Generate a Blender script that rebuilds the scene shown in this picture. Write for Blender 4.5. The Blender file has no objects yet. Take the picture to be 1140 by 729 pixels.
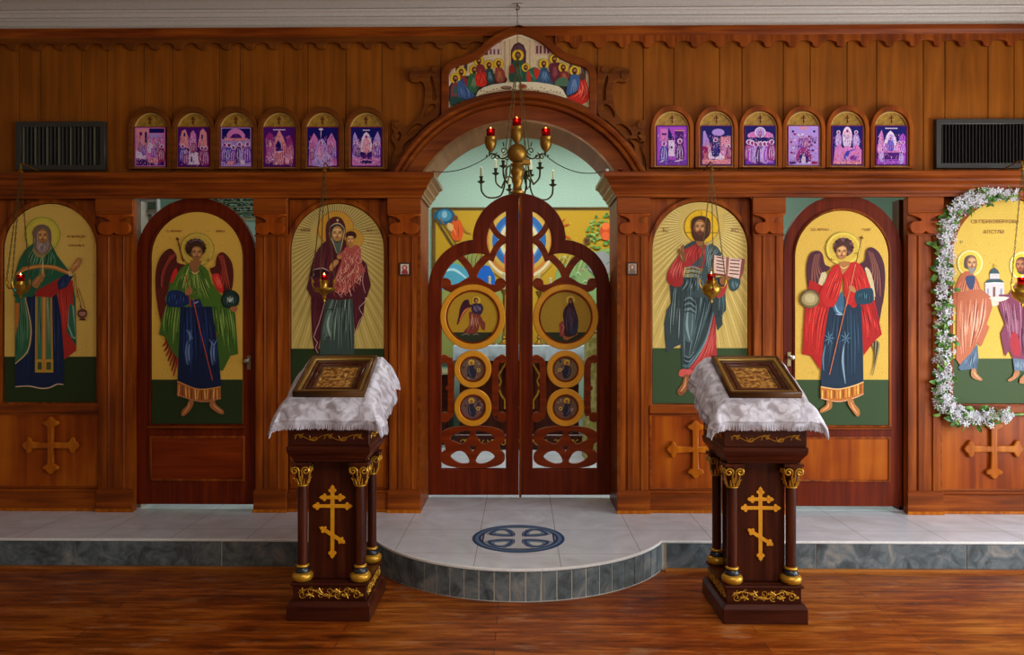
import bpy, bmesh, math, random
from math import sin, cos, pi, sqrt, atan2, radians
from mathutils import Vector, Matrix
from mathutils.geometry import tessellate_polygon
random.seed(7)
SC = bpy.context.scene
COL = SC.collection
# ---------------------------------------------------------------- camera model (used for the camera and for measuring)
CAMX, CAMY, CAMZ, FPX, YAW, VCY = .016, -4.8, 1.435, 816., .0125, 356.
cT, sT = cos(YAW), sin(YAW)
def P(px, py, Y):
    d = Y - CAMY; u = px - 570.
    dx = u*cT - FPX*sT; dy = u*sT + FPX*cT; k = d/dy
    return Vector((CAMX + dx*k, Y, CAMZ - (py-VCY)*k))
def PX(px, Y): return P(px, 356, Y).x
def PZ(py, Y, px=577): return P(px, py, Y).z

# ---------------------------------------------------------------- materials
def srgb(c):
    if isinstance(c, str):
        c = c.lstrip('#'); c = [int(c[i:i+2], 16)/255 for i in (0, 2, 4)]
    return tuple((v/12.92 if v <= .04045 else ((v+.055)/1.055)**2.4) for v in c[:3])
def newmat(name):
    m = bpy.data.materials.new(name); m.use_nodes = True
    nt = m.node_tree; b = nt.nodes['Principled BSDF']
    return m, nt, b
def N(nt, t, **kw):
    n = nt.nodes.new(t)
    for k, v in kw.items():
        if k.startswith('i_'): n.inputs[k[2:].replace('_', ' ')].default_value = v
        else: setattr(n, k, v)
    return n
def L(nt, a, b): nt.links.new(a, b)
def ramp(nt, fac, stops):
    r = N(nt, 'ShaderNodeValToRGB'); e = r.color_ramp.elements
    while len(e) < len(stops): e.new(.5)
    for i, (p, c) in enumerate(stops):
        e[i].position = p; e[i].color = (*srgb(c), 1)
    L(nt, fac, r.inputs['Fac']); return r.outputs['Color']
def plain(name, c, rough=.5, metal=0, spec=.5, emit=None, es=0, bump=0, bscale=60):
    m, nt, b = newmat(name)
    b.inputs['Base Color'].default_value = (*srgb(c), 1)
    b.inputs['Roughness'].default_value = rough; b.inputs['Metallic'].default_value = metal
    b.inputs['Specular IOR Level'].default_value = spec
    if emit:
        b.inputs['Emission Color'].default_value = (*srgb(emit), 1); b.inputs['Emission Strength'].default_value = es
    tc = N(nt, 'ShaderNodeTexCoord'); no = N(nt, 'ShaderNodeTexNoise'); no.inputs['Scale'].default_value = bscale
    L(nt, tc.outputs['Object'], no.inputs['Vector'])
    mx = N(nt, 'ShaderNodeMix', data_type='RGBA', blend_type='MULTIPLY'); mx.inputs[0].default_value = .25
    mx.inputs[6].default_value = (*srgb(c), 1); L(nt, no.outputs['Fac'], mx.inputs[7])
    gm = N(nt, 'ShaderNodeBrightContrast'); gm.inputs['Bright'].default_value = .0
    L(nt, mx.outputs[2], b.inputs['Base Color'])
    if bump:
        bp = N(nt, 'ShaderNodeBump'); bp.inputs['Strength'].default_value = bump; bp.inputs['Distance'].default_value = .002
        L(nt, no.outputs['Fac'], bp.inputs['Height']); L(nt, bp.outputs['Normal'], b.inputs['Normal'])
    return m
def wood(name, dark, mid, light, axis='Z', rough=.35, grain=1., coat=.15, bump=.12, patch=.6):
    m, nt, b = newmat(name)
    tc = N(nt, 'ShaderNodeTexCoord'); mp = N(nt, 'ShaderNodeMapping')
    s = {'Z': (26, 26, 1.6), 'X': (1.6, 26, 26), 'Y': (26, 1.6, 26)}[axis]
    mp.inputs['Scale'].default_value = tuple(v*grain for v in s)
    L(nt, tc.outputs['Object'], mp.inputs['Vector'])
    n1 = N(nt, 'ShaderNodeTexNoise'); n1.inputs['Scale'].default_value = 1.; n1.inputs['Detail'].default_value = 8; n1.inputs['Distortion'].default_value = .6
    L(nt, mp.outputs['Vector'], n1.inputs['Vector'])
    n2 = N(nt, 'ShaderNodeTexNoise'); n2.inputs['Scale'].default_value = 2.2; n2.inputs['Detail'].default_value = 3
    L(nt, tc.outputs['Object'], n2.inputs['Vector'])
    a = N(nt, 'ShaderNodeMath', operation='MULTIPLY_ADD'); a.inputs[1].default_value = patch; 
    L(nt, n2.outputs['Fac'], a.inputs[0]); 
    sb = N(nt, 'ShaderNodeMath', operation='SUBTRACT'); L(nt, n1.outputs['Fac'], sb.inputs[0]); sb.inputs[1].default_value = patch*.5
    L(nt, sb.outputs[0], a.inputs[2])
    col = ramp(nt, a.outputs[0], [(.28, dark), (.5, mid), (.75, light)])
    L(nt, col, b.inputs['Base Color'])
    b.inputs['Roughness'].default_value = rough
    b.inputs['Specular IOR Level'].default_value = .12; b.inputs['Coat Weight'].default_value = coat*.4; b.inputs['Coat Roughness'].default_value = .25
    bp = N(nt, 'ShaderNodeBump'); bp.inputs['Strength'].default_value = bump; bp.inputs['Distance'].default_value = .0015
    L(nt, n1.outputs['Fac'], bp.inputs['Height']); L(nt, bp.outputs['Normal'], b.inputs['Normal'])
    return m
def vcol(name, rough=.6, spec=.18, speck=.1, sat=1., val=1.):
    m, nt, b = newmat(name)
    at = N(nt, 'ShaderNodeAttribute', attribute_name='paint')
    tc = N(nt, 'ShaderNodeTexCoord'); no = N(nt, 'ShaderNodeTexNoise'); no.inputs['Scale'].default_value = 170; no.inputs['Detail'].default_value = 4
    L(nt, tc.outputs['Object'], no.inputs['Vector'])
    mr = N(nt, 'ShaderNodeMapRange'); mr.inputs[1].default_value = .25; mr.inputs[2].default_value = .75
    mr.inputs[3].default_value = 1-speck*2; mr.inputs[4].default_value = 1+speck*2
    L(nt, no.outputs['Fac'], mr.inputs[0])
    mx = N(nt, 'ShaderNodeMix', data_type='RGBA', blend_type='MULTIPLY'); mx.inputs[0].default_value = 1
    L(nt, at.outputs['Color'], mx.inputs[6]); L(nt, mr.outputs[0], mx.inputs[7])
    hs = N(nt, 'ShaderNodeHueSaturation'); hs.inputs['Saturation'].default_value = sat; hs.inputs['Value'].default_value = val
    L(nt, mx.outputs[2], hs.inputs['Color']); L(nt, hs.outputs['Color'], b.inputs['Base Color'])
    b.inputs['Roughness'].default_value = rough; b.inputs['Specular IOR Level'].default_value = spec
    bp = N(nt, 'ShaderNodeBump'); bp.inputs['Strength'].default_value = .08; bp.inputs['Distance'].default_value = .001
    L(nt, no.outputs['Fac'], bp.inputs['Height']); L(nt, bp.outputs['Normal'], b.inputs['Normal'])
    return m

# ---------------------------------------------------------------- object bookkeeping
WL = {}
def tag(o, label=None, cat=None, group=None, kind=None):
    if label: o['label'] = label
    if cat: o['category'] = cat
    if group: o['group'] = group
    if kind: o['kind'] = kind
    return o
def thing(name, loc, label, cat, group=None, kind=None):
    o = bpy.data.objects.new(name, None); COL.objects.link(o); o.location = loc; o.empty_display_size = .05
    WL[o.name] = Vector(loc); return tag(o, label, cat, group, kind)
def dup(root, loc, label=None, group=None, mirror=False):
    def rec(o, par):
        c = o.copy(); COL.objects.link(c)
        if par: c.parent = par
        for ch in [x for x in list(o.children)]: rec(ch, c)
        return c
    r = rec(root, None); r.location = loc; WL[r.name] = Vector(loc)
    if label: r['label'] = label
    if group: r['group'] = group
    return r
def link_mesh(name, me, mat, parent=None, keep=False):
    o = bpy.data.objects.new(name, me)
    if mat is not None: 
        me.materials.clear(); me.materials.append(mat)
    COL.objects.link(o)
    vs = me.vertices
    if parent is None:
        if len(vs):
            xs = [v.co.x for v in vs]; ys = [v.co.y for v in vs]; zs = [v.co.z for v in vs]
            c = Vector(((min(xs)+max(xs))/2, (min(ys)+max(ys))/2, min(zs)))
        else: c = Vector((0, 0, 0))
        me.transform(Matrix.Translation(-c)); o.location = c; WL[o.name] = c
    else:
        w = WL[parent.name]; me.transform(Matrix.Translation(-w)); o.parent = parent; WL[o.name] = w.copy()
    return o
class MB:
    def __init__(s): s.bm = bmesh.new()
    def face(s, pts):
        vs = [s.bm.verts.new(p) for p in pts]
        try: return s.bm.faces.new(vs)
        except Exception: return None
    def box(s, x0, x1, y0, y1, z0, z1):
        v = [s.bm.verts.new((x, y, z)) for x in (x0, x1) for y in (y0, y1) for z in (z0, z1)]
        for f in ((0, 1, 3, 2), (4, 6, 7, 5), (0, 4, 5, 1), (2, 3, 7, 6), (0, 2, 6, 4), (1, 5, 7, 3)):
            s.bm.faces.new([v[i] for i in f])
        return s
    def loft(s, secs, cap=True, closed=True):
        rows = [[s.bm.verts.new(p) for p in sec] for sec in secs]; n = len(rows[0])
        for a, b in zip(rows, rows[1:]):
            for i in range(n if closed else n-1):
                j = (i+1) % n
                s.bm.faces.new((a[i], a[j], b[j], b[i]))
        if cap and closed:
            s.bm.faces.new(rows[0][::-1]); s.bm.faces.new(rows[-1])
        return s
    def prism(s, pts, y0, y1):           # pts are (x,z), extruded through Y; may be concave
        s.loft([[(x, y0, z) for x, z in pts], [(x, y1, z) for x, z in pts]]); return s
    def lathe(s, c, prof, n=24, sx=1, sy=1):
        secs = [[(c[0]+r*cos(2*pi*i/n)*sx, c[1]+r*sin(2*pi*i/n)*sy, c[2]+z) for i in range(n)] for r, z in prof]
        return s.loft(secs)
    def tube(s, pts, r, n=8, closed=False, taper=None):
        pts = [Vector(p) for p in pts]; secs = []
        up = None
        for i, p in enumerate(pts):
            a = pts[i-1] if (i or closed) else pts[0]; b = pts[(i+1) % len(pts)] if (i < len(pts)-1 or closed) else pts[-1]
            t = (b-a).normalized()
            if up is None: up = t.orthogonal().normalized()
            up = (up - t*up.dot(t))
            if up.length < 1e-6: up = t.orthogonal()
            up.normalize(); q = t.cross(up)
            rr = r if taper is None else r*taper(i/(len(pts)-1))
            secs.append([p + (up*cos(2*pi*k/n)+q*sin(2*pi*k/n))*rr for k in range(n)])
        if closed:
            secs.append(secs[0]); rows = [[s.bm.verts.new(v) for v in sec] for sec in secs[:-1]]
            for i in range(len(rows)):
                a, b = rows[i], rows[(i+1) % len(rows)]
                for k in range(n): s.bm.faces.new((a[k], a[(k+1) % n], b[(k+1) % n], b[k]))
            return s
        return s.loft(secs)
    def ball(s, c, r, n=10, sz=1):
        prof = [(max(r*sin(pi*i/n), r*.02), -r*cos(pi*i/n)*sz) for i in range(n+1)]
        return s.lathe(c, prof, max(8, n+4))
    def build(s, name, mat, parent=None, bevel=0, smooth=None, seg=1, rot=None, piv=None):
        bmesh.ops.recalc_face_normals(s.bm, faces=s.bm.faces[:])
        me = bpy.data.meshes.new(name); s.bm.to_mesh(me); s.bm.free()
        if rot is not None:
            pv = Vector(piv); me.transform(Matrix.Translation(pv) @ rot @ Matrix.Translation(-pv))
        o = link_mesh(name, me, mat, parent)
        if bevel:
            md = o.modifiers.new('bevel', 'BEVEL'); md.width = bevel; md.segments = seg; md.limit_method = 'ANGLE'; md.angle_limit = radians(40)
        if smooth:
            for p in me.polygons: p.use_smooth = True
            try: me.set_sharp_from_angle(angle=radians(smooth))
            except Exception: pass
        return o
def shape2d(name, loops, y0, y1, mat, parent=None, bev=.0, parts=None):
    """loops: closed (x,z) outlines, inner ones become holes; solid between y0 (front) and y1."""
    cu = bpy.data.curves.new('tmp', 'CURVE'); cu.dimensions = '2D'; cu.fill_mode = 'BOTH'
    if parts is not None: y0 = y0-.00035*(len(parts) % 14)
    th = abs(y1-y0)/2; cu.extrude = max(th-bev, .0002); cu.bevel_depth = bev; cu.bevel_resolution = 1; cu.offset = -bev
    for lp in loops:
        sp = cu.splines.new('POLY'); sp.points.add(len(lp)-1); sp.use_cyclic_u = True
        for i, (x, z) in enumerate(lp): sp.points[i].co = (x, z, 0, 1)
    ob = bpy.data.objects.new('tmp', cu); COL.objects.link(ob)
    dg = bpy.context.evaluated_depsgraph_get(); dg.update()
    me = bpy.data.meshes.new_from_object(ob.evaluated_get(dg))
    bpy.data.objects.remove(ob); bpy.data.curves.remove(cu)
    me.transform(Matrix(((1, 0, 0, 0), (0, 0, -1, (y0+y1)/2), (0, 1, 0, 0), (0, 0, 0, 1))))
    me.name = name
    if parts is not None: parts.append(me); return None
    return link_mesh(name, me, mat, parent)
def join_meshes(name, mes, mat, parent=None):
    bm = bmesh.new()
    for m in mes: bm.from_mesh(m)
    me = bpy.data.meshes.new(name); bm.to_mesh(me); bm.free()
    return link_mesh(name, me, mat, parent)
def text_mesh(s, size, x, y, z, align='CENTER', depth=.0004):
    cu = bpy.data.curves.new('t', 'FONT'); cu.body = s; cu.size = size; cu.align_x = align; cu.extrude = depth; cu.resolution_u = 3
    ob = bpy.data.objects.new('t', cu); COL.objects.link(ob)
    dg = bpy.context.evaluated_depsgraph_get(); dg.update()
    me = bpy.data.meshes.new_from_object(ob.evaluated_get(dg)); bpy.data.objects.remove(ob)
    me.transform(Matrix(((1, 0, 0, x), (0, 0, -1, y), (0, 1, 0, z), (0, 0, 0, 1))))
    return me
def circ(cx, cz, r, n=40, a0=0, a1=2*pi, rz=None):
    rz = rz or r
    full = abs(a1-a0-2*pi) < 1e-6
    return [(cx+r*cos(a0+(a1-a0)*i/(n if full else n-1)), cz+rz*sin(a0+(a1-a0)*i/(n if full else n-1))) for i in range(n)]
def smooth(pts, n=4, closed=True):
    out = []; m = len(pts)
    rng = range(m) if closed else range(m-1)
    for i in rng:
        if closed: p0, p1, p2, p3 = pts[i-1], pts[i], pts[(i+1) % m], pts[(i+2) % m]
        else: p0, p1, p2, p3 = pts[max(i-1, 0)], pts[i], pts[i+1], pts[min(i+2, m-1)]
        for k in range(n):
            t = k/n
            out.append(tuple(.5*((2*p1[j]) + (-p0[j]+p2[j])*t + (2*p0[j]-5*p1[j]+4*p2[j]-p3[j])*t*t + (-p0[j]+3*p1[j]-3*p2[j]+p3[j])*t**3) for j in range(len(p1))))
    if not closed: out.append(tuple(pts[-1]))
    return out
def stroke_loop(pts, w, n=4, round_end=True):
    """outline of a band of half-width w (number or list) along a centre line"""
    c = smooth(pts, n, False) if n > 1 else pts
    m = len(c); Lf, Rt = [], []
    for i, p in enumerate(c):
        a = c[max(i-1, 0)]; b = c[min(i+1, m-1)]
        dx, dz = b[0]-a[0], b[1]-a[1]; l = sqrt(dx*dx+dz*dz) or 1; nx, nz = -dz/l, dx/l
        if callable(w): ww = w(i/(m-1))
        else: ww = w
        Lf.append((p[0]+nx*ww, p[1]+nz*ww)); Rt.append((p[0]-nx*ww, p[1]-nz*ww))
    return Lf + Rt[::-1]
def archpts(x0, x1, zt, zb, n=28, r=None):
    """rectangle with a semicircular head"""
    r = r or (x1-x0)/2; cx = (x0+x1)/2; zc = zt-r
    return [(x1, zb)] + [(cx+(x1-cx)*cos(a*pi/n), zc+r*sin(a*pi/n)) for a in range(n+1)] + [(x0, zb)]

# ---------------------------------------------------------------- flat paintings: layered coloured faces on a panel
class Paint:
    def __init__(s, ox=0, oy=0, k=1.): s.ops = []; s.o(ox, oy, k)
    def o(s, ox, oy, k): s.ox, s.oy, s.k = ox, oy, k; return s
    def _t(s, pts): return [(s.ox+x/s.k, s.oy+y/s.k) for x, y in pts]
    def poly(s, pts, c, sm=0):
        if sm: pts = smooth(pts, sm)
        s.ops.append((s._t(pts), srgb(c))); return s
    def rect(s, x0, y0, x1, y1, c): return s.poly([(x0, y0), (x1, y0), (x1, y1), (x0, y1)], c)
    def ell(s, cx, cy, rx, ry, c, rot=0, n=24):
        pts = []
        for i in range(n):
            a = 2*pi*i/n; x, y = rx*cos(a), ry*sin(a)
            pts.append((cx+x*cos(rot)-y*sin(rot), cy+x*sin(rot)+y*cos(rot)))
        return s.poly(pts, c)
    def line(s, pts, w, c, n=4, taper=.75):
        pts = smooth(pts, n, False) if len(pts) > 2 and n > 1 else pts
        m = len(pts); A, B = [], []
        if m == 2: pts = [pts[0], ((pts[0][0]+pts[1][0])/2, (pts[0][1]+pts[1][1])/2), pts[1]]; m = 3
        for i, p in enumerate(pts):
            a = pts[max(i-1, 0)]; b = pts[min(i+1, m-1)]
            dx, dy = b[0]-a[0], b[1]-a[1]; l = sqrt(dx*dx+dy*dy) or 1
            h = w/2*(1-taper*abs(2*i/(m-1)-1)**1.5)
            A.append((p[0]-dy/l*h, p[1]+dx/l*h)); B.append((p[0]+dy/l*h, p[1]-dx/l*h))
        return s.poly(A+B[::-1], c)
    def ring(s, cx, cy, r, w, c, ry=None):
        ry = ry or r; pts = [(cx+r*cos(a*pi/16), cy+ry*sin(a*pi/16)) for a in range(33)]
        return s.line(pts, w, c, 1, 0)
    def folds(s, A, B, n, w, cols, t0=.05, t1=.95, jit=.04):
        """strokes running between two edge curves A and B (same number of points)"""
        rgb = [[int(c.lstrip('#')[i:i+2], 16) for i in (0, 2, 4)] for c in cols]
        av = [sum(c[i] for c in rgb)/len(rgb) for i in range(3)]
        A, B = smooth(A, 4, False), smooth(B, 4, False); n = int(n*2.1)
        for i in range(n):
            t = t0+(t1-t0)*(i+random.uniform(-.35, .35))/max(1, n-1); t = min(.99, max(.01, t)); tb = min(.99, max(.01, t+random.uniform(-jit, jit)*1.6))
            m_ = len(A); i0 = int(random.uniform(0, .45)*m_); i1 = max(i0+3, int(random.uniform(.55, 1)*m_))
            pts = [(a[0]+(b[0]-a[0])*(t+(tb-t)*j/m_), a[1]+(b[1]-a[1])*(t+(tb-t)*j/m_)) for j, (a, b) in enumerate(zip(A, B))][i0:i1]
            if len(pts) < 3: continue
            c = rgb[i % len(cols)]; k = random.uniform(.75, 1.25); c = '#%02x%02x%02x' % tuple(max(0, min(255, int(av[q]+(c[q]-av[q])*k))) for q in range(3))
            s.line(pts, w*random.uniform(.5, 1.05), c, 1)
        return s
    def build(s, name, Y, mat, parent=None, step=2.5e-5, back=.012, plane=None):
        bm = bmesh.new(); cl = bm.loops.layers.float_color.new('paint')
        f = plane or (lambda x, y, h: P(x, y, Y) + Vector((0, -h, 0)))
        for i, (pts, c) in enumerate(s.ops):
            co = [f(x, y, i*step) for x, y in pts]
            tris = tessellate_polygon([co]); vs = [bm.verts.new(v) for v in co]
            for t in tris:
                try: fc = bm.faces.new([vs[k] for k in t])
                except Exception: continue
                for lp in fc.loops: lp[cl] = (*c, 1)
        # solid board behind the paint
        pts, c = s.ops[0]; co0 = [f(x, y, 0) for x, y in pts]; co1 = [f(x, y, -back) for x, y in pts]
        a = [bm.verts.new(v) for v in co0]; b = [bm.verts.new(v) for v in co1]
        for i in range(len(a)):
            j = (i+1) % len(a); fc = bm.faces.new((a[i], a[j], b[j], b[i]))
            for lp in fc.loops: lp[cl] = (*[v*.4 for v in c], 1)
        me = bpy.data.meshes.new(name); bm.to_mesh(me); bm.free()
        return link_mesh(name, me, mat, parent)
# ================================================================ materials
M = {}
M['plank'] = wood('plank_wood', '#784008', '#8c4c0e', '#a05a14', 'Z', .5, .8, .0, .06, .5)
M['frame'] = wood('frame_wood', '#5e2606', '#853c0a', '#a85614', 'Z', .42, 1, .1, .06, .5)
M['frameX'] = wood('frame_wood_horizontal', '#5e2606', '#833a0a', '#a25212', 'X', .42, 1, .1, .06, .5)
M['panelw'] = wood('panel_veneer', '#782e04', '#9a4408', '#b45e10', 'Z', .4, .5, .1, .04, .8)
M['door'] = wood('door_wood', '#4e1402', '#661e04', '#7c2a06', 'Z', .42, 1, .1, .05, .4)
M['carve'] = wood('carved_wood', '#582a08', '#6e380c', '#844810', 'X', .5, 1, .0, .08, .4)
M['cross'] = wood('cross_wood', '#8c4006', '#ac5808', '#c47010', 'Z', .32, 1, .25, .05, .4)
M['arch'] = wood('arch_wood', '#602606', '#783608', '#92480c', 'X', .38, .7, .15, .05, .4)
M['soffit'] = wood('soffit_wood', '#7a5a3c', '#8c6a48', '#9c7a56', 'Y', .35, .6, .3, .05, .4)
M['dark'] = wood('lectern_wood', '#2c0f08', '#421a0e', '#5a2814', 'Z', .28, 1, .45, .06, .4)
M['darkX'] = wood('lectern_wood_horizontal', '#2c0f08', '#421a0e', '#5a2814', 'X', .28, 1, .45, .06, .4)
M['plaster'] = plain('ceiling_plaster', '#dcd4ca', .6)
M['mint'] = plain('mint_wall_paint', '#b8d8c4', .75)
M['roomwall'] = plain('cream_wall_paint', '#b8b09c', .85)
M['brass'] = plain('aged_brass', '#a87c30', .42, .85, bump=.2, bscale=90)
M['brassb'] = plain('bright_brass', '#c49a38', .32, .9, bump=.1, bscale=60)
M['bronze'] = plain('dark_bronze', '#4a4426', .45, .9)
M['gold'] = plain('gold_paint', '#d29a2a', .35, .55)
M['goldring'] = plain('gold_leaf_ring', '#f2a412', .45, .1)
M['black'] = plain('dark_enamel', '#20242a', .3)
M['vent'] = plain('vent_paint', '#34302a', .5); M['slat'] = plain('vent_slat_paint', '#5c5a48', .5)
M['ventin'] = plain('vent_inside', '#0c0a09', .9)
M['chain'] = plain('chain_metal', '#6e5a34', .45, .7)
M['cable'] = plain('dark_cable', '#2a2a24', .6)
M['nose'] = plain('white_tile_edge', '#f4f2ee', .3)
M['grout'] = plain('pale_grout', '#dcd8cc', .8)
M['white'] = plain('white_plastic', '#d8dcd6', .4)
M['wax'] = plain('candle_wax', '#c4bc94', .5)
M['paint'] = vcol('icon_paint', val=1.22)
M['paints'] = vcol('print_paint', .5, .25, .03)
M['flame'] = plain('flame', '#ffd9a0', .5, emit='#ffb050', es=18)

def red_glass():
    m, nt, b = newmat('red_glass')
    b.inputs['Base Color'].default_value = (*srgb('#b00c18'), 1); b.inputs['Roughness'].default_value = .08
    b.inputs['Transmission Weight'].default_value = .75; b.inputs['IOR'].default_value = 1.15
    no = N(nt, 'ShaderNodeTexNoise'); no.inputs['Scale'].default_value = 40
    L(nt, ramp(nt, no.outputs['Fac'], [(.3, '#98080f'), (.7, '#c01420')]), b.inputs['Base Color'])
    return m
M['redglass'] = red_glass()
def marble():
    m, nt, b = newmat('green_marble_tile'); tc = N(nt, 'ShaderNodeTexCoord')
    n = N(nt, 'ShaderNodeTexNoise'); n.inputs['Scale'].default_value = 7; n.inputs['Detail'].default_value = 9; n.inputs['Roughness'].default_value = .7; n.inputs['Distortion'].default_value = 1.2
    L(nt, tc.outputs['Object'], n.inputs['Vector'])
    L(nt, ramp(nt, n.outputs['Fac'], [(.3, '#30363a'), (.44, '#50585a'), (.54, '#667074'), (.62, '#807e78'), (.75, '#a09e9a')]), b.inputs['Base Color'])
    b.inputs['Roughness'].default_value = .3
    return m
M['marble'] = marble()
def tilefloor():
    m, nt, b = newmat('white_floor_tile'); tc = N(nt, 'ShaderNodeTexCoord')
    br = N(nt, 'ShaderNodeTexBrick'); br.offset = 0; br.inputs['Scale'].default_value = 1; br.inputs['Brick Width'].default_value = .448; br.inputs['Row Height'].default_value = .448
    br.inputs['Mortar Size'].default_value = .0022; br.inputs['Mortar Smooth'].default_value = .3
    mp = N(nt, 'ShaderNodeMapping'); mp.inputs['Location'].default_value = (.128, .1, 0)
    L(nt, tc.outputs['Object'], mp.inputs['Vector']); L(nt, mp.outputs['Vector'], br.inputs['Vector'])
    n = N(nt, 'ShaderNodeTexNoise'); n.inputs['Scale'].default_value = 3; n.inputs['Detail'].default_value = 6; n.inputs['Distortion'].default_value = 2
    L(nt, tc.outputs['Object'], n.inputs['Vector'])
    c = ramp(nt, n.outputs['Fac'], [(.3, '#ccd0d6'), (.5, '#d8dce4'), (.7, '#e2e8f0')])
    mx = N(nt, 'ShaderNodeMix', data_type='RGBA'); L(nt, br.outputs['Fac'], mx.inputs[0]); L(nt, c, mx.inputs[6]); mx.inputs[7].default_value = (*srgb('#98948e'), 1)
    L(nt, mx.outputs[2], b.inputs['Base Color']); b.inputs['Roughness'].default_value = .16; b.inputs['Specular IOR Level'].default_value = .6
    return m
M['tile'] = tilefloor()
def floorwood():
    m, nt, b = newmat('worn_floor_boards'); tc = N(nt, 'ShaderNodeTexCoord')
    sp = N(nt, 'ShaderNodeSeparateXYZ'); L(nt, tc.outputs['Object'], sp.inputs[0])
    # plank index along Y
    br = N(nt, 'ShaderNodeTexBrick'); br.inputs['Scale'].default_value = 1; br.inputs['Brick Width'].default_value = 1.9; br.inputs['Row Height'].default_value = .088
    br.inputs['Mortar Size'].default_value = .0016; br.inputs['Color1'].default_value = (.25, .25, .25, 1); br.inputs['Color2'].default_value = (.75, .75, .75, 1); br.inputs['Mortar'].default_value = (0, 0, 0, 1); br.offset = .37
    L(nt, tc.outputs['Object'], br.inputs['Vector'])
    mp = N(nt, 'ShaderNodeMapping'); mp.inputs['Scale'].default_value = (3.2, 26, 1); L(nt, tc.outputs['Object'], mp.inputs['Vector'])
    g = N(nt, 'ShaderNodeTexNoise'); g.inputs['Scale'].default_value = 1; g.inputs['Detail'].default_value = 12; g.inputs['Roughness'].default_value = .68; g.inputs['Distortion'].default_value = .5; L(nt, mp.outputs['Vector'], g.inputs['Vector'])
    big = N(nt, 'ShaderNodeTexNoise'); big.inputs['Scale'].default_value = .9; big.inputs['Detail'].default_value = 4; big.inputs['Distortion'].default_value = .8
    L(nt, tc.outputs['Object'], big.inputs['Vector'])
    a = N(nt, 'ShaderNodeMath', operation='MULTIPLY_ADD'); L(nt, br.outputs['Color'], a.inputs[0]); a.inputs[1].default_value = .22; L(nt, g.outputs['Fac'], a.inputs[2])
    s = N(nt, 'ShaderNodeMath', operation='SUBTRACT'); L(nt, a.outputs[0], s.inputs[0]); s.inputs[1].default_value = .1
    red = ramp(nt, s.outputs[0], [(.3, '#3c1604'), (.5, '#7c3408'), (.7, '#b05c1c')])
    yel = ramp(nt, s.outputs[0], [(.3, '#6c3406'), (.5, '#ac620e'), (.7, '#d0923c')])
    # worn yellow boards nearest the room, red stained ones by the step
    yy = N(nt, 'ShaderNodeMapRange'); yy.inputs[1].default_value = -1.22; yy.inputs[2].default_value = -1.42; L(nt, sp.outputs['Y'], yy.inputs[0])
    bb = N(nt, 'ShaderNodeMapRange'); bb.inputs[1].default_value = .4; bb.inputs[2].default_value = .6; L(nt, big.outputs['Fac'], bb.inputs[0])
    mm = N(nt, 'ShaderNodeMath', operation='MULTIPLY_ADD'); L(nt, bb.outputs[0], mm.inputs[0]); mm.inputs[1].default_value = .35
    y2 = N(nt, 'ShaderNodeMath', operation='MULTIPLY'); L(nt, yy.outputs[0], y2.inputs[0]); y2.inputs[1].default_value = .55; L(nt, y2.outputs[0], mm.inputs[2])
    mx = N(nt, 'ShaderNodeMix', data_type='RGBA'); L(nt, mm.outputs[0], mx.inputs[0]); L(nt, red, mx.inputs[6]); L(nt, yel, mx.inputs[7])
    # pale scuffs
    sm = N(nt, 'ShaderNodeMapping'); sm.inputs['Scale'].default_value = (3, 9, 1); sm.inputs['Rotation'].default_value = (0, 0, .5); L(nt, tc.outputs['Object'], sm.inputs['Vector'])
    sc = N(nt, 'ShaderNodeTexNoise'); sc.inputs['Scale'].default_value = 1.3; sc.inputs['Detail'].default_value = 7; sc.inputs['Roughness'].default_value = .65; L(nt, sm.outputs['Vector'], sc.inputs['Vector'])
    sr = N(nt, 'ShaderNodeMapRange'); sr.inputs[1].default_value = .57; sr.inputs[2].default_value = .72; sr.inputs[4].default_value = .55; L(nt, sc.outputs['Fac'], sr.inputs[0])
    m2 = N(nt, 'ShaderNodeMix', data_type='RGBA'); L(nt, sr.outputs[0], m2.inputs[0]); L(nt, mx.outputs[2], m2.inputs[6]); m2.inputs[7].default_value = (*srgb('#b0805c'), 1)
    m3 = N(nt, 'ShaderNodeMix', data_type='RGBA'); L(nt, br.outputs['Fac'], m3.inputs[0]); L(nt, m2.outputs[2], m3.inputs[6]); m3.inputs[7].default_value = (*srgb('#2e1208'), 1)
    L(nt, m3.outputs[2], b.inputs['Base Color']); b.inputs['Specular IOR Level'].default_value = .22
    rr = N(nt, 'ShaderNodeMapRange'); rr.inputs[3].default_value = .22; rr.inputs[4].default_value = .5; L(nt, g.outputs['Fac'], rr.inputs[0]); L(nt, rr.outputs[0], b.inputs['Roughness'])
    bp = N(nt, 'ShaderNodeBump'); bp.inputs['Strength'].default_value = .25; bp.inputs['Distance'].default_value = .002; L(nt, a.outputs[0], bp.inputs['Height']); L(nt, bp.outputs['Normal'], b.inputs['Normal'])
    return m
M['floor'] = floorwood()

# ================================================================ the room
ST = 'structure'
PT = .17                                   # platform top
XL, XR = -4.6, 4.4
tag(MB().box(XL, XR, -6.5, -.588, -.1, 0).build('floor', M['floor']), kind=ST)
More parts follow.
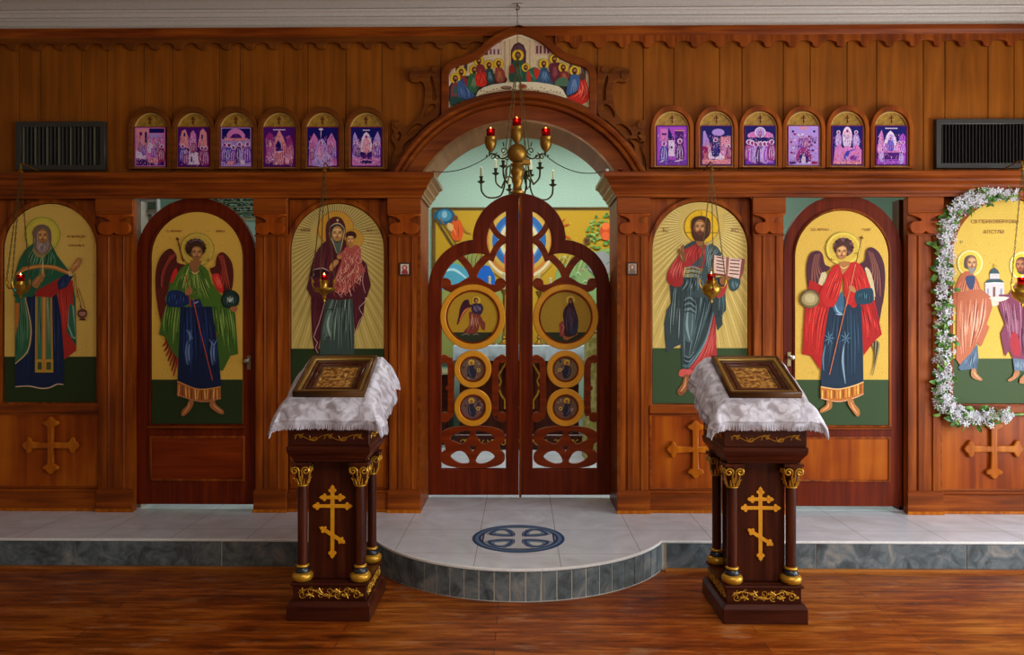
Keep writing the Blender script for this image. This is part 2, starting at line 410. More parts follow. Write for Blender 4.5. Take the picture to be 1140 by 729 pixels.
# ceiling and crown
tag(MB().box(XL, XR, -6.5, .02, 3.475, 3.6).build('ceiling', M['plaster']), kind=ST)
prof = [(.0, 3.352), (.018, 3.352), (.02, 3.366), (.012, 3.376), (.02, 3.388), (.034, 3.396), (.05, 3.398), (.058, 3.405), (.052, 3.413), (.044, 3.418), (.052, 3.428), (.072, 3.436), (.084, 3.438), (.09, 3.446), (.082, 3.453), (.076, 3.457), (.1, 3.462), (.14, 3.474), (0, 3.474)]
tag(MB().loft([[(x, .02-p, z) for p, z in prof] for x in (XL+.01, XR-.01)]).build('trim_1', M['plaster'], smooth=30), kind=ST)
tag(MB().box(XL-.1, XL, -6.5, 3.3, 0, 3.6).build('wall_left', M['roomwall']), kind=ST)
# right wall with two tall window openings
wy = [(-5.6, -4.2), (-2.5, -1.0)]
w = MB(); w.box(XR, XR+.1, -6.5, wy[0][0], 0, 3.6).box(XR, XR+.1, wy[0][1], wy[1][0], 0, 3.6).box(XR, XR+.1, wy[1][1], 3.3, 0, 3.6)
for a, b_ in wy: w.box(XR, XR+.1, a, b_, 0, .25).box(XR, XR+.1, a, b_, 2.4, 3.6)
tag(w.build('wall_right', M['roomwall']), kind=ST)
for i, (a, b_) in enumerate(wy):
    f = MB(); f.box(XR, XR+.06, a, a+.05, .25, 2.4).box(XR, XR+.06, b_-.05, b_, .25, 2.4).box(XR, XR+.06, a+.05, b_-.05, .25, .3).box(XR, XR+.06, a+.05, b_-.05, 2.35, 2.4)
    f.box(XR, XR+.06, (a+b_)/2-.02, (a+b_)/2+.02, .3, 2.35)
    tag(f.build('window_%d' % (i+1), M['white']), kind=ST)
tag(MB().box(XL, XR, -6.6, -6.5, 0, 3.6).build('wall_rear', M['roomwall']), kind=ST)
# sanctuary behind the screen
tag(MB().box(XL, XR, 3.2, 3.3, PT, 3.6).build('wall_back', M['mint']), kind=ST)
tag(MB().box(XL, XR, .42, 3.2, 3.475, 3.6).build('ceiling', M['plaster']), kind=ST)
tag(MB().box(XL, XL+.02, .5, 3.2, PT, 3.47).build('wall_left', M['mint']), kind=ST)
tag(MB().box(XR-.02, XR, .5, 3.2, PT, 3.47).build('wall_right', M['mint']), kind=ST)

# platform: straight step and round apron, joined in one slab
R, CY, EDGE = .93, -.145, -.586
ang = atan2(EDGE-CY, sqrt(R*R-(EDGE-CY)**2))
a0, a1 = pi - ang, 2*pi + ang
apr = [(R*cos(a0+(a1-a0)*i/48), CY+R*sin(a0+(a1-a0)*i/48)) for i in range(49)]
out = [(XL, 3.2), (XL, EDGE)] + apr + [(XR, EDGE), (XR, 3.2)]
m = MB(); m.loft([[(x, y, .0) for x, y in out], [(x, y, PT-.012) for x, y in out]])
pl = tag(m.build('platform', M['grout']), kind=ST)
m = MB(); m.loft([[(x, y, PT-.012) for x, y in out], [(x, y, PT) for x, y in out]])
m.build('tile_floor', M['tile'], pl)
# nosing strip
path = [(XL, EDGE)] + apr + [(XR, EDGE)]
def off(path, d):
    o = []
    for i, p in enumerate(path):
        a = Vector(path[max(i-1, 0)]); b = Vector(path[min(i+1, len(path)-1)]); t = (b-a).normalized()
        o.append((p[0]+t.y*d, p[1]-t.x*d))
    return o
pa, pb = off(path, -.004), off(path, .008)
m = MB(); m.loft([[(a[0], a[1], PT-.014), (b[0], b[1], PT-.014), (b[0], b[1], PT+.001), (a[0], a[1], PT+.001)] for a, b in zip(pa, pb)])
m.build('edge_trim', M['nose'], pl, bevel=.003)
# riser tiles
m = MB()
xj = [PX(84, EDGE)+.853*k for k in range(-2, 9)]
hw = sqrt(R*R-(EDGE-CY)**2)
for a, b_ in zip(xj, xj[1:]):
    for s0, s1 in ((max(a, XL), min(b_, -hw)), (max(a, hw), min(b_, XR))):
        if s1-s0 > .03: m.box(s0+.004, s1-.004, EDGE-.007, EDGE+.002, .016, PT-.016)
nt_ = 25
for i in range(nt_):
    t0 = a0+(a1-a0)*(i+.05)/nt_; t1 = a0+(a1-a0)*(i+.95)/nt_
    sec = []
    for t in (t0, (t0+t1)/2, t1):
        c, s_ = cos(t), sin(t)
        sec.append([(rr*c, CY+rr*s_, z) for rr, z in ((R-.002, .008), (R+.006, .008), (R+.006, PT-.016), (R-.002, PT-.016))])
    m.loft(sec)
m.build('riser_tiles', M['marble'], pl)
m = MB().box(XL, -hw-.02, EDGE-.024, EDGE-.001, 0, .014).box(hw+.02, XR, EDGE-.024, EDGE-.001, 0, .014)
tag(m.build('trim_2', wood('floor_trim_wood', '#84441a', '#a05c28', '#b87838', 'X')), kind=ST)

# mosaic cross medallion laid in the tiles
FC = P(577, 599.5, 0); FCX, FCY, FR = .0, -.55, .268
g = Paint()
g.ell(0, 0, 1, 1, '#27456e', n=48); g.ell(0, 0, .93, .93, '#5d7894', n=48); g.ell(0, 0, .86, .86, '#1c2f52', n=48); g.ell(0, 0, .81, .81, '#8b9aa4', n=48)
for sx in (-1, 1):
    for sy in (-1, 1):
        g.poly([(sx*.13, sy*.13), (sx*.2, sy*.56), (sx*.42, sy*.66), (sx*.6, sy*.48), (sx*.62, sy*.22)], '#2b4470', 4)
        g.poly([(sx*.19, sy*.2), (sx*.25, sy*.52), (sx*.43, sy*.58), (sx*.55, sy*.42), (sx*.55, sy*.26)], '#6d8194', 4)
        g.poly([(sx*.24, sy*.3), (sx*.3, sy*.5), (sx*.43, sy*.52), (sx*.5, sy*.36)], '#c9c9c0', 4)
for a in range(4):
    def q(pts): return [(x*cos(a*pi/2)-y*sin(a*pi/2), x*sin(a*pi/2)+y*cos(a*pi/2)) for x, y in pts]
    g.poly(q([(-.1, 0), (.1, 0), (.1, .35), (.2, .6), (.36, .78), (-.36, .78), (-.2, .6), (-.1, .35)]), '#23395f')
    g.poly(q([(-.075, 0), (.075, 0), (.075, .36), (.17, .6), (.3, .74), (-.3, .74), (-.17, .6), (-.075, .36)]), '#c4c2c4')
g.rect(-.1, -.12, .1, .12, '#c4c2c4')
mo = g.build('floor_mosaic', 0, M['paints'], plane=lambda x, y, h: Vector((FCX+x*FR, FCY+y*FR, PT+.0018+h)), back=.0015)
tag(mo, 'round blue mosaic of a white cross in the tiles before the centre doors', 'mosaic')

# ================================================================ upper plank wall with the big arch
ZB = 2.25; ZT = PZ(31, 0); ACZ = PZ(261, 0, 577); AR = .752; AX = 0.
grooves = [-40, 21, 45, 90, 119, 160, 192, 244, 267, 315.6, 342.6, 385, 425, 491, 545, 610, 665, 716, 750, 801, 826, 872, 902, 943, 976, 1028, 1052, 1100, 1129, 1190]
gx = [XL] + [PX(g_, .03) for g_ in grooves] + [XR]
m = MB()
for a, b_ in zip(gx, gx[1:]):
    a_, c_ = a+.002, b_-.002
    bot = []
    for i in range(13):
        x = c_+(a_-c_)*i/12; z = ZB
        if abs(x-AX) < AR+.03: z = max(ZB, ACZ+sqrt((AR+.03)**2-(x-AX)**2))
        bot.append((x, z))
    if max(z for x, z in bot) == ZB: bot = [bot[0], bot[-1]]
    m.prism([(a_, ZT), (c_, ZT)] + bot, .03, .05)
wf = tag(m.build('wall_front', M['plank'], bevel=.0015), kind=ST)
# backing slab of the wall, thick, with the arch tunnel
arc = [(AX+AR*cos(a), ACZ+AR*sin(a)) for a in [pi-(.0+pi*i/40) for i in range(41)]]
zc = ZB
arc = [(x, z) for x, z in arc if z > zc]
xe = sqrt(AR**2-(zc-ACZ)**2)
pts = [(-.9, zc), (-xe, zc)] + arc + [(xe, zc), (.9, zc), (.9, 3.6), (-.9, 3.6)]
m = MB(); m.prism(pts, .05, .42); m.box(XL, -.9, .05, .1, zc+.14, 3.6).box(.9, XR, .05, .1, zc+.14, 3.6); tag(m.build('wall_front', M['mint']), kind=ST)
# arch surround: soffit lining and stepped front moulding
asur = thing('arch_surround', (0, 0, 2.383), 'dark polished wooden arch moulding over the pierced centre doors', 'arch')
def arcband(mb, prof, zmin, n=56):
    """prof: list of (radius, y) closed section swept round the arch, cut at zmin"""
    secs = []
    for i in range(n+1):
        sec = []
        for r, y in prof:
            am = math.asin(min(1, (zmin-ACZ)/r)); a = pi-am-(pi-2*am)*i/n
            sec.append((AX+r*cos(a), y, ACZ+r*sin(a)))
        secs.append(sec)
    mb.loft(secs)
m = MB(); arcband(m, [(.738, .0), (.753, .0), (.753, .425), (.738, .425)], 2.383); m.build('soffit_lining', M['soffit'], asur, smooth=30)
m = MB(); arcband(m, [(.753, -.002), (.80, -.004), (.842, -.012), (.845, .03), (.753, .03)], 2.383); m.build('arch_face', M['arch'], asur, smooth=30)
m = MB(); arcband(m, [(.845, -.03), (.852, -.042), (.864, -.044), (.868, -.034), (.878, -.03), (.886, -.046), (.9, -.05), (.91, -.046), (.914, -.034), (.922, -.034), (.925, .03), (.845, .03)], 2.383)
m.build('arch_moulding', M['arch'], asur, smooth=30)

# top rail and scalloped frieze
fr = thing('scalloped_frieze', (0, 0, PZ(52, 0)), 'long scalloped wooden frieze board under the grey crown moulding', 'frieze')
p = [(.03, PZ(39.5, 0)), (.004, PZ(39.5, 0)), (.0, PZ(38, 0)), (-.004, PZ(36, 0)), (-.01, PZ(35, 0)), (-.012, PZ(33, 0)), (-.02, PZ(32, 0)), (-.02, PZ(30.5, 0)), (.03, PZ(30.5, 0))]
MB().loft([[(x, y, z) for y, z in p] for x in (XL+.01, XR-.01)]).build('top_rail', M['frameX'], fr, smooth=30)
def scallops(x0, x1, phase, per, sgn):
    """front board: semicircular notches, flat-bottomed pendants between"""
    zt = PZ(39.5, .01); zn = PZ(46.5, .01); zp = PZ(53.5, .01)
    pts = []
    x = phase
    while x > x0: x -= per
    c = []
    while x < x1+per:
        c.append(x); x += per
    bot = []
    for a, b_ in zip(c, c[1:]):
        # pendant at a (half width hp) then arch to b
        hp = .026; r = (b_-a-2*hp)/2; mx = (a+b_)/2; rr = r*1.0
        bot += [(a-hp*.4, zp), (a+hp*.4, zp), (a+hp, zp+.008)]
        for k in range(0, 11):
            t = pi - pi*k/10
            bot.append((mx+r*cos(t), zn-.026+.028*sin(t)))
        bot.append((b_-hp, zp+.008))
    bot = [(min(max(x, x0), x1), z) for x, z in bot]
    res = [bot[0]]
    for q_ in bot[1:]:
        if (abs(q_[0]-res[-1][0]) + abs(q_[1]-res[-1][1])) > 1e-4: res.append(q_)
    return [(x1, zt), (x0, zt)] + res
per = 26.7/169.5
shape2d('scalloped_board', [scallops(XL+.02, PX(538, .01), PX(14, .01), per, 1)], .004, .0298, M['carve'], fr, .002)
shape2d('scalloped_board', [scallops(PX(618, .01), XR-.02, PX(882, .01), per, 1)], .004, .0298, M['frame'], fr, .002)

# ================================================================ entablature (main cornice) left and right
def cornice(side, label):
    Z = lambda py: PZ(py, 0, 577)
    zt, zb = 2.387, 2.235
    pr = [(.0, zb), (.012, zb), (.014, zb+.018), (.024, zb+.022), (.026, zb+.036), (.04, zb+.05), (.048, zb+.056), (.05, zb+.07), (.064, zb+.086), (.072, zb+.092), (.074, zb+.104), (.09, zb+.116), (.1, zb+.12), (.1, zt-.006), (.094, zt)]
    t = thing('entablature', (side*2.6, 0, zb), label, 'cornice', 'long cornices above the icon bays')
    J = .644
    secs = []
    for k in range(3):
        sec = []
        for q_, z in pr:
            if k == 0: c = (side*(4.35 if side > 0 else 4.55), -q_, z)
            elif k == 1: c = (side*(J-q_), -q_, z)
            else: c = (side*(J-q_), .418, z)
            sec.append(c)
        inn = [(0, 0, 0)]
        for z in (zt, zb):
            if k == 0: c = (side*(4.35 if side > 0 else 4.55), .029, z)
            elif k == 1: c = (side*(J+.03), .029, z)
            else: c = (side*(J+.03), .418, z)
            sec.append(c)
        secs.append(sec)
    m = MB(); m.loft(secs[:2]); m.build('cornice_moulding', M['frameX'], t, smooth=28)
    m = MB(); m.loft(secs[1:]); m.build('cornice_return', M['soffit'], t, smooth=28)
    return t
cornice(-1, 'stepped wooden cornice running left from the centre arch')
cornice(1, 'stepped wooden cornice running right from the centre arch')

# ================================================================ lower screen: pilasters and bays
ZC0 = 2.234                                # underside of the cornice
def pilaster(x0, x1, label, back=.19, jamb=0, post=None):
    t = thing('pilaster', ((x0+x1)/2, .06, PT), label, 'pilaster', 'carved pilasters of the icon screen')
    w = x1-x0; xc = (x0+x1)/2; zn = PZ(263, 0); zb = PZ(545, 0); zcap = PZ(238, 0)
    # body behind
    MB().box(x0+.004, x1-.004, .012, back, PT+.001, ZC0-.001).build('pilaster_core', M['frame'], t)
    # shaft with two grooves
    gw, gd = .007, .006; g1, g2 = x0+w*.29, x0+w*.71
    e0, e1 = x0+.008, x1-.008
    sec = [(e0, .012), (e0, .002)]
    for gg in (g1, g2): sec += [(gg-gw, .002), (gg-gw*.6, .002+gd), (gg+gw*.3, .002+gd), (gg+gw, -.003), (gg+gw*1.5, .002)]
    sec += [(e1, .002), (e1, .012)]
    m = MB(); m.loft([[(x, y, zb) for x, y in sec], [(x, y, zn) for x, y in sec]]); m.build('fluted_shaft', M['frame'], t)
    # base
    m = MB(); m.loft([[(x0+i, .011, z), (x0+i, y, z), (x1-i, y, z), (x1-i, .011, z)] for i, y, z in ((-.002, -.012, PT+.0005), (-.002, -.012, zb-.012), (.006, -.002, zb))]); m.build('base_block', M['frameX'], t, bevel=.002)
    m = MB().box(x0-.006, x1+.006, -.018, -.013, PT+.0005, PT+.022); m.build('shoe_strip', M['cross'], t, bevel=.002)
    # capital: abacus, scrolled bracket board, necking
    c = thing('capital', (xc, 0, zn), None, None); COL.objects.unlink(c); COL.objects.link(c); c.parent = t; c.location = Vector((xc, 0, zn))-Vector(t.location)
    MB().box(x0-.004, x1+.004, -.014, .011, zcap, ZC0-.001).build('abacus', M['frameX'], c, bevel=.003)
    h = zcap-zn; r = w*.185; zl = zn+.012+r
    pts = [(xc-w*.5, zcap-.001), (xc-w*.5, zcap-.01), (xc-w*.42, zcap-.013), (xc-w*.27, zcap-.024), (xc-w*.15, zcap-.038), (xc-w*.115, zl+r*1.05)]
    pts += [(xc-w*.27+r*cos(a), zl+r*sin(a)) for a in [radians(70+ i*(190)/10) for i in range(11)]]
    pts += [(xc-w*.12, zn+.012)]
    half = [q_ for q_ in pts]
    loop = half + [(xc-.012, zn+.018), (xc, zn+.03)] + [(2*xc-x, z) for x, z in ([(xc-.012, zn+.018)]+half[::-1][0:])]
    cl = [loop[0]]
    for q_ in loop[1:]:
        if abs(q_[0]-cl[-1][0])+abs(q_[1]-cl[-1][1]) > 1e-4: cl.append(q_)
    shape2d('scroll_bracket', [cl], -.016, .0118, M['panelw'], c, .003)
    MB().box(x0+.001, x1-.001, -.006, .011, zn, zn+.012).build('necking', M['frameX'], c, bevel=.002)
    if jamb:
        xs = sorted((jamb*.644, jamb*(.644+.02)))
        MB().box(xs[0], xs[1], .0, .42, PT+.001, ZC0).build('jamb_panel', M['arch'], t)
    if post:
        xs = (x1-.03, x1-.001) if post[0] > 0 else (x0+.001, x0+.03)
        MB().box(xs[0], xs[1], .105, .195, PT+.001, ZC0).build('door_post', M[post[1]], t)
    return t
pilx = [(PX(108, 0), PX(148, 0), 'grooved wooden pilaster between the far left saint icon and the left angel door', .055, 0, (1, 'roomwall')),
        (PX(283, 0), PX(319, 0), 'grooved wooden pilaster right of the left angel door', .055, 0),
        (PX(432, 0), -.6445, 'grooved wooden pilaster left of the centre doors with a tiny icon pinned on it', .33, -1),
        (.6445, PX(723, 0), 'grooved wooden pilaster right of the centre doors with a tiny icon pinned on it', .33, 1),
        (PX(838, 0), PX(873.5, 0), 'grooved wooden pilaster between the open-book icon and the right angel door', .055, 0),
        (PX(1010, 0), PX(1049, 0), 'grooved wooden pilaster beside the flower garland', .055, 0, (-1, 'dark'))]
for a in pilx: pilaster(*a)

def carved_cross(cx, cz, h, label):
    w = h*.052; L_ = h/2
    arm = []
    def lobe(c, s_):      # outline of one arm end pointing +z, in local coords
        return [(-w*1.15, L_*.66), (-w*1.7, L_*.69), (-w*2.6, L_*.74), (-w*2.9, L_*.82), (-w*2.4, L_*.88), (-w*1.5, L_*.9), (-w*1.1, L_*.97), (0, L_*1.05), (w*1.1, L_*.97), (w*1.5, L_*.9), (w*2.4, L_*.88), (w*2.9, L_*.82), (w*2.6, L_*.74), (w*1.7, L_*.69), (w*1.15, L_*.66)]
    loop = []
    for k in range(4):
        a = -k*pi/2
        for x, z in [(-w, w)] + lobe(0, 0):
            loop.append((cx + x*cos(a)-z*sin(a), cz + x*sin(a)+z*cos(a)))
    mes = []
    shape2d('c', [loop], .026, .049, None, None, .007, mes)
    o = join_meshes('carved_cross', mes, M['cross']); return tag(o, label, 'cross', 'carved wooden crosses under the icons')

def bay(x0, x1, ix, yt, yb, label, sill=(450, 457), cross=None):
    """x0..x1 opening between pilasters; ix icon px edges"""
    t = thing('icon_bay', ((x0+x1)/2, .07, PT), label, 'panelling')
    a0_, a1_ = PX(ix[0], .05), PX(ix[1], .05); zt, zb = PZ(yt, .05, ix[0]), PZ(yb, .05, ix[0])
    F0, F1 = .05, .08
    zs = PZ(sill[1], .05)
    # spandrel board with arched hole
    shape2d('arched_board', [[(x0+.001, zs), (x1-.001, zs), (x1-.001, ZC0-.001), (x0+.001, ZC0-.001)], archpts(a0_-.004, a1_+.004, zt+.004, zb-.004)], F0, F1, M['frame'], t, .001)
    shape2d('arch_moulding', [archpts(a0_-.034, a1_+.034, zt+.034, zb-.03), archpts(a0_-.004, a1_+.004, zt+.004, zb-.003)], .036, F0-.0004, M['frame'], t, .006)
    MB().box(x0+.002, x1-.002, .03, .0495, zs-.02, PZ(sill[0], .05)).build('sill_rail', M['frameX'], t, bevel=.006, seg=2)
    MB().box(x0+.001, x1-.001, F0, F1, PT+.001, zs-.0005).build('lower_panel', M['panelw'], t)
    zbb = PZ(546, .03)
    m = MB(); y = .03
    m.loft([[(x0+.001, .0495, z), (x0+.001, yy, z), (x1-.001, yy, z), (x1-.001, .0495, z)] for yy, z in ((.012, PT+.0005), (.012, zbb-.018), (.03, zbb-.014), (.03, zbb-.008), (.036, zbb))])
    m.build('baseboard', M['frameX'], t)
    MB().box(x0+.001, x1-.001, .005, .011, PT+.0005, PT+.02).build('shoe_strip', M['cross'], t, bevel=.002)
    # thin frame moulding of the lower panel
    z1, z0 = zs-.022, zbb+.004
    shape2d('panel_frame', [[(x0+.003, z0), (x1-.003, z0), (x1-.003, z1), (x0+.003, z1)], [(x0+.02, z0+.012), (x1-.02, z0+.012), (x1-.02, z1-.012), (x0+.02, z1-.012)]], .042, .0496, M['frameX'], t, .002)
    # solid back
    MB().box(x0-.025 if x0 > XL+.1 else x0, x1+.025 if x1 < XR-.1 else x1, F1+.0215, .30, PT+.001, ZC0+.13).build('backing', M['frame'], t)
    if cross:
        c = P(cross[0], cross[1], .04); carved_cross(c.x, c.z, cross[2], cross[3])
    return t
bx = [(XL+.01, PX(108, 0)-.003), (PX(319, 0)+.003, PX(432, 0)-.003), (PX(723, 0)+.003, PX(838, 0)-.003), (PX(1049, 0)+.003, XR-.01)]
bay(*bx[0], (4.5, 107.5), 227, 447, 'wooden panelled bay framing the far left saint icon', cross=(57, 495.5, .37, 'carved wooden cross under the far left saint icon, dimly lit'))
bay(*bx[1], (324.5, 427.5), 227, 449, 'wooden panelled bay framing the mother and child icon')
bay(*bx[2], (726.5, 832), 225, 449, 'wooden panelled bay framing the open-book icon', cross=(774, 500, .37, 'carved wooden cross under the open-book icon, half hidden by the right lectern'))
bay(*bx[3], (1061, 1185), 222, 449, 'wooden panelled bay at the far right behind the garland', cross=(1106, 499.5, .38, 'carved wooden cross under the garlanded icon, brightly lit'))

# carved scrollwork beside the arch, traced around its own centre line and cut from a thick board
def scrollwork(mir, label):
    def T_(pts): return [((2*577.6-x if mir else x), y) for x, y in pts]
    def W(pts): return [(P(x, y, .01).x, P(x, y, .01).z) for x, y in T_(pts)]
    s = 1/5.21
    def Z_(pts): return [(440+x*s, 60+y*s) for x, y in pts]
    mes = []
    out = [(75, 130), (72, 100), (95, 82), (130, 80), (168, 90), (194, 112), (208, 78), (228, 68), (250, 75), (262, 92), (262, 340), (205, 392), (152, 440), (100, 495), (60, 548), (30, 600), (10, 660), (2, 686), (-24, 686), (-24, 640), (-14, 590), (2, 545), (-16, 510), (-24, 480), (-8, 452), (-22, 430), (-18, 398), (2, 384), (26, 390), (50, 415), (72, 424), (110, 394), (145, 350), (162, 300), (170, 240), (168, 190), (150, 162), (124, 166), (98, 166), (80, 150)]
    holes = [[(206, 125), (222, 162), (234, 225), (234, 268), (216, 264), (214, 200), (202, 158)], [(168, 335), (190, 304), (215, 293), (233, 302), (230, 324), (205, 336), (185, 350), (164, 368)],
             [(66, 458), (98, 422), (130, 406), (156, 416), (148, 430), (110, 446), (74, 474)], [(50, 535), (72, 508), (94, 494), (78, 522), (54, 556)], [(10, 470), (22, 452), (34, 470), (26, 500), (14, 505)]]
    shape2d('s', [W(Z_(smooth(out, 3)))] + [W(Z_(smooth(h_, 3))) for h_ in holes], .002, .0295, None, None, .004, mes)
    for x, y, r in ((104, 126, 24), (228, 96, 16), (14, 416, 20), (10, 480, 14)):
        c = W(Z_([(x, y)]))[0]; shape2d('s', [circ(c[0], c[1], r*s/170, 20)], -.004, .0, None, None, .0025, mes)
    return tag(join_meshes('scroll_carving', mes, M['carve']), label, 'carving', 'openwork scroll carvings beside the arch')
scrollwork(False, 'dark carved scroll climbing the left shoulder of the arch')
scrollwork(True, 'carved scroll climbing the right shoulder of the arch, better lit')

# ================================================================ vents
def vent(px0, px1, py0, py1, n, label, grid=False):
    y = -.002
    a, b_ = P(px0, py1, y), P(px1, py0, y)
    t = thing('vent_grille', ((a.x+b_.x)/2, .03, a.z), label, 'vent', 'black wall vents')
    x0, x1, z0, z1 = a.x, b_.x, a.z, b_.z; bw = .035
    shape2d('vent_frame', [[(x0, z0), (x1, z0), (x1, z1), (x0, z1)], [(x0+bw, z0+bw), (x1-bw, z0+bw), (x1-bw, z1-bw), (x0+bw, z1-bw)]], -.006, .0295, M['vent'], t, .004)
    MB().box(x0+bw, x1-bw, .024, .0296, z0+bw, z1-bw).build('vent_back', M['ventin'], t)
    for i in range(n):
        x = x0+bw+(x1-x0-2*bw)*(i+.5)/n
        MB().loft([[(x-.004, .0, z), (x-.001, -.001, z), (x+.007, .022, z), (x+.004, .0225, z)] for z in (z0+bw+.0005, z1-bw-.0005)]).build('slat', M['slat'] if px0 < 500 and i % 3 == 0 else M['vent'], t)
    return t
vent(17.5, 117, 135, 189.6, 20, 'black slatted vent in the upper left planks')
vent(1042, 1152, 132, 187.4, 26, 'dark slatted vent in the upper right planks')
# ================================================================ painted icons
GOLD = '#ccA650'; GOLDR = '#c8a548'; GRN = '#263318'; GRNR = '#35482a'
def arch_px(x0, x1, yt, yb, n=28):
    r = (x1-x0)/2; cx = (x0+x1)/2
    return [(x1, yb)] + [(cx+r*cos(a*pi/n), yt+r-r*sin(a*pi/n)) for a in range(n+1)] + [(x0, yb)]
def bg(x0, x1, yt, yb, yg, gold, green):
    g = Paint(); g.poly(arch_px(x0, x1, yt, yb), gold)
    g.rect(x0, yg, x1, yb, green); g.line([(x0, yg), (x1, yg)], .5, '#6d6a30', 1, 0)
    return g
def speckle(g, x0, x1, y0, y1, n, cols):
    for _ in range(n*3):
        x, y = random.uniform(x0, x1), random.uniform(y0, y1); r = random.uniform(.25, .75)
        ox_ = [p[0] for p in g.ops[0][0]]; R0 = (max(ox_)-min(ox_))/2; cx0 = (max(ox_)+min(ox_))/2; yt0 = min(p[1] for p in g.ops[0][0])
        if not (min(ox_)+2 < x < max(ox_)-2) or (y < yt0+R0 and (x-cx0)**2+(y-yt0-R0)**2 > (R0-2)**2): continue
        g.rect(x-r, y-r*.6, x+r, y+r*.6, random.choice(cols))
def icon(name, g, Y, label, cat='icon', insc=(), frame=None, parent=None, group=None, col='#5a3a1c'):
    """insc: (text, x px, y px, size px)"""
    if parent is None:
        x = [p[0] for p in g.ops[0][0]]; y = [p[1] for p in g.ops[0][0]]
        b_ = P((min(x)+max(x))/2, max(y), Y)
        t = thing(name, b_, label, cat, group)
    else: t = parent
    o = g.build('painting', Y, M['paint'], t)
    if insc:
        mes = []
        for s, x, y, sz in insc:
            c = P(x, y, Y); mes.append(text_mesh(s, sz/170, c.x, Y-.0045, c.z, 'CENTER', .0003))
        tx = join_meshes('inscription', mes, M['ink'], t)
    return t
M['ink'] = plain('icon_ink', '#8a4c20', .6)
HAL = '#c9b040'
def face(g, cx, cy, r, skin='#a9713f', hi='#cf9a62', hair='#4a2c1a', tilt=0, beard=None, gaze=1):
    """small Byzantine face about r wide (local units)"""
    g.ell(cx, cy, r*.72, r*1.0, skin)
    g.ell(cx-gaze*r*.05, cy-r*.42, r*.5, r*.3, hi); g.ell(cx-r*.32, cy+r*.18, r*.2, r*.25, hi); g.ell(cx+r*.3, cy+r*.18, r*.2, r*.25, hi)
    for s in (-1, 1):
        g.line([(cx+s*r*.12, cy-r*.2), (cx+s*r*.32, cy-r*.28), (cx+s*r*.52, cy-r*.16)], r*.12, '#3a2012')
        g.ell(cx+s*r*.3, cy-r*.05, r*.15, r*.07, '#c8a070'); g.ell(cx+s*r*.3, cy-r*.05, r*.09, r*.09, '#20120c')
    g.line([(cx+r*.02, cy-r*.15), (cx+r*.06, cy+r*.15), (cx+r*.0, cy+r*.3)], r*.14, '#7c4a28'); g.line([(cx-r*.03, cy-r*.1), (cx-r*.0, cy+r*.2)], r*.1, '#dcae78')
    g.line([(cx-r*.2, cy+r*.5), (cx, cy+r*.46), (cx+r*.2, cy+r*.5)], r*.14, '#8c3a28')

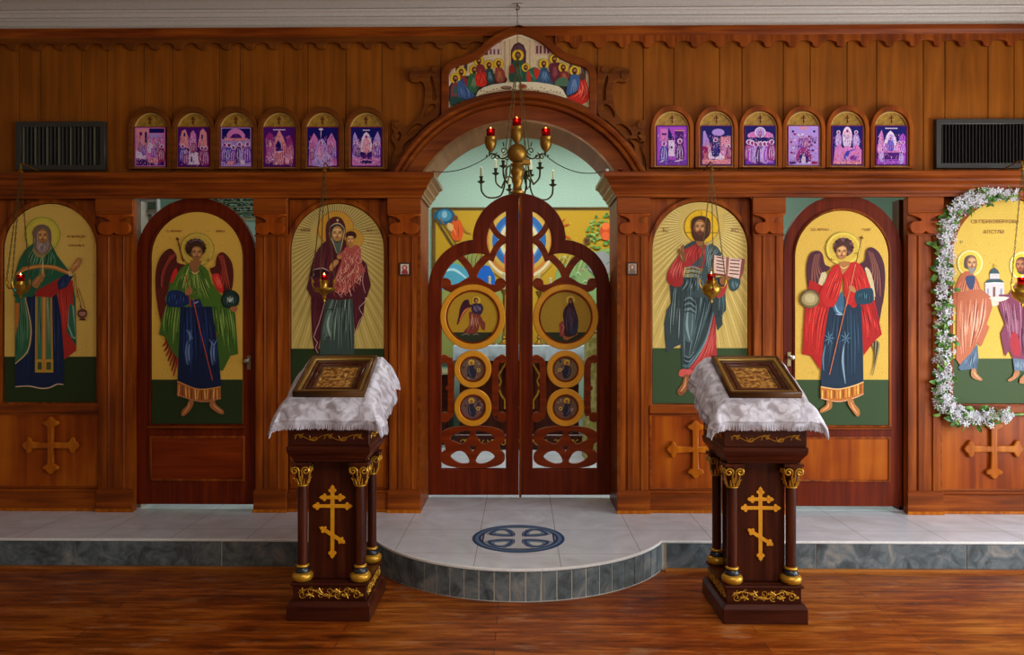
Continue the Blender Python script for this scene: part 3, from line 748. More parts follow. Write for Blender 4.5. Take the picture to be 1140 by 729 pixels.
# ---------------------------------------------------------------- far left: priest saint with censer
def icon_saint():
    g = bg(5, 107.5, 227, 447.5, 397, GOLD, GRN)
    speckle(g, 10, 105, 250, 395, 60, ['#a08030', '#c6a450'])
    g.o(0, 200, 5.608)
    g.ell(268, 345, 112, 112, '#8e9434'); g.ell(268, 345, 106, 106, '#bfae3c'); g.ell(268, 345, 90, 90, '#c8b445')
    # cloak left hanging part and right drape
    g.o(0, 320, 5.208)
    g.poly([(330, -60), (420, -40), (440, 60), (445, 300), (445, 365), (372, 415), (360, 250)], '#23553c')
    g.poly([(330, -60), (425, -40), (430, 120), (385, 250), (445, 340), (445, 365), (374, 418), (350, 200)], '#a02820')
    g.folds([(350, -20), (365, 150), (380, 380)], [(420, 0), (410, 130), (440, 350)], 6, 6, ['#c23c30', '#7a1a16'])
    g.poly([(405, 90), (432, 110), (442, 300), (418, 290), (395, 220)], '#7f9484'); g.poly([(405, 90), (420, 100), (440, 280), (430, 290), (400, 215)], '#2b5c42')
    # blue under robe
    g.poly([(170, 20), (120, 180), (92, 440), (92, 575), (170, 570), (240, 585), (290, 580), (340, 560), (372, 562), (375, 400), (355, 160), (330, 20)], '#18233f')
    g.folds([(140, 60), (130, 300), (110, 560)], [(350, 60), (360, 300), (365, 550)], 12, 6, ['#26365c', '#101828', '#30436a'])
    g.line([(92, 575), (170, 571), (240, 584), (290, 580), (335, 560), (370, 562)], 7, '#c8a88a', 4, .2)
    # stole
    g.poly([(208, 20), (206, 490), (312, 492), (305, 20)], '#a5763a'); g.poly([(218, 20), (220, 415), (246, 415), (244, 20)], '#3d6a46'); g.poly([(272, 20), (270, 415), (300, 415), (292, 20)], '#3d6a46')
    g.folds([(220, 30), (224, 400)], [(242, 30), (244, 400)], 4, 5, ['#6d8f6a', '#22432c']); g.folds([(274, 30), (274, 400)], [(290, 30), (296, 400)], 4, 5, ['#7c9a72', '#22432c'])
    g.line([(259, 20), (258, 490)], 17, '#b06a28', 1, 0); g.line([(259, 20), (258, 490)], 6, '#d09850', 1, 0)
    g.rect(208, 418, 312, 492, '#b08a30'); g.rect(222, 432, 246, 476, '#3a4a26'); g.rect(272, 432, 300, 476, '#4a4a26'); g.line([(259, 415), (258, 490)], 10, '#c0702c', 1, 0)
    # left hanging cloak
    g.poly([(78, 40), (92, 60), (90, 440), (125, 420), (170, 380), (183, 290), (180, 200), (165, 120), (150, 40)], '#2f5c3e')
    g.folds([(90, 60), (95, 250), (95, 420)], [(150, 60), (178, 200), (165, 370)], 9, 6, ['#6d8c6a', '#1d3f2a', '#4a7854'])
    g.poly([(92, 90), (118, 90), (112, 200), (92, 280)], '#b0682c')
    g.line([(150, 60), (180, 200), (182, 290), (160, 375), (92, 442)], 8, '#c2a070', 4, .3)
    # upper body
    g.o(0, 200, 5.608)
    g.poly([(210, 680), (225, 730), (330, 735), (420, 660), (450, 585), (400, 560), (330, 640)], '#96241e')
    g.poly([(360, 640), (400, 590), (455, 580), (462, 600), (420, 670), (370, 690)], '#1c2848'); g.folds([(380, 610), (380, 680)], [(450, 590), (425, 665)], 4, 5, ['#31426c'])
    g.poly([(218, 392), (160, 440), (125, 500), (98, 590), (85, 690), (100, 730), (210, 730), (235, 690), (330, 640), (440, 575), (400, 525), (360, 470), (325, 400), (270, 440)], '#24553a', 0)
    g.folds([(215, 410), (160, 480), (115, 640)], [(320, 420), (360, 500), (330, 620)], 18, 7, ['#4f8258', '#183c28', '#7fa080', '#22553c'])
    g.poly([(108, 582), (150, 545), (250, 528), (350, 535), (440, 575), (425, 592), (340, 560), (250, 552), (150, 570), (100, 612)], '#a8642a'); g.line([(110, 595), (180, 555), (260, 541), (350, 548), (430, 582)], 8, '#c99250', 4, .2)
    g.poly([(262, 560), (280, 560), (284, 600), (268, 640), (255, 640)], '#b06a2c')
    g.poly([(205, 440), (225, 400), (270, 470), (320, 400), (330, 430), (275, 490), (230, 480)], '#8c7a48')
    g.line([(272, 480), (272, 600)], 8, '#c0b27a'); g.line([(258, 600), (288, 600)], 8, '#c0b27a')
    # hands
    g.poly([(200, 650), (235, 605), (262, 590), (280, 605), (262, 640), (235, 680)], '#9a6636', 2); g.line([(215, 655), (255, 605)], 6, '#c79060')
    g.poly([(430, 570), (455, 545), (470, 520), (490, 488), (512, 492), (515, 515), (495, 550), (465, 580), (440, 590)], '#a06a3a', 2); g.line([(450, 565), (500, 500)], 8, '#d09a64'); g.line([(475, 545), (508, 515)], 5, '#d09a64')
    g.poly([(420, 575), (445, 570), (462, 598), (440, 604)], '#c0a060')
    # head
    g.poly([(212, 360), (206, 330), (225, 295), (265, 280), (305, 292), (325, 330), (325, 400), (305, 450), (265, 468), (225, 440), (212, 400)], '#6e5648', 3)
    g.folds([(225, 320), (218, 380), (240, 445)], [(315, 320), (320, 400), (290, 455)], 10, 7, ['#a3908a', '#5a4038', '#8a7468'])
    face(g, 272, 352, 46, '#9a6a3a', '#c8955c')
    g.poly([(238, 385), (262, 398), (285, 398), (308, 385), (308, 430), (268, 465), (234, 430)], '#8d7a74', 2); g.folds([(242, 395), (252, 450)], [(302, 395), (285, 455)], 7, 6, ['#b6a49c', '#6c564e'])
    g.line([(262, 392), (285, 392)], 5, '#7c3628')
    # censer and chains
    g.line([(470, 585), (472, 640), (460, 740)], 3, '#6e3e22', 1, 0); g.line([(478, 585), (490, 740)], 3, '#6e3e22', 1, 0)
    g.o(0, 320, 5.208); g.line([(450, 0), (475, 105)], 3, '#6e3e22', 1, 0); g.line([(460, 0), (500, 120)], 3, '#6e3e22', 1, 0)
    g.ell(483, 150, 28, 27, '#5c2c22'); g.ell(483, 150, 20, 17, '#9a6a58'); g.line([(455, 138), (510, 138)], 6, '#3c1c16'); g.poly([(470, 178), (496, 178), (505, 190), (462, 190)], '#5c2c22'); g.line([(468, 100), (480, 125)], 8, '#5c2c22')
    icon('saint_icon', g, .046, 'tall arched icon of a grey-bearded priest in green vestments holding a censer', insc=[('Ѳ ПРАВЕДН', 85.5, 264.5, 3.6), ('ІОАННЪ К', 85.5, 274.5, 3.6)])
icon_saint()

# ---------------------------------------------------------------- archangels
def wing(g, pts, base, lines, cols):
    g.poly(pts, base, 4)
    for a, b, c in lines: g.line([a, b, c], 5, random.choice(cols))
def icon_michael(t):
    g = bg(169, 270, 236, 471.5, 422.5, '#cca040', GRN)
    speckle(g, 172, 268, 250, 420, 90, ['#987628', '#c4a048'])
    g.o(150, 200, 5.207)
    g.ell(365, 405, 98, 98, '#8b7a2c'); g.ell(365, 405, 94, 94, '#c2a342'); g.ell(365, 405, 80, 80, '#bb9a3c')
    # staff top
    g.line([(250, 340), (285, 475)], 6, '#5e2a14', 1, 0); g.line([(241, 348), (262, 345)], 6, '#5e2a14', 1, 0); g.ell(249, 340, 6, 6, '#5e2a14')
    # wings
    g.poly([(250, 480), (245, 440), (215, 400), (180, 415), (145, 460), (125, 540), (125, 640), (140, 740), (180, 800), (230, 700), (270, 560), (300, 500)], '#4e1a14', 4)
    for i in range(14):
        t_ = i/13; g.line([(245-40*t_, 430+10*t_), (200-50*t_, 480+80*t_), (150+20*t_, 560+200*t_)], 8, ['#8c2c1e', '#34100c', '#a84430'][i % 3])
    g.poly([(215, 560), (245, 510), (250, 580), (215, 660), (190, 690)], '#c02a22', 2)
    g.poly([(440, 520), (470, 500), (478, 450), (505, 420), (540, 440), (568, 490), (575, 570), (560, 650), (520, 660), (470, 580)], '#4e1a14', 4)
    for i in range(12):
        t_ = i/11; g.line([(485+30*t_, 440-5*t_), (510+25*t_, 520+20*t_), (480+75*t_, 600+40*t_)], 7, ['#8c2c1e', '#34100c', '#a84430'][i % 3])
    g.poly([(450, 560), (490, 545), (515, 620), (512, 655), (480, 640)], '#c02a22', 2); g.folds([(460, 565), (490, 640)], [(490, 550), (514, 650)], 4, 5, ['#e05848'])
    g.o(150, 330, 4.857)
    # left wing tail feathers and wing lower
    g.poly([(120, -40), (200, -60), (180, 60), (150, 170), (128, 60)], '#5a1a14')
    for a in range(7): 
        x = 160+a*10; g.line([(x+10, 215+a*12), (x+12, 250+a*16), (x-8, 268+a*27)], 11, ['#8c2018', '#5e1410'][a % 2], 4, .5)
    # green cloak (lower)
    g.poly([(190, -80), (175, 40), (150, 120), (135, 205), (165, 215), (200, 290), (240, 340), (250, 100), (300, -20)], '#3b5a1e')
    g.folds([(180, 20), (160, 120), (160, 200)], [(260, 0), (245, 160), (235, 320)], 9, 8, ['#7a9440', '#25390f', '#567a2c'])
    g.poly([(400, -60), (500, 30), (545, 80), (562, 310), (520, 320), (480, 400), (440, 400), (450, 200), (400, 60)], '#3b5a1e')
    g.folds([(420, 0), (430, 150), (465, 380)], [(530, 70), (550, 200), (545, 310)], 10, 8, ['#6d8a3a', '#22360e', '#8aa24c', '#2e4a16'])
    # blue tunic
    g.poly([(250, 20), (245, 200), (235, 460), (240, 480), (350, 500), (465, 490), (470, 470), (450, 250), (420, 60), (390, 10)], '#141e3c')
    g.folds([(262, 40), (262, 250), (250, 465)], [(415, 60), (440, 250), (455, 470)], 11, 8, ['#26386c', '#0c142a', '#1c2c58'])
    for cx_, w_ in ((295, 24), (430, 20)):
        g.ell(cx_, 300, w_, 70, '#22345e'); g.line([(cx_-6, 240), (cx_-14, 300), (cx_-6, 370)], 10, '#5a7094'); g.line([(cx_+4, 255), (cx_, 300), (cx_+4, 350)], 6, '#7f94b0')
    for q_ in range(5): g.line([(280+q_*8, 180), (300, 200+q_*10), (320-q_*4, 230)], 4, '#6a80a8')
    g.line([(405, 230), (430, 260), (450, 230)], 5, '#6a80a8')
    # hem
    g.poly([(234, 455), (232, 530), (330, 562), (400, 565), (470, 548), (468, 488), (400, 498), (330, 497)], '#9a5428')
    for i in range(13): 
        x = 245+i*17; g.line([(x, 475+min(i, 4)*6), (x+random.uniform(-6, 6), 540+min(i, 4)*4)], 7, ['#d8963c', '#6a3418', '#e0b058'][i % 3], 1, .3)
    g.line([(234, 457), (330, 497), (400, 499), (468, 487)], 6, '#c88848', 4, 0); g.line([(232, 530), (330, 562), (400, 566), (470, 549)], 6, '#a8704a', 4, 0)
    # feet
    g.poly([(298, 560), (322, 566), (318, 590), (300, 620), (270, 645), (255, 640), (262, 612), (285, 590)], '#9a5c34', 2); g.poly([(412, 566), (435, 562), (445, 585), (480, 612), (486, 632), (465, 634), (425, 610), (408, 590)], '#9a5c34', 2)
    g.line([(300, 575), (292, 600), (265, 636)], 8, '#c88c58'); g.line([(425, 580), (445, 600), (475, 624)], 8, '#c88c58')
    # upper body
    g.o(150, 200, 5.207)
    g.poly([(315, 485), (260, 530), (225, 600), (200, 640), (190, 729), (420, 735), (520, 729), (505, 670), (450, 600), (430, 530), (385, 490)], '#44641f', 2)
    g.folds([(300, 500), (240, 600), (215, 700)], [(390, 500), (440, 600), (500, 710)], 16, 7, ['#7f9a44', '#263c12', '#a0b25c', '#335018'])
    for a in ((330, 560), (375, 640)):
        for k in range(7): g.line([a, (a[0]+34*cos(k*.9), a[1]+48*sin(k*.9))], 3, '#7c9444')
    g.poly([(200, 650), (245, 640), (300, 660), (330, 700), (290, 735), (200, 735), (190, 690)], '#18264e', 2); g.folds([(205, 660), (200, 725)], [(300, 665), (290, 725)], 6, 7, ['#34508c', '#0f1a36'])
    g.poly([(330, 700), (380, 690), (400, 735), (320, 735)], '#1a2850'); g.line([(345, 720), (375, 705)], 8, '#8aa0c0')
    g.poly([(330, 470), (390, 470), (380, 500), (355, 550), (325, 510)], '#8c5a34', 2); g.line([(330, 530), (355, 545), (380, 528)], 6, '#d8b070')
    # head
    g.ell(358, 400, 57, 52, '#33200f'); 
    for k in range(16): g.ell(358+48*cos(k*.42+3.0), 395+42*sin(k*.42+3.0), 14, 12, ['#3c2414', '#54341c', '#2c1a0c'][k % 3])
    face(g, 365, 425, 44, '#8c5c34', '#b88450')
    g.poly([(318, 380), (340, 362), (375, 362), (405, 385), (395, 398), (365, 385), (335, 395)], '#3c2616', 2); g.line([(315, 370), (360, 350), (410, 368)], 6, '#6a5468')
    g.line([(285, 440), (280, 460), (300, 462)], 5, '#6a3a1a'); g.line([(430, 450), (432, 468), (415, 470)], 5, '#6a3a1a')
    # staff hand and staff
    g.line([(300, 550), (330, 735)], 6, '#a03a24', 1, 0)
    g.poly([(300, 640), (320, 622), (335, 630), (338, 660), (300, 670)], '#9a6238', 2)
    # orb
    g.ell(560, 690, 52, 50, '#14201c'); g.ell(560, 690, 44, 42, '#1f3830'); g.line([(545, 705), (548, 668), (558, 700), (560, 660), (565, 702), (575, 670), (578, 708)], 5, '#b8c4b8')
    g.o(150, 330, 4.857)
    g.line([(320, 10), (350, 150), (425, 452)], 5, '#b04030', 1, 0)
    g.ell(520, 22, 50, 42, '#16241e'); g.ell(520, 20, 40, 33, '#22382f'); g.line([(505, 35), (507, 5), (517, 30), (520, 0), (524, 30), (533, 5), (536, 35)], 5, '#b8c4b8')
    g.poly([(520, 60), (550, 52), (560, 68), (545, 85), (525, 78)], '#9a6238', 2)
    icon('painted_icon', g, .042, '', insc=[('С. АРХАНГ', 194.5, 258.5, 3.4), ('МИХА', 246, 258.5, 3.4)], parent=t)
def icon_gabriel(t):
    g = bg(885.3, 989, 234.5, 473, 422.7, '#d2aa48', GRNR)
    speckle(g, 888, 986, 250, 420, 90, ['#a98630', '#d8b95a'])
    g.o(870, 200, 5.207)
    g.ell(357, 400, 103, 98, '#a8963c'); g.ell(357, 400, 98, 94, '#dcc050'); g.ell(357, 400, 85, 82, '#cfae46')
    g.line([(463, 335), (430, 480)], 5, '#6a3418', 1, 0); g.line([(452, 335), (474, 340)], 6, '#5e2a14', 1, 0); g.line([(463, 325), (460, 350)], 6, '#5e2a14', 1, 0)
    g.poly([(280, 510), (250, 490), (235, 430), (205, 412), (165, 430), (145, 490), (145, 570), (160, 650), (210, 660), (240, 560)], '#4a2430', 4)
    for i in range(13):
        t_ = i/12; g.line([(225-35*t_, 425+10*t_), (215-40*t_, 500+20*t_), (250-80*t_, 560+70*t_)], 7, ['#7a4040', '#331620', '#8c5a48'][i % 3])
    g.poly([(230, 540), (262, 555), (215, 680), (205, 640)], '#c8b88c', 2)
    g.poly([(440, 500), (480, 470), (490, 410), (520, 392), (560, 420), (592, 490), (598, 600), (580, 735), (540, 735), (530, 600), (490, 540)], '#4a2430', 4)
    for i in range(14):
        t_ = i/13; g.line([(495+35*t_, 410+15*t_), (520+50*t_, 500+30*t_), (500+80*t_, 560+150*t_)], 7, ['#7a4040', '#331620', '#8c5a48'][i % 3])
    g.poly([(480, 515), (505, 520), (530, 590), (545, 730), (530, 730), (515, 630)], '#c8b88c', 2)
    g.o(870, 330, 4.857)
    g.poly([(500, 0), (550, 0), (525, 150), (505, 150)], '#4a2430')
    for a in range(6): g.line([(490+a*6, 215+a*6), (495+a*8-12, 255+a*4), (520-a*6, 285+a*28)], 9, ['#2c2418', '#8a7a50'][a % 2], 4, .4)
    # red cloak
    g.poly([(150, -90), (125, 60), (110, 310), (160, 322), (210, 400), (225, 250), (260, 40), (300, -20)], '#a81c18')
    g.folds([(150, -20), (125, 150), (125, 300)], [(280, 0), (235, 150), (205, 370)], 9, 8, ['#d03a30', '#7a1010', '#c42820'])
    g.poly([(410, -20), (500, 20), (540, 205), (500, 240), (440, 320), (430, 100)], '#a81c18')
    g.folds([(420, 30), (440, 150), (445, 300)], [(490, 30), (525, 150), (535, 200)], 7, 8, ['#d03a30', '#7a1010'])
    # tunic
    g.poly([(270, 0), (250, 80), (225, 250), (210, 440), (212, 490), (330, 500), (440, 465), (438, 300), (430, 60), (400, 0)], '#1d2f42')
    g.folds([(270, 60), (245, 250), (225, 470)], [(410, 60), (425, 250), (430, 450)], 12, 8, ['#2f4a60', '#111e2c', '#24384c'])
    for cx_ in (255, 345):
        for k in range(7): g.line([(cx_, 225), (cx_+28*cos(k*.9), 225+38*sin(k*.9))], 5, '#5d7e92')
    g.line([(335, 260), (328, 350), (342, 470)], 12, '#7c98ac'); g.line([(235, 260), (222, 330), (225, 400)], 9, '#5c7a90')
    g.ell(305, 55, 30, 38, '#3e6480'); g.line([(285, 40), (300, 80), (330, 95)], 8, '#90b0c4'); g.line([(290, 95), (330, 100)], 6, '#b0c4d0')
    g.poly([(208, 485), (210, 548), (300, 566), (380, 550), (440, 525), (440, 460), (380, 482), (300, 500)], '#b86a28')
    for i in range(14):
        x = 218+i*16; g.line([(x, 505-max(0, i-6)*5), (x, 550-max(0, i-7)*4)], 7, ['#eec05c', '#7a3a18', '#d89438'][i % 3], 1, .3)
    g.line([(210, 487), (300, 500), (380, 484), (440, 461)], 6, '#e6b878', 4, 0); g.line([(210, 549), (300, 567), (380, 551), (440, 525)], 6, '#d89a78', 4, 0)
    g.poly([(242, 560), (268, 562), (270, 590), (262, 608), (215, 628), (203, 622), (212, 604), (240, 585)], '#b0703c', 2); g.poly([(355, 556), (382, 552), (392, 580), (418, 610), (418, 642), (402, 645), (375, 610), (358, 585)], '#b0703c', 2)
    g.line([(250, 575), (248, 595), (215, 618)], 8, '#dca06a'); g.line([(370, 570), (385, 600), (408, 632)], 8, '#dca06a')
    g.o(870, 200, 5.207)
    g.poly([(330, 490), (290, 510), (250, 590), (215, 660), (215, 735), (300, 735), (335, 650), (350, 560), (385, 700), (400, 735), (430, 735), (460, 620), (500, 640), (490, 570), (460, 500), (410, 480)], '#ac1d18', 2)
    g.poly([(335, 490), (290, 520), (230, 660), (260, 735), (320, 700), (350, 560)], '#b82420', 2)
    g.poly([(360, 560), (400, 480), (455, 495), (500, 590), (510, 640), (430, 650), (420, 700), (370, 720)], '#b82420', 2)
    g.folds([(320, 500), (270, 600), (235, 700)], [(345, 560), (330, 640), (300, 715)], 8, 7, ['#e0463a', '#7e1210', '#d0342a']); g.folds([(370, 570), (375, 640), (380, 700)], [(450, 500), (490, 580), (500, 635)], 9, 7, ['#e0463a', '#7e1210', '#d0342a'])
    g.poly([(315, 735), (330, 670), (345, 640), (360, 700), (358, 735)], '#3a5c78')
    g.poly([(425, 650), (480, 630), (520, 630), (530, 670), (520, 715), (430, 720)], '#1f3c4c', 2); g.folds([(440, 660), (440, 710)], [(515, 640), (520, 700)], 5, 6, ['#4c7480', '#12242e'])
    g.poly([(330, 480), (390, 475), (385, 505), (350, 550), (340, 520)], '#a87040', 2); g.line([(335, 500), (355, 515), (385, 500)], 6, '#e0bc70')
    g.ell(357, 395, 55, 52, '#4a2c30')
    for k in range(16): g.ell(357+46*cos(k*.42+3.0), 390+42*sin(k*.42+3.0), 14, 12, ['#4c2a2c', '#6e4648', '#3c2020'][k % 3])
    face(g, 345, 420, 43, '#a87244', '#d8a468', gaze=-1)
    g.poly([(306, 385), (330, 362), (365, 360), (398, 380), (385, 395), (350, 382), (322, 396)], '#4a2c24', 2)
    g.line([(285, 450), (285, 462), (305, 465)], 5, '#8a5a1a'); g.line([(415, 430), (435, 425), (432, 445)], 5, '#8a5a1a')
    g.ell(162, 690, 57, 54, '#4a3a24'); g.ell(162, 690, 50, 47, '#8a7650'); g.ell(162, 690, 30, 30, '#a09060'); g.line([(145, 672), (150, 705)], 6, '#e6dcb8', 1, 0); g.line([(165, 670), (165, 708)], 6, '#e6dcb8', 1, 0); g.line([(148, 690), (182, 688)], 6, '#e6dcb8', 1, 0)
    g.line([(425, 490), (370, 735)], 5, '#d07a58', 1, 0)
    g.poly([(385, 620), (405, 615), (425, 635), (425, 655), (395, 645)], '#b07a48', 2)
    g.o(870, 330, 4.857); g.line([(355, 0), (320, 150), (255, 422)], 5, '#b86a48', 1, 0)
    g.ell(150, 18, 52, 45, '#6a5a38'); g.ell(150, 14, 44, 36, '#a08c5c'); g.ell(150, 10, 28, 24, '#b8a878')
    icon('painted_icon', g, .042, '', insc=[('СВ. АРХАН', 912.5, 257, 3.8), ('ГАВР', 964.5, 257, 3.8)], parent=t)

# ---------------------------------------------------------------- Mother and Child
def rays(g, cx, cy, x0, x1, yt, yb, n, c1, c2, lower):
    r = (x1-x0)/2; acx = (x0+x1)/2
    for i in range(n):
        a = 2*pi*i/n; 
        dx, dy = cos(a), sin(a); t = 30
        while True:
            x, y = cx+dx*t, cy+dy*t
            if x < x0+1.2 or x > x1-1.2 or y > lower-.5: break
            if y < yt+r and (x-acx)**2+(y-yt-r)**2 > (r-1.4)**2: break
            t += .6
        if t > 33: g.line([(cx+dx*26, cy+dy*26), (cx+dx*t, cy+dy*t)], .7 if t < 90 else .8, c1 if i % 2 else c2, 1, .25)
def icon_mother():
    g = bg(324.5, 427.5, 227, 449.5, 388, '#b89e52', GRN)
    rays(g, 372, 262, 324.5, 427.5, 227, 449, 150, '#8c7a40', '#cdbb7c', 388)
    g.o(310, 210, 6.077)
    g.ell(390, 272, 122, 122, '#a8682a'); g.ell(390, 272, 117, 117, '#c08a2c'); g.ell(512, 340, 66, 66, '#a8682a'); g.ell(512, 340, 62, 62, '#bb8a30')
    g.o(310, 310, 6.63)
    # maphorion lower
    g.poly([(240, -60), (245, 300), (252, 440), (268, 530), (290, 555), (310, 450), (350, 250), (420, 100), (540, 100), (560, 330), (570, 400), (628, 270), (640, 160), (655, 100), (640, -60)], '#4a1820')
    g.folds([(255, 80), (258, 300), (275, 520)], [(330, 80), (320, 280), (300, 500)], 5, 6, ['#6d2a30', '#30101a']); g.folds([(560, 60), (570, 220), (575, 370)], [(640, 60), (640, 140), (610, 280)], 6, 6, ['#6d2a30', '#30101a'])
    # blue-grey tunic
    g.poly([(390, 110), (350, 180), (315, 380), (305, 560), (560, 560), (562, 400), (545, 110)], '#37443e')
    g.folds([(395, 130), (335, 330), (315, 555)], [(540, 120), (545, 330), (555, 555)], 22, 9, ['#64766a', '#232e2b', '#4c5c54', '#8a9a88', '#2b3834'])
    g.ell(372, 330, 30, 100, '#55665c', .15); g.line([(385, 250), (365, 340), (385, 430)], 16, '#92a292'); g.line([(350, 240), (385, 225), (410, 240)], 6, '#1c2622')
    for pts in ([(345, 170), (300, 330), (262, 430), (290, 470), (275, 510), (295, 550)], [(560, 420), (600, 310), (626, 270), (595, 215), (648, 160), (618, 95), (640, 20)]):
        g.line(pts, 5, '#c0908c', 2, .1)
    # upper
    g.o(310, 210, 6.077)
    g.poly([(330, 350), (270, 410), (235, 490), (210, 600), (225, 735), (600, 735), (606, 560), (590, 500), (540, 470), (470, 440), (460, 370), (440, 340)], '#4c1a22', 2)
    g.folds([(320, 370), (260, 480), (240, 700)], [(420, 380), (420, 520), (390, 700)], 12, 7, ['#6a2a30', '#2f0f18', '#5a2028'])
    g.line([(590, 520), (570, 620), (590, 710)], 6, '#b87c80')
    g.poly([(235, 545), (300, 535), (345, 560), (330, 590), (250, 600), (222, 590)], '#31121a', 2); g.line([(232, 550), (300, 538), (345, 560)], 7, '#bd9a94'); g.line([(222, 612), (245, 575)], 6, '#bd9a94')
    # veil & face
    g.poly([(325, 350), (325, 250), (345, 210), (385, 190), (425, 200), (450, 240), (455, 290), (440, 350), (400, 440), (340, 420)], '#4a1a20', 3)
    g.folds([(335, 250), (335, 330), (350, 420)], [(350, 240), (350, 320), (385, 430)], 4, 6, ['#6d2a30', '#2c0e14'])
    g.ell(398, 300, 46, 60, '#26303a'); face(g, 400, 305, 52, '#a9793f', '#d2a468', gaze=1)
    g.poly([(365, 340), (400, 368), (440, 338), (432, 362), (415, 440), (395, 440), (375, 380)], '#4c5a4c', 2)
    g.line([(352, 260), (380, 240), (415, 238), (446, 268)], 7, '#c8b080'); g.line([(352, 262), (348, 310), (370, 360), (398, 440)], 6, '#c8b080'); g.line([(446, 268), (446, 300), (438, 340), (420, 430)], 6, '#c8b080')
    g.line([(402, 205), (402, 225)], 5, '#e0c078', 1, 0); g.line([(393, 214), (411, 214)], 5, '#e0c078', 1, 0)
    # child
    g.poly([(470, 385), (440, 420), (400, 450), (400, 470), (430, 480), (410, 540), (385, 600), (370, 640), (385, 680), (420, 705), (470, 690), (520, 640), (560, 580), (590, 560), (562, 500), (560, 420), (540, 385)], '#a84c44', 2)
    random.seed(5)
    for i in range(190):
        x = random.uniform(385, 575); y = random.uniform(400, 690)
        if x < 562-max(0, y-600)*.7 and x > 462-(y-400)*.3: g.line([(x, y), (x+random.uniform(-22, 10), y+random.uniform(12, 34)), (x+random.uniform(-30, 25), y+random.uniform(35, 60))], 4, ['#d48c78', '#7a2c2c', '#e0a890', '#8a3432'][i % 4])
    g.ell(495, 318, 36, 30, '#3a1e14'); face(g, 490, 345, 34, '#b07a44', '#d8a468'); g.poly([(462, 325), (470, 300), (495, 294), (522, 305), (528, 335), (505, 322), (480, 322)], '#3a1e14', 2)
    g.poly([(480, 375), (508, 375), (515, 392), (490, 402), (474, 392)], '#a9713f', 2)
    g.poly([(345, 530), (375, 490), (400, 480), (410, 500), (385, 530), (360, 560)], '#b0783f', 2); g.poly([(398, 455), (425, 450), (430, 470), (405, 478)], '#b0783f', 2); g.line([(360, 535), (395, 495)], 6, '#d8a468')
    icon('mother_child_icon', g, .046, 'tall arched icon of a dark red veiled mother holding a child, with gold rays', insc=[('МИР', 340.5, 258, 5.2), ('ѲУ', 411.5, 258.5, 5.2), ('ІС ХС', 412.5, 272, 2.6)])
icon_mother()

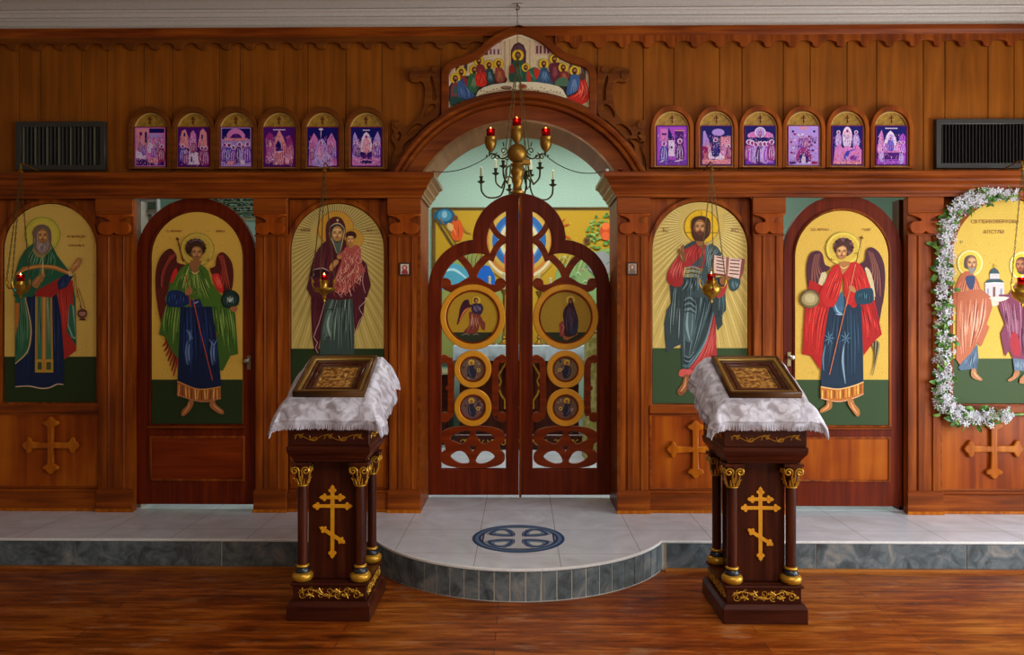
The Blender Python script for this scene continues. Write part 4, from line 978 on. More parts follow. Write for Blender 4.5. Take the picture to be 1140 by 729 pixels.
# ---------------------------------------------------------------- Christ
def icon_christ():
    g = bg(726.5, 832, 225, 449, 387.5, '#c6aa5c', GRNR)
    rays(g, 781, 250, 726.5, 832, 225, 449, 150, '#ae9854', '#e6d48c', 387)
    g.o(720, 210, 6.075)
    g.ell(370, 258, 118, 115, '#7a5a20'); g.ell(370, 258, 114, 112, '#dcae20')
    g.line([(258, 296), (310, 298)], 5, '#7a4a1c', 1, 0); g.line([(430, 298), (484, 298)], 5, '#7a4a1c', 1, 0); g.line([(368, 150), (370, 190)], 5, '#a07a20', 1, 0)
    # lower garments
    g.o(720, 320, 5.208)
    g.poly([(410, 100), (400, 250), (408, 420), (330, 440), (270, 490), (240, 505), (185, 512), (190, 480), (230, 470), (330, 330), (380, 150)], '#a83430')
    g.folds([(390, 160), (330, 350), (240, 490)], [(408, 160), (405, 300), (400, 420)], 8, 8, ['#d0625a', '#7a1f1f', '#c44a44'])
    g.poly([(190, 480), (230, 470), (270, 485), (240, 512), (190, 515)], '#c2524a', 2)
    # himation: main body
    g.poly([(130, -60), (140, 90), (115, 130), (100, 210), (105, 300), (112, 370), (125, 378), (160, 345), (195, 330), (200, 380), (205, 470), (240, 475), (300, 400), (350, 290), (390, 150), (410, 250), (440, 215), (435, 160), (460, 130), (450, -60)], '#343f40', 0)
    g.folds([(150, 0), (125, 180), (120, 350)], [(200, 0), (200, 160), (195, 320)], 8, 8, ['#5c6c6c', '#1f2828', '#7a8a88', '#2b3636'])
    g.folds([(215, -40), (205, 180), (215, 460)], [(390, -40), (380, 130), (260, 440)], 18, 9, ['#54686a', '#1e2829', '#71858a', '#2f3e40', '#415456'])
    g.ell(248, 215, 34, 105, '#4a5e60', .05); g.line([(240, 120), (232, 220), (250, 310)], 14, '#83989a'); g.line([(265, 130), (262, 230), (255, 290)], 8, '#6c8284')
    for k in range(6): g.line([(215, 75+k*14), (250, 58+k*16), (285, 90+k*14)], 6, ['#7c9092', '#20292a'][k % 2])
    for k in range(5): g.line([(215, 390+k*14), (245, 405+k*12), (275, 370+k*10)], 6, ['#71858a', '#20292a'][k % 2])
    g.line([(385, 140), (345, 290), (290, 390), (235, 455), (205, 450)], 18, '#48646a'); g.line([(385, 150), (345, 300), (290, 400), (240, 465)], 5, '#8aa0a2')
    g.folds([(420, -20), (415, 100), (412, 230)], [(455, -20), (450, 100), (436, 210)], 5, 7, ['#5c7478', '#20292a'])
    # foot
    g.poly([(218, 508), (242, 508), (240, 560), (228, 600), (200, 626), (178, 615), (180, 590), (205, 560)], '#8c5230', 2); g.line([(228, 520), (218, 570), (192, 606)], 10, '#c48a58'); 
    for k in range(4): g.line([(186+k*9, 600+k*3), (184+k*9, 616+k*3)], 4, '#5c3018', 1, 0)
    g.o(720, 210, 6.075)
    # red tunic and arms
    g.poly([(320, 370), (260, 400), (215, 450), (165, 520), (135, 580), (145, 640), (200, 665), (245, 640), (255, 530), (380, 540), (410, 420), (400, 380)], '#9c2a28', 2)
    g.folds([(300, 390), (260, 460), (262, 525)], [(400, 400), (395, 450), (385, 525)], 8, 7, ['#c8504a', '#741a1a', '#b83c38'])
    g.folds([(205, 470), (150, 570), (170, 640)], [(250, 500), (245, 580), (225, 650)], 8, 8, ['#c8504a', '#701818', '#d06c60'])
    g.poly([(320, 352), (260, 385), (240, 400), (255, 410), (330, 372)], '#343f40', 2)
    g.poly([(400, 345), (390, 400), (395, 480), (380, 545), (360, 600), (300, 735), (160, 735), (150, 670), (235, 650), (255, 530), (300, 520), (375, 530), (385, 440), (400, 340), (440, 370), (480, 400), (505, 440), (500, 460), (450, 460), (430, 560), (470, 735), (300, 735)], '#3c4a4c', 0)
    g.folds([(400, 350), (395, 450), (380, 560)], [(490, 420), (445, 480), (430, 600)], 9, 8, ['#647a7c', '#242f31', '#7c9294'])
    g.folds([(255, 540), (250, 640), (180, 720)], [(375, 545), (380, 640), (400, 720)], 9, 8, ['#5f7678', '#26302f', '#80959a'])
    for k in range(5): g.line([(256, 535+k*14), (310, 528+k*14), (370, 545+k*13)], 8, ['#6c8286', '#2a3636'][k % 2])
    g.poly([(330, 350), (385, 350), (378, 400), (350, 395)], '#8c5a34', 2); g.line([(320, 375), (355, 395), (390, 380)], 5, '#5a1414'); g.line([(345, 400), (345, 520)], 5, '#6a1616')
    # blessing hand
    g.poly([(225, 480), (215, 440), (210, 410), (222, 405), (232, 430), (238, 385), (250, 382), (252, 425), (262, 440), (265, 480), (245, 500)], '#7a4c2c', 2); g.line([(225, 440), (240, 480)], 6, '#b07c4c'); g.line([(243, 395), (245, 430)], 5, '#b07c4c')
    # head
    g.poly([(300, 240), (310, 205), (340, 188), (380, 186), (420, 205), (432, 250), (425, 310), (395, 345), (385, 355), (330, 352), (308, 320), (302, 280)], '#42261a', 3)
    g.folds([(315, 230), (308, 280), (325, 340)], [(330, 215), (325, 270), (335, 330)], 3, 6, ['#5c3826']); g.folds([(400, 215), (412, 280), (390, 335)], [(420, 225), (428, 280), (410, 330)], 3, 6, ['#5c3826'])
    face(g, 358, 262, 54, '#8c5c36', '#c08c58')
    g.poly([(322, 285), (340, 300), (358, 296), (376, 300), (394, 285), (388, 325), (360, 352), (332, 328)], '#4c2c1a', 3); g.line([(345, 307), (372, 307)], 6, '#8a4030'); g.line([(335, 298), (358, 292), (382, 298)], 6, '#3a2014')
    # book
    g.poly([(445, 450), (535, 462), (560, 470), (658, 475), (650, 560), (628, 615), (560, 600), (530, 590), (442, 585)], '#7a2a28')
    g.poly([(455, 450), (535, 465), (532, 580), (448, 570)], '#d8b8a8'); g.poly([(555, 468), (640, 478), (622, 610), (545, 590)], '#d8b8a8'); g.line([(546, 465), (538, 590)], 8, '#9c6a5c', 1, 0)
    for k in range(5):
        g.line([(470-k, 463+k*22), (525-k, 473+k*22)], 8, '#5a3a34', 1, .1); g.line([(562-k*2, 482+k*23), (628-k*2, 488+k*23)], 8, '#5a3a34', 1, .1)
    g.poly([(640, 475), (662, 475), (652, 560), (632, 612), (622, 610)], '#8c4a44')
    g.poly([(490, 610), (540, 590), (560, 610), (530, 640), (500, 650)], '#8c5a34', 2)
    g.poly([(555, 615), (600, 605), (632, 620), (620, 670), (585, 695), (560, 670)], '#344a4e', 2); g.folds([(565, 625), (575, 680)], [(625, 625), (605, 680)], 4, 6, ['#6c868a'])
    g.poly([(480, 690), (540, 640), (530, 700), (500, 735), (470, 735)], '#a83430', 2)
    icon('open_book_icon', g, .046, 'tall arched icon of a bearded man in red and blue holding an open book', insc=[('ІС', 741, 258.5, 6.5), ('ХС', 818, 258.5, 6.5)])
icon_christ()

# ---------------------------------------------------------------- right: apostles holding a church
def icon_apostles():
    g = Paint(); g.poly(arch_px(1061, 1185, 222, 449), '#d2ae4a'); g.rect(1061, 399, 1185, 449, '#3f5030')
    speckle(g, 1066, 1150, 232, 396, 60, ['#c09a34', '#e8ca62'])
    g.o(1030, 200, 5.21)
    g.ell(258, 485, 74, 76, '#e8dc98'); g.ell(258, 485, 66, 68, '#d8bc48')
    g.ell(560, 500, 72, 82, '#e8dc98'); g.ell(560, 500, 62, 72, '#dcc038')
    # church
    g.poly([(345, 600), (345, 690), (385, 700), (430, 700), (458, 685), (455, 598)], '#d0c4c4'); g.poly([(342, 602), (355, 585), (400, 565), (440, 580), (460, 600), (400, 596)], '#3c5256'); g.poly([(372, 545), (372, 575), (428, 575), (428, 545)], '#cabfc0'); g.poly([(370, 545), (378, 525), (398, 508), (420, 525), (430, 545)], '#3c5256', 0); g.line([(398, 488), (398, 510)], 5, '#b09030', 1, 0); g.line([(390, 497), (406, 497)], 4, '#b09030', 1, 0)
    g.rect(390, 622, 404, 690, '#7a5048'); g.rect(356, 632, 366, 670, '#8a98a4'); g.rect(432, 632, 444, 668, '#8a98a4'); g.line([(345, 602), (400, 598), (456, 600)], 5, '#f0e8e8', 1, 0)
    # left apostle
    g.poly([(230, 530), (195, 570), (170, 640), (165, 735), (390, 735), (370, 690), (330, 670), (310, 600), (275, 545)], '#b86444', 2)
    g.folds([(220, 550), (185, 640), (175, 730)], [(285, 570), (320, 660), (350, 730)], 12, 8, ['#e09a74', '#8a4430', '#cc7c58'])
    g.poly([(235, 560), (285, 560), (280, 620), (260, 640), (235, 600)], '#3d4a6c', 2)
    g.poly([(222, 478), (230, 450), (255, 438), (285, 445), (298, 480), (290, 520), (270, 545), (245, 520), (225, 510)], '#5c4a44', 3); face(g, 268, 485, 40, '#a9744c', '#d4a478', gaze=-1); g.poly([(250, 505), (268, 515), (288, 505), (282, 535), (265, 548), (250, 530)], '#8c8480', 2)
    g.poly([(330, 690), (385, 698), (420, 702), (425, 725), (380, 735), (340, 725)], '#e0c8b0', 2)
    # right apostle
    g.poly([(490, 650), (470, 690), (450, 735), (640, 735), (640, 600), (560, 590), (530, 600)], '#7a3c54', 2); g.poly([(500, 640), (550, 640), (545, 735), (490, 735)], '#c89484', 2)
    g.poly([(525, 470), (545, 450), (580, 455), (590, 500), (575, 545), (540, 545), (525, 510)], '#5a3a34', 3); face(g, 548, 495, 38, '#8c4c34', '#b87858')
    g.o(1030, 330, 4.86)
    g.poly([(170, -20), (165, 340), (185, 370), (240, 310), (280, 250), (300, 270), (335, 190), (345, 165), (330, 150), (360, 60), (350, 0), (300, -40)], '#b86848')
    g.folds([(180, 20), (175, 180), (190, 350)], [(340, 10), (320, 140), (270, 260)], 16, 8, ['#dc9c7c', '#8c4834', '#cc8060', '#e8b49a'])
    g.poly([(240, 310), (280, 255), (285, 330), (275, 392), (245, 392), (190, 400), (175, 385), (200, 350)], '#566a80'); g.folds([(220, 340), (200, 395)], [(280, 290), (272, 390)], 6, 7, ['#8496a8', '#34465c'])
    g.poly([(248, 392), (272, 392), (275, 415), (305, 445), (300, 455), (270, 448), (245, 430)], '#b07850', 2); g.line([(258, 400), (270, 425), (296, 448)], 7, '#dca880')
    g.poly([(395, -10), (395, 60), (430, 150), (405, 200), (410, 235), (430, 325), (450, 290), (480, 350), (600, 360), (600, -20)], '#7c3a52')
    g.folds([(400, 10), (430, 150), (450, 290)], [(535, 10), (540, 180), (535, 350)], 16, 8, ['#b0788c', '#56203a', '#94506a']); g.poly([(470, 190), (500, 220), (510, 310), (480, 320), (455, 260)], '#a83038', 3)
    g.poly([(470, 335), (600, 345), (600, 400), (478, 402)], '#607284'); g.folds([(480, 345), (485, 395)], [(540, 350), (540, 400)], 5, 6, ['#8a9aa8'])
    g.poly([(480, 402), (505, 402), (500, 430), (460, 458), (440, 452), (470, 430)], '#b07850', 2); g.poly([(530, 420), (600, 410), (600, 470), (505, 468)], '#b07850', 2)
    g.poly([(380, 0), (340, 10), (400, 28), (450, 5)], '#e0d0c0', 2)
    # keep paint inside the panel
    icon('apostles_icon', g, .046, 'gold icon of two robed men holding a small church, framed by a white flower garland', insc=[('СВ ПЕРВОВЕРХОВН', 1107, 248.5, 5.4), ('АПСТЛИ', 1106, 260, 5.4), ('П', 1070, 271, 4)])
icon_apostles()

# ---------------------------------------------------------------- tiny icons pinned on the centre pilasters
def tiny(px, py, label, halo):
    g = Paint(); g.o(px, py, 1); w, h = 4.6, 5.6
    g.rect(-w-1.6, -h-1.6, w+1.6, h+1.6, '#3a2416'); g.rect(-w, -h, w, h, '#d8c8b4' if halo else '#b09a84')
    g.ell(0, -1.6, 3, 3, '#a83434' if halo else '#8a5c44'); g.ell(0, -1.6, 1.4, 1.9, '#d8b0a0'); g.poly([(-3.6, h-.3), (-2.6, 1.2), (0, .6), (2.6, 1.2), (3.6, h-.3)], '#9c3a3a' if halo else '#7c6a5c', 2)
    t = thing('small_icon', P(px, py+h, -.012), label, 'icon', 'tiny icons on the centre pilasters')
    g.build('painting', -.0115, M['paints'], t, back=.0085)
tiny(450.5, 299.5, 'tiny framed icon pinned on the pilaster left of the centre doors', True)
tiny(704, 299, 'tiny framed icon pinned on the pilaster right of the centre doors', False)

# ---------------------------------------------------------------- Last Supper above the arch
def ogee(gx, gy):   # half outline (right side) from apex to bottom, px relative to centre x=577.5
    return [(0, 36), (8, 39), (20, 45), (32, 53), (44, 63), (58, 70), (70, 74), (77, 78), (80, 84), (80, 119)]
def supper():
    half = [(0, 37), (7, 39.5), (18, 44), (30, 52), (42, 63), (56, 70), (69, 74), (75, 77.5), (78, 84)]
    half = smooth(half, 4, False) + [(78.5, 118)]
    cx = 577.8; arcb = [(cx+x, 261-sqrt(161.**2-x*x)) for x in [78.5-157*i/24 for i in range(25)]]
    inner = [(cx+x, y) for x, y in half] + arcb + [(cx-x, y) for x, y in half[::-1][:-1]]
    g = Paint(); g.poly(inner, '#cdbb92')
    g.o(490, 30, 7.677)
    # architecture left
    g.poly([(330, 220), (520, 110), (525, 240), (330, 240)], '#6a3440'); g.poly([(405, 175), (520, 130), (522, 240), (410, 240)], '#c8b0a0'); 
    for x in (425, 455, 490): g.rect(x, 190, x+16, 235, '#6a3a4c')
    g.rect(60, 330, 120, 610, '#e0d0ae')
    for x, c in ((135, '#3c2c2c'), (205, '#4a3434')): g.poly([(x, 300), (x+30, 290), (x+26, 380), (x-4, 380)], c)
    g.poly([(80, 340), (120, 305), (118, 420), (80, 430)], '#b8a888')
    # central throne building
    g.poly([(535, 110), (620, 60), (675, 50), (760, 90), (800, 110), (805, 300), (530, 300)], '#cdb690'); g.poly([(535, 105), (640, 60), (675, 45), (800, 105), (800, 120), (672, 75), (535, 122)], '#e0d0b0')
    g.rect(545, 120, 560, 480, '#b89a78'); g.rect(590, 110, 600, 480, '#b89a78'); g.rect(760, 110, 772, 480, '#b89a78')
    g.poly([(610, 480), (605, 200), (630, 150), (672, 130), (715, 155), (735, 210), (730, 480)], '#4a2430', 0); g.poly([(620, 470), (618, 210), (640, 165), (672, 150), (705, 170), (718, 215), (715, 470)], '#5c3a48', 0)
    g.o(570, 30, 7.677)
    g.poly([(190, 120), (340, 180), (340, 200), (440, 250), (190, 240)], '#c4a88c'); 
    for x in (205, 235, 270, 300): g.rect(x, 160, x+20, 228, '#6a3848')
    for x in (490, 540, 590, 640): g.poly([(x, 265+(x-490)*.25), (x+26, 275+(x-490)*.25), (x+26, 420), (x, 420)], '#6a5048')
    g.rect(636, 340, 656, 610, '#e0d4b4'); g.rect(616, 340, 630, 560, '#4a4440')
    # Christ
    HL = '#dcb428'
    def apostle(hx, hy, robe, robe2, body, r=46, skin='#7c4a2c', hair='#3c241a'):
        g.ell(hx, hy, r, r, '#a87c20'); g.ell(hx, hy, r*.9, r*.9, HL)
        g.poly(body, robe, 2)
        xs = [p[0] for p in body]; ys = [p[1] for p in body]; x0, x1, y0, y1 = min(xs), max(xs), min(ys), max(ys)
        for k in range(13):
            t = (k+.5)/13; bx_ = x0+(x1-x0)*(.2+.6*t)
            g.line([(hx+(bx_-hx)*.4, y0+(y1-y0)*.22), (bx_*.6+hx*.4, y0+(y1-y0)*.5), (bx_+random.uniform(-5, 5), y0+(y1-y0)*random.uniform(.6, .9))], 4.5, [robe2, '#2a2420', robe2][k % 3])
        g.ell(hx, hy, r*.5, r*.62, hair); g.ell(hx+r*.05, hy+r*.08, r*.36, r*.46, skin); g.ell(hx+r*.06, hy-r*.08, r*.25, r*.2, '#b07c50'); g.ell(hx, hy+r*.45, r*.28, r*.25, hair)
    g.o(490, 30, 7.677)
    for pts, c in (([(70, 520), (150, 430), (260, 420), (330, 470), (300, 600), (80, 640)], '#2c2c34'), ([(230, 440), (300, 380), (400, 400), (480, 400), (560, 420), (560, 480), (400, 510), (250, 560)], '#3a2c2c'), ([(800, 440), (860, 400), (980, 380), (1060, 400), (1180, 480), (1220, 620), (1130, 650), (1060, 560), (960, 500), (800, 490)], '#34302c')): g.poly(pts, c, 2)
    apostle(180, 385, '#8c2c2c', '#34508a', [(160, 420), (210, 420), (240, 470), (245, 520), (180, 500), (150, 470)], 44)
    apostle(130, 440, '#7c3c44', '#38705c', [(110, 480), (150, 475), (180, 530), (190, 590), (130, 620), (92, 600), (92, 530)], 46)
    apostle(293, 368, '#34603c', '#7aa070', [(265, 400), (320, 400), (330, 470), (310, 560), (240, 560), (235, 450)], 46)
    g.poly([(150, 460), (200, 480), (250, 540), (300, 600), (180, 625), (150, 560)], '#3c5a8c', 2); g.folds([(165, 480), (190, 610)], [(220, 500), (280, 600)], 6, 7, ['#7a94c0', '#24406c'])
    g.poly([(90, 600), (160, 600), (220, 620), (180, 640), (90, 680)], '#2c4c48', 2)
    apostle(332, 290, '#7c2c34', '#c03a2c', [(310, 330), (360, 320), (395, 380), (400, 470), (340, 500), (320, 420)], 44)
    g.poly([(300, 410), (350, 400), (390, 390), (400, 480), (370, 510), (310, 500)], '#c8281c', 2); g.folds([(310, 420), (325, 495)], [(390, 400), (395, 480)], 6, 7, ['#f05a40', '#8c1810'])
    apostle(418, 328, '#2c4440', '#6c8ca0', [(395, 360), (445, 360), (462, 420), (455, 480), (405, 480), (395, 430)], 44)
    apostle(500, 315, '#8c3c2c', '#c07850', [(475, 350), (525, 350), (555, 400), (550, 460), (500, 480), (470, 440)], 44)
    apostle(665, 245, '#244c3c', '#3c8060', [(630, 290), (700, 290), (735, 360), (740, 440), (690, 480), (600, 470), (590, 400), (605, 340)], 52)
    g.poly([(590, 350), (620, 320), (640, 380), (600, 400)], '#8c2420', 2)
    g.o(570, 30, 7.677)
    apostle(118, 348, '#2c5c48', '#4c9070', [(135, 370), (200, 345), (240, 380), (225, 440), (190, 480), (110, 470), (120, 400)], 38)
    g.poly([(195, 350), (240, 375), (235, 420), (205, 450), (190, 400)], '#c02c1c', 2); g.poly([(125, 395), (150, 380), (165, 470), (130, 470)], '#b83424', 2)
    apostle(272, 318, '#34506c', '#6c94c0', [(250, 350), (295, 350), (320, 400), (345, 450), (350, 490), (215, 480), (235, 400)], 44)
    apostle(362, 278, '#5c2430', '#9a4c54', [(320, 320), (400, 305), (420, 340), (410, 400), (390, 470), (340, 470), (325, 400)], 44)
    apostle(438, 350, '#7c3028', '#c06850', [(415, 385), (465, 380), (490, 420), (470, 470), (410, 470)], 44)
    g.poly([(400, 440), (470, 440), (490, 500), (440, 510), (360, 495)], '#4c6c50', 2)
    g.poly([(560, 440), (620, 440), (655, 540), (660, 610), (600, 665), (480, 620), (500, 590), (560, 560)], '#b8281c', 2); g.folds([(570, 460), (560, 560), (490, 620)], [(610, 450), (645, 560), (610, 650)], 9, 8, ['#ec5640', '#8c1810', '#f08068'])
    apostle(535, 378, '#3c5c8c', '#7c9cc8', [(505, 410), (560, 410), (580, 460), (560, 540), (470, 590), (470, 520), (490, 460)], 46)
    g.ell(598, 430, 24, 30, '#54382c')
    # table
    g.o(490, 30, 7.677)
    tb = [(305, 605), (320, 560), (370, 520), (450, 495), (560, 480), (690, 472), (820, 474)]
    tb2 = [(614+(x-0)*1, y) for x, y in ((0, 0),)]
    g.poly(tb + [(930, 490), (1010, 510), (1050, 540), (1078, 600), (1083, 622), (1040, 612), (950, 590), (830, 572), (690, 562), (560, 566), (430, 585), (335, 606)], '#d6cbaa', 0)
    g.line([(330, 590), (430, 555), (560, 540), (690, 536), (830, 544), (950, 562), (1060, 590)], 6, '#a8966c', 4, 0)
    random.seed(3)
    for k in range(26):
        x = 350+k*27; y = 515+abs(x-690)*.12+random.uniform(-16, 22); g.ell(x, y, 8, 5, random.choice(['#6c4a34', '#8c5c44', '#4c4a3c', '#a87c54']))
    g.ell(565, 522, 48, 16, '#5a3c30'); g.ell(565, 519, 38, 10, '#8c6c54'); g.ell(705, 515, 40, 26, '#a88454'); g.ell(705, 510, 30, 16, '#8c3c2c')
    t = thing('last_supper_icon', P(577.8, 118, .0), 'wide gabled icon of men seated round a white table above the arch', 'icon')
    g.build('painting', .002, M['paint'], t, back=.02)
    # frame: ogee moulding round it
    def outl(d):
        h = [(0, 37-d*1.15), (7+d*.2, 39.5-d*1.1), (18+d*.4, 44-d), (30+d*.5, 52-d), (42+d*.5, 63-d), (56+d*.3, 70-d), (69+d*.4, 74-d), (75+d*.8, 77.5-d*.7), (78.5+d, 84-d*.2)]
        h = smooth(h, 4, False) + [(78.5+d, 118+d*.8)]
        a = [(cx+x, 261-sqrt(156.5**2-x*x)) for x in [(78.5+d)-2*(78.5+d)*i/24 for i in range(25)]]
        l = [(cx+x, y) for x, y in h[:-1]] + a + [(cx-x, y) for x, y in h[::-1][1:-1]]
        return [(P(x, y, -.01).x, P(x, y, -.01).z) for x, y in l]
    def inn():
        a = [(cx+x, 261-sqrt(160.5**2-x*x)) for x in [78.5-157*i/24 for i in range(25)]]
        l = [(cx+x, y) for x, y in half[:-1]] + a + [(cx-x, y) for x, y in half[::-1][1:-1]]
        return [(P(x, y, -.01).x, P(x, y, -.01).z) for x, y in l]
    shape2d('frame', [outl(8), inn()], -.02, .0285, M['arch'], t, .005)
supper()

# ---------------------------------------------------------------- twelve feast icons in arched frames
PAL = dict(n='#1c1a5c', v='#7c5aa8', p='#a86cc0', k='#c888b8', m='#8c4878', d='#4a2868', w='#d8c8dc', r='#8c3a58', l='#b09ad0', b='#5c5ca8', s='#d89aa0')
def fig(g, x, y, h, robe, hl='w', s=0):
    g.poly([(x-h*.17, y), (x-h*.2, y-h*.45), (x-h*.1, y-h*.72), (x+h*.1, y-h*.72), (x+h*.2, y-h*.45), (x+h*.17, y)], PAL[robe], 2)
    for k in (-1, 0, 1): g.line([(x+k*h*.06, y-h*.65), (x+k*h*.11+s, y-h*.35), (x+k*h*.1, y-h*.04)], h*.035, PAL[hl])
    g.ell(x, y-h*.84, h*.12, h*.12, PAL['w']); g.ell(x, y-h*.83, h*.07, h*.085, PAL['m'])
def rock(g, pts, c, c2, n=8):
    g.poly(pts, PAL[c])
    xs = [p[0] for p in pts]; ys = [p[1] for p in pts]
    for k in range(n):
        x = min(xs)+(max(xs)-min(xs))*(k+1)/(n+1); g.line([(x, max(ys)-1), (x+1.2, (max(ys)*.6+min(ys)*.4)), (x+.3, max(ys)*.35+min(ys)*.65)], .7, PAL[c2])
def f1(g):
    g.rect(0, 0, 34, 44, PAL['k']); g.rect(16, 1, 33, 6, PAL['n']); g.poly([(2, 2), (15, 1), (16, 20), (2, 24)], PAL['s']); g.rect(5, 5, 8, 9, PAL['d']); g.rect(11, 5, 13.5, 17, PAL['n']); g.rect(16, 7, 30, 12, PAL['l']); g.poly([(1, 25), (12, 31), (12, 36), (1, 34)], PAL['w']); g.rect(1, 36, 33, 43, PAL['d'])
    for x, y, h, c in ((6, 27, 13, 'm'), (10, 31, 12, 'v'), (17, 28, 15, 'w'), (21, 33, 14, 'p'), (26, 30, 15, 'm'), (30, 38, 20, 'r'), (24, 42, 12, 'k')): fig(g, x, y, h, c)
    g.rect(15, 35, 25, 40, PAL['s'])
def f2(g):
    g.rect(0, 0, 34, 44, PAL['d']); g.poly([(1, 20), (4, 4), (8, 2), (11, 10), (12, 24)], PAL['s']); g.poly([(12, 24), (14, 6), (17, 3), (20, 8), (21, 26)], PAL['k']); g.poly([(22, 22), (25, 4), (28, 1), (32, 6), (33, 26)], PAL['s']); g.rect(6, 6, 8, 10, PAL['n']); g.rect(26, 8, 28, 13, PAL['n'])
    g.poly([(10, 42), (14, 18), (18, 26), (24, 30), (24, 42)], PAL['w']); g.rect(14, 33, 16, 39, PAL['n'])
    for x, y, h, c in ((5, 38, 20, 'b'), (9, 41, 16, 'm'), (17, 28, 15, 'r'), (27, 40, 20, 'r'), (31, 42, 22, 'm')): fig(g, x, y, h, c)
def f3(g):
    g.rect(0, 0, 34, 44, PAL['l']); g.rect(1, 1, 33, 13, PAL['n']); g.poly([(7, 12), (9, 4), (16, 1), (24, 4), (27, 12)], PAL['k'], 2); g.poly([(10, 13), (13, 8), (17, 7), (21, 8), (24, 13)], PAL['d'], 2); g.rect(4, 12, 30, 15, PAL['s'])
    for x, y, h, c in ((4, 38, 22, 'v'), (9, 40, 24, 'b'), (14, 41, 22, 'v'), (21, 39, 24, 'd'), (25, 41, 23, 'l'), (30, 39, 24, 'v')): fig(g, x, y, h, c)
    g.rect(7, 38, 15, 42, PAL['s']); g.rect(22, 37, 27, 42, PAL['w'])
def f4(g):
    g.rect(0, 0, 34, 44, PAL['d']); g.line([(10, 2.5), (24, 2.5)], 1, PAL['w'], 1, 0)
    rock(g, [(1, 40), (2, 10), (6, 5), (10, 8), (13, 20), (14, 40)], 'm', 'k'); rock(g, [(10, 42), (12, 14), (17, 2), (21, 10), (27, 24), (28, 42)], 's', 'r'); rock(g, [(22, 42), (26, 10), (29, 8), (33, 18), (33, 42)], 'm', 's')
    g.poly([(13, 20), (16, 14), (19, 19), (20, 26), (14, 25)], PAL['n']); g.ell(17, 26, 4.5, 2, PAL['d']); g.line([(12, 28), (22, 27)], 1.6, PAL['w'])
    for x, y, h, c in ((6, 38, 10, 'k'), (11, 40, 9, 'm'), (26, 41, 11, 's'), (30, 36, 9, 'k'), (7, 22, 8, 's')): fig(g, x, y, h, c)
    for k in range(14): g.ell(3+k*2.2, 33+(k*7 % 9), 1.2, .9, PAL['w' if k % 2 else 's'])
def f5(g):
    g.rect(0, 0, 34, 44, PAL['n']); rock(g, [(1, 43), (2, 16), (7, 6), (11, 12), (13, 30), (12, 43)], 'k', 'm'); rock(g, [(20, 43), (22, 14), (27, 6), (32, 16), (33, 43)], 'k', 'm')
    g.poly([(5, 43), (9, 24), (13, 14), (18, 13), (22, 22), (27, 34), (29, 43)], PAL['l'], 2); fig(g, 15, 34, 20, 'k'); g.line([(15, 1), (15, 12)], .8, PAL['w']); g.ell(15, 2, 2.6, 1.2, PAL['w'])
    for k in range(8): g.line([(8+k*2, 40), (10+k*2, 33), (9+k*2, 28)], .7, PAL['w'])
    for x, y, h, c in ((5, 36, 12, 'm'), (26, 30, 14, 'm'), (30, 34, 14, 'v'), (27, 42, 10, 'k')): fig(g, x, y, h, c)
def f6(g):
    g.rect(0, 0, 34, 44, PAL['n']); g.line([(13, 3), (21, 3)], 1, PAL['w'], 1, 0); rock(g, [(1, 34), (2, 10), (4, 5), (8, 14), (11, 34)], 'l', 'w'); rock(g, [(23, 34), (26, 12), (30, 4), (33, 12), (33, 34)], 'l', 'k')
    g.poly([(11, 27), (12, 12), (17, 5), (22, 12), (23, 27)], PAL['w'], 2); fig(g, 17, 28, 21, 's'); g.rect(1, 34, 33, 43, PAL['k'])
    for k in range(7): g.line([(3+k*4, 36+(k % 3)*2), (7+k*4, 37+(k % 2)*2)], 1.2, PAL['w'])
    g.line([(11, 31), (23, 36)], 3, PAL['d']); g.line([(23, 30), (11, 36)], 3, PAL['d']); g.ell(17, 39, 7, 2, PAL['n'])
    for x, y, h, c in ((5, 31, 17, 'v'), (8, 33, 14, 'd'), (26, 32, 15, 'm'), (30, 33, 18, 'v')): fig(g, x, y, h, c)
def f7(g):
    g.rect(0, 0, 34, 44, PAL['v']); g.rect(1, 1, 33, 38, PAL['p']); g.poly([(13, 1), (20, 16), (20, 30), (12, 30)], PAL['n']); g.rect(4, 3, 12, 17, PAL['k']); g.rect(5, 8, 11, 10, PAL['d']); g.poly([(20, 4), (31, 4), (30, 7), (30, 22), (21, 22)], PAL['d']); g.line([(20, 5), (31, 5)], 1.3, PAL['s'], 1, 0)
    fig(g, 8, 40, 24, 'b'); fig(g, 26, 38, 25, 'd'); g.rect(13, 16, 20, 34, PAL['w']); g.ell(16.5, 24, 1.2, 1.3, PAL['n']); g.line([(3, 41), (9, 38)], 1.5, PAL['w']); g.line([(20, 40), (29, 38)], 2, PAL['w'])
def f8(g):
    g.rect(0, 0, 34, 44, PAL['n']); g.ell(19, 7, 7, 4, PAL['l']); rock(g, [(1, 43), (2, 6), (4, 5), (8, 16), (12, 30), (12, 43)], 'l', 's'); rock(g, [(21, 43), (22, 12), (33, 11), (33, 43)], 's', 'r'); rock(g, [(1, 43), (1, 22), (7, 24), (9, 43)], 'r', 's', 5)
    g.poly([(8, 36), (10, 28), (20, 30), (26, 34), (24, 38), (14, 37)], PAL['w'], 2); fig(g, 16, 34, 22, 'n', 'b'); g.rect(1, 38, 33, 43, PAL['s'])
    for x, y, h, c in ((28, 30, 15, 's'), (31, 36, 16, 'r'), (25, 33, 14, 'k')): fig(g, x, y, h, c)
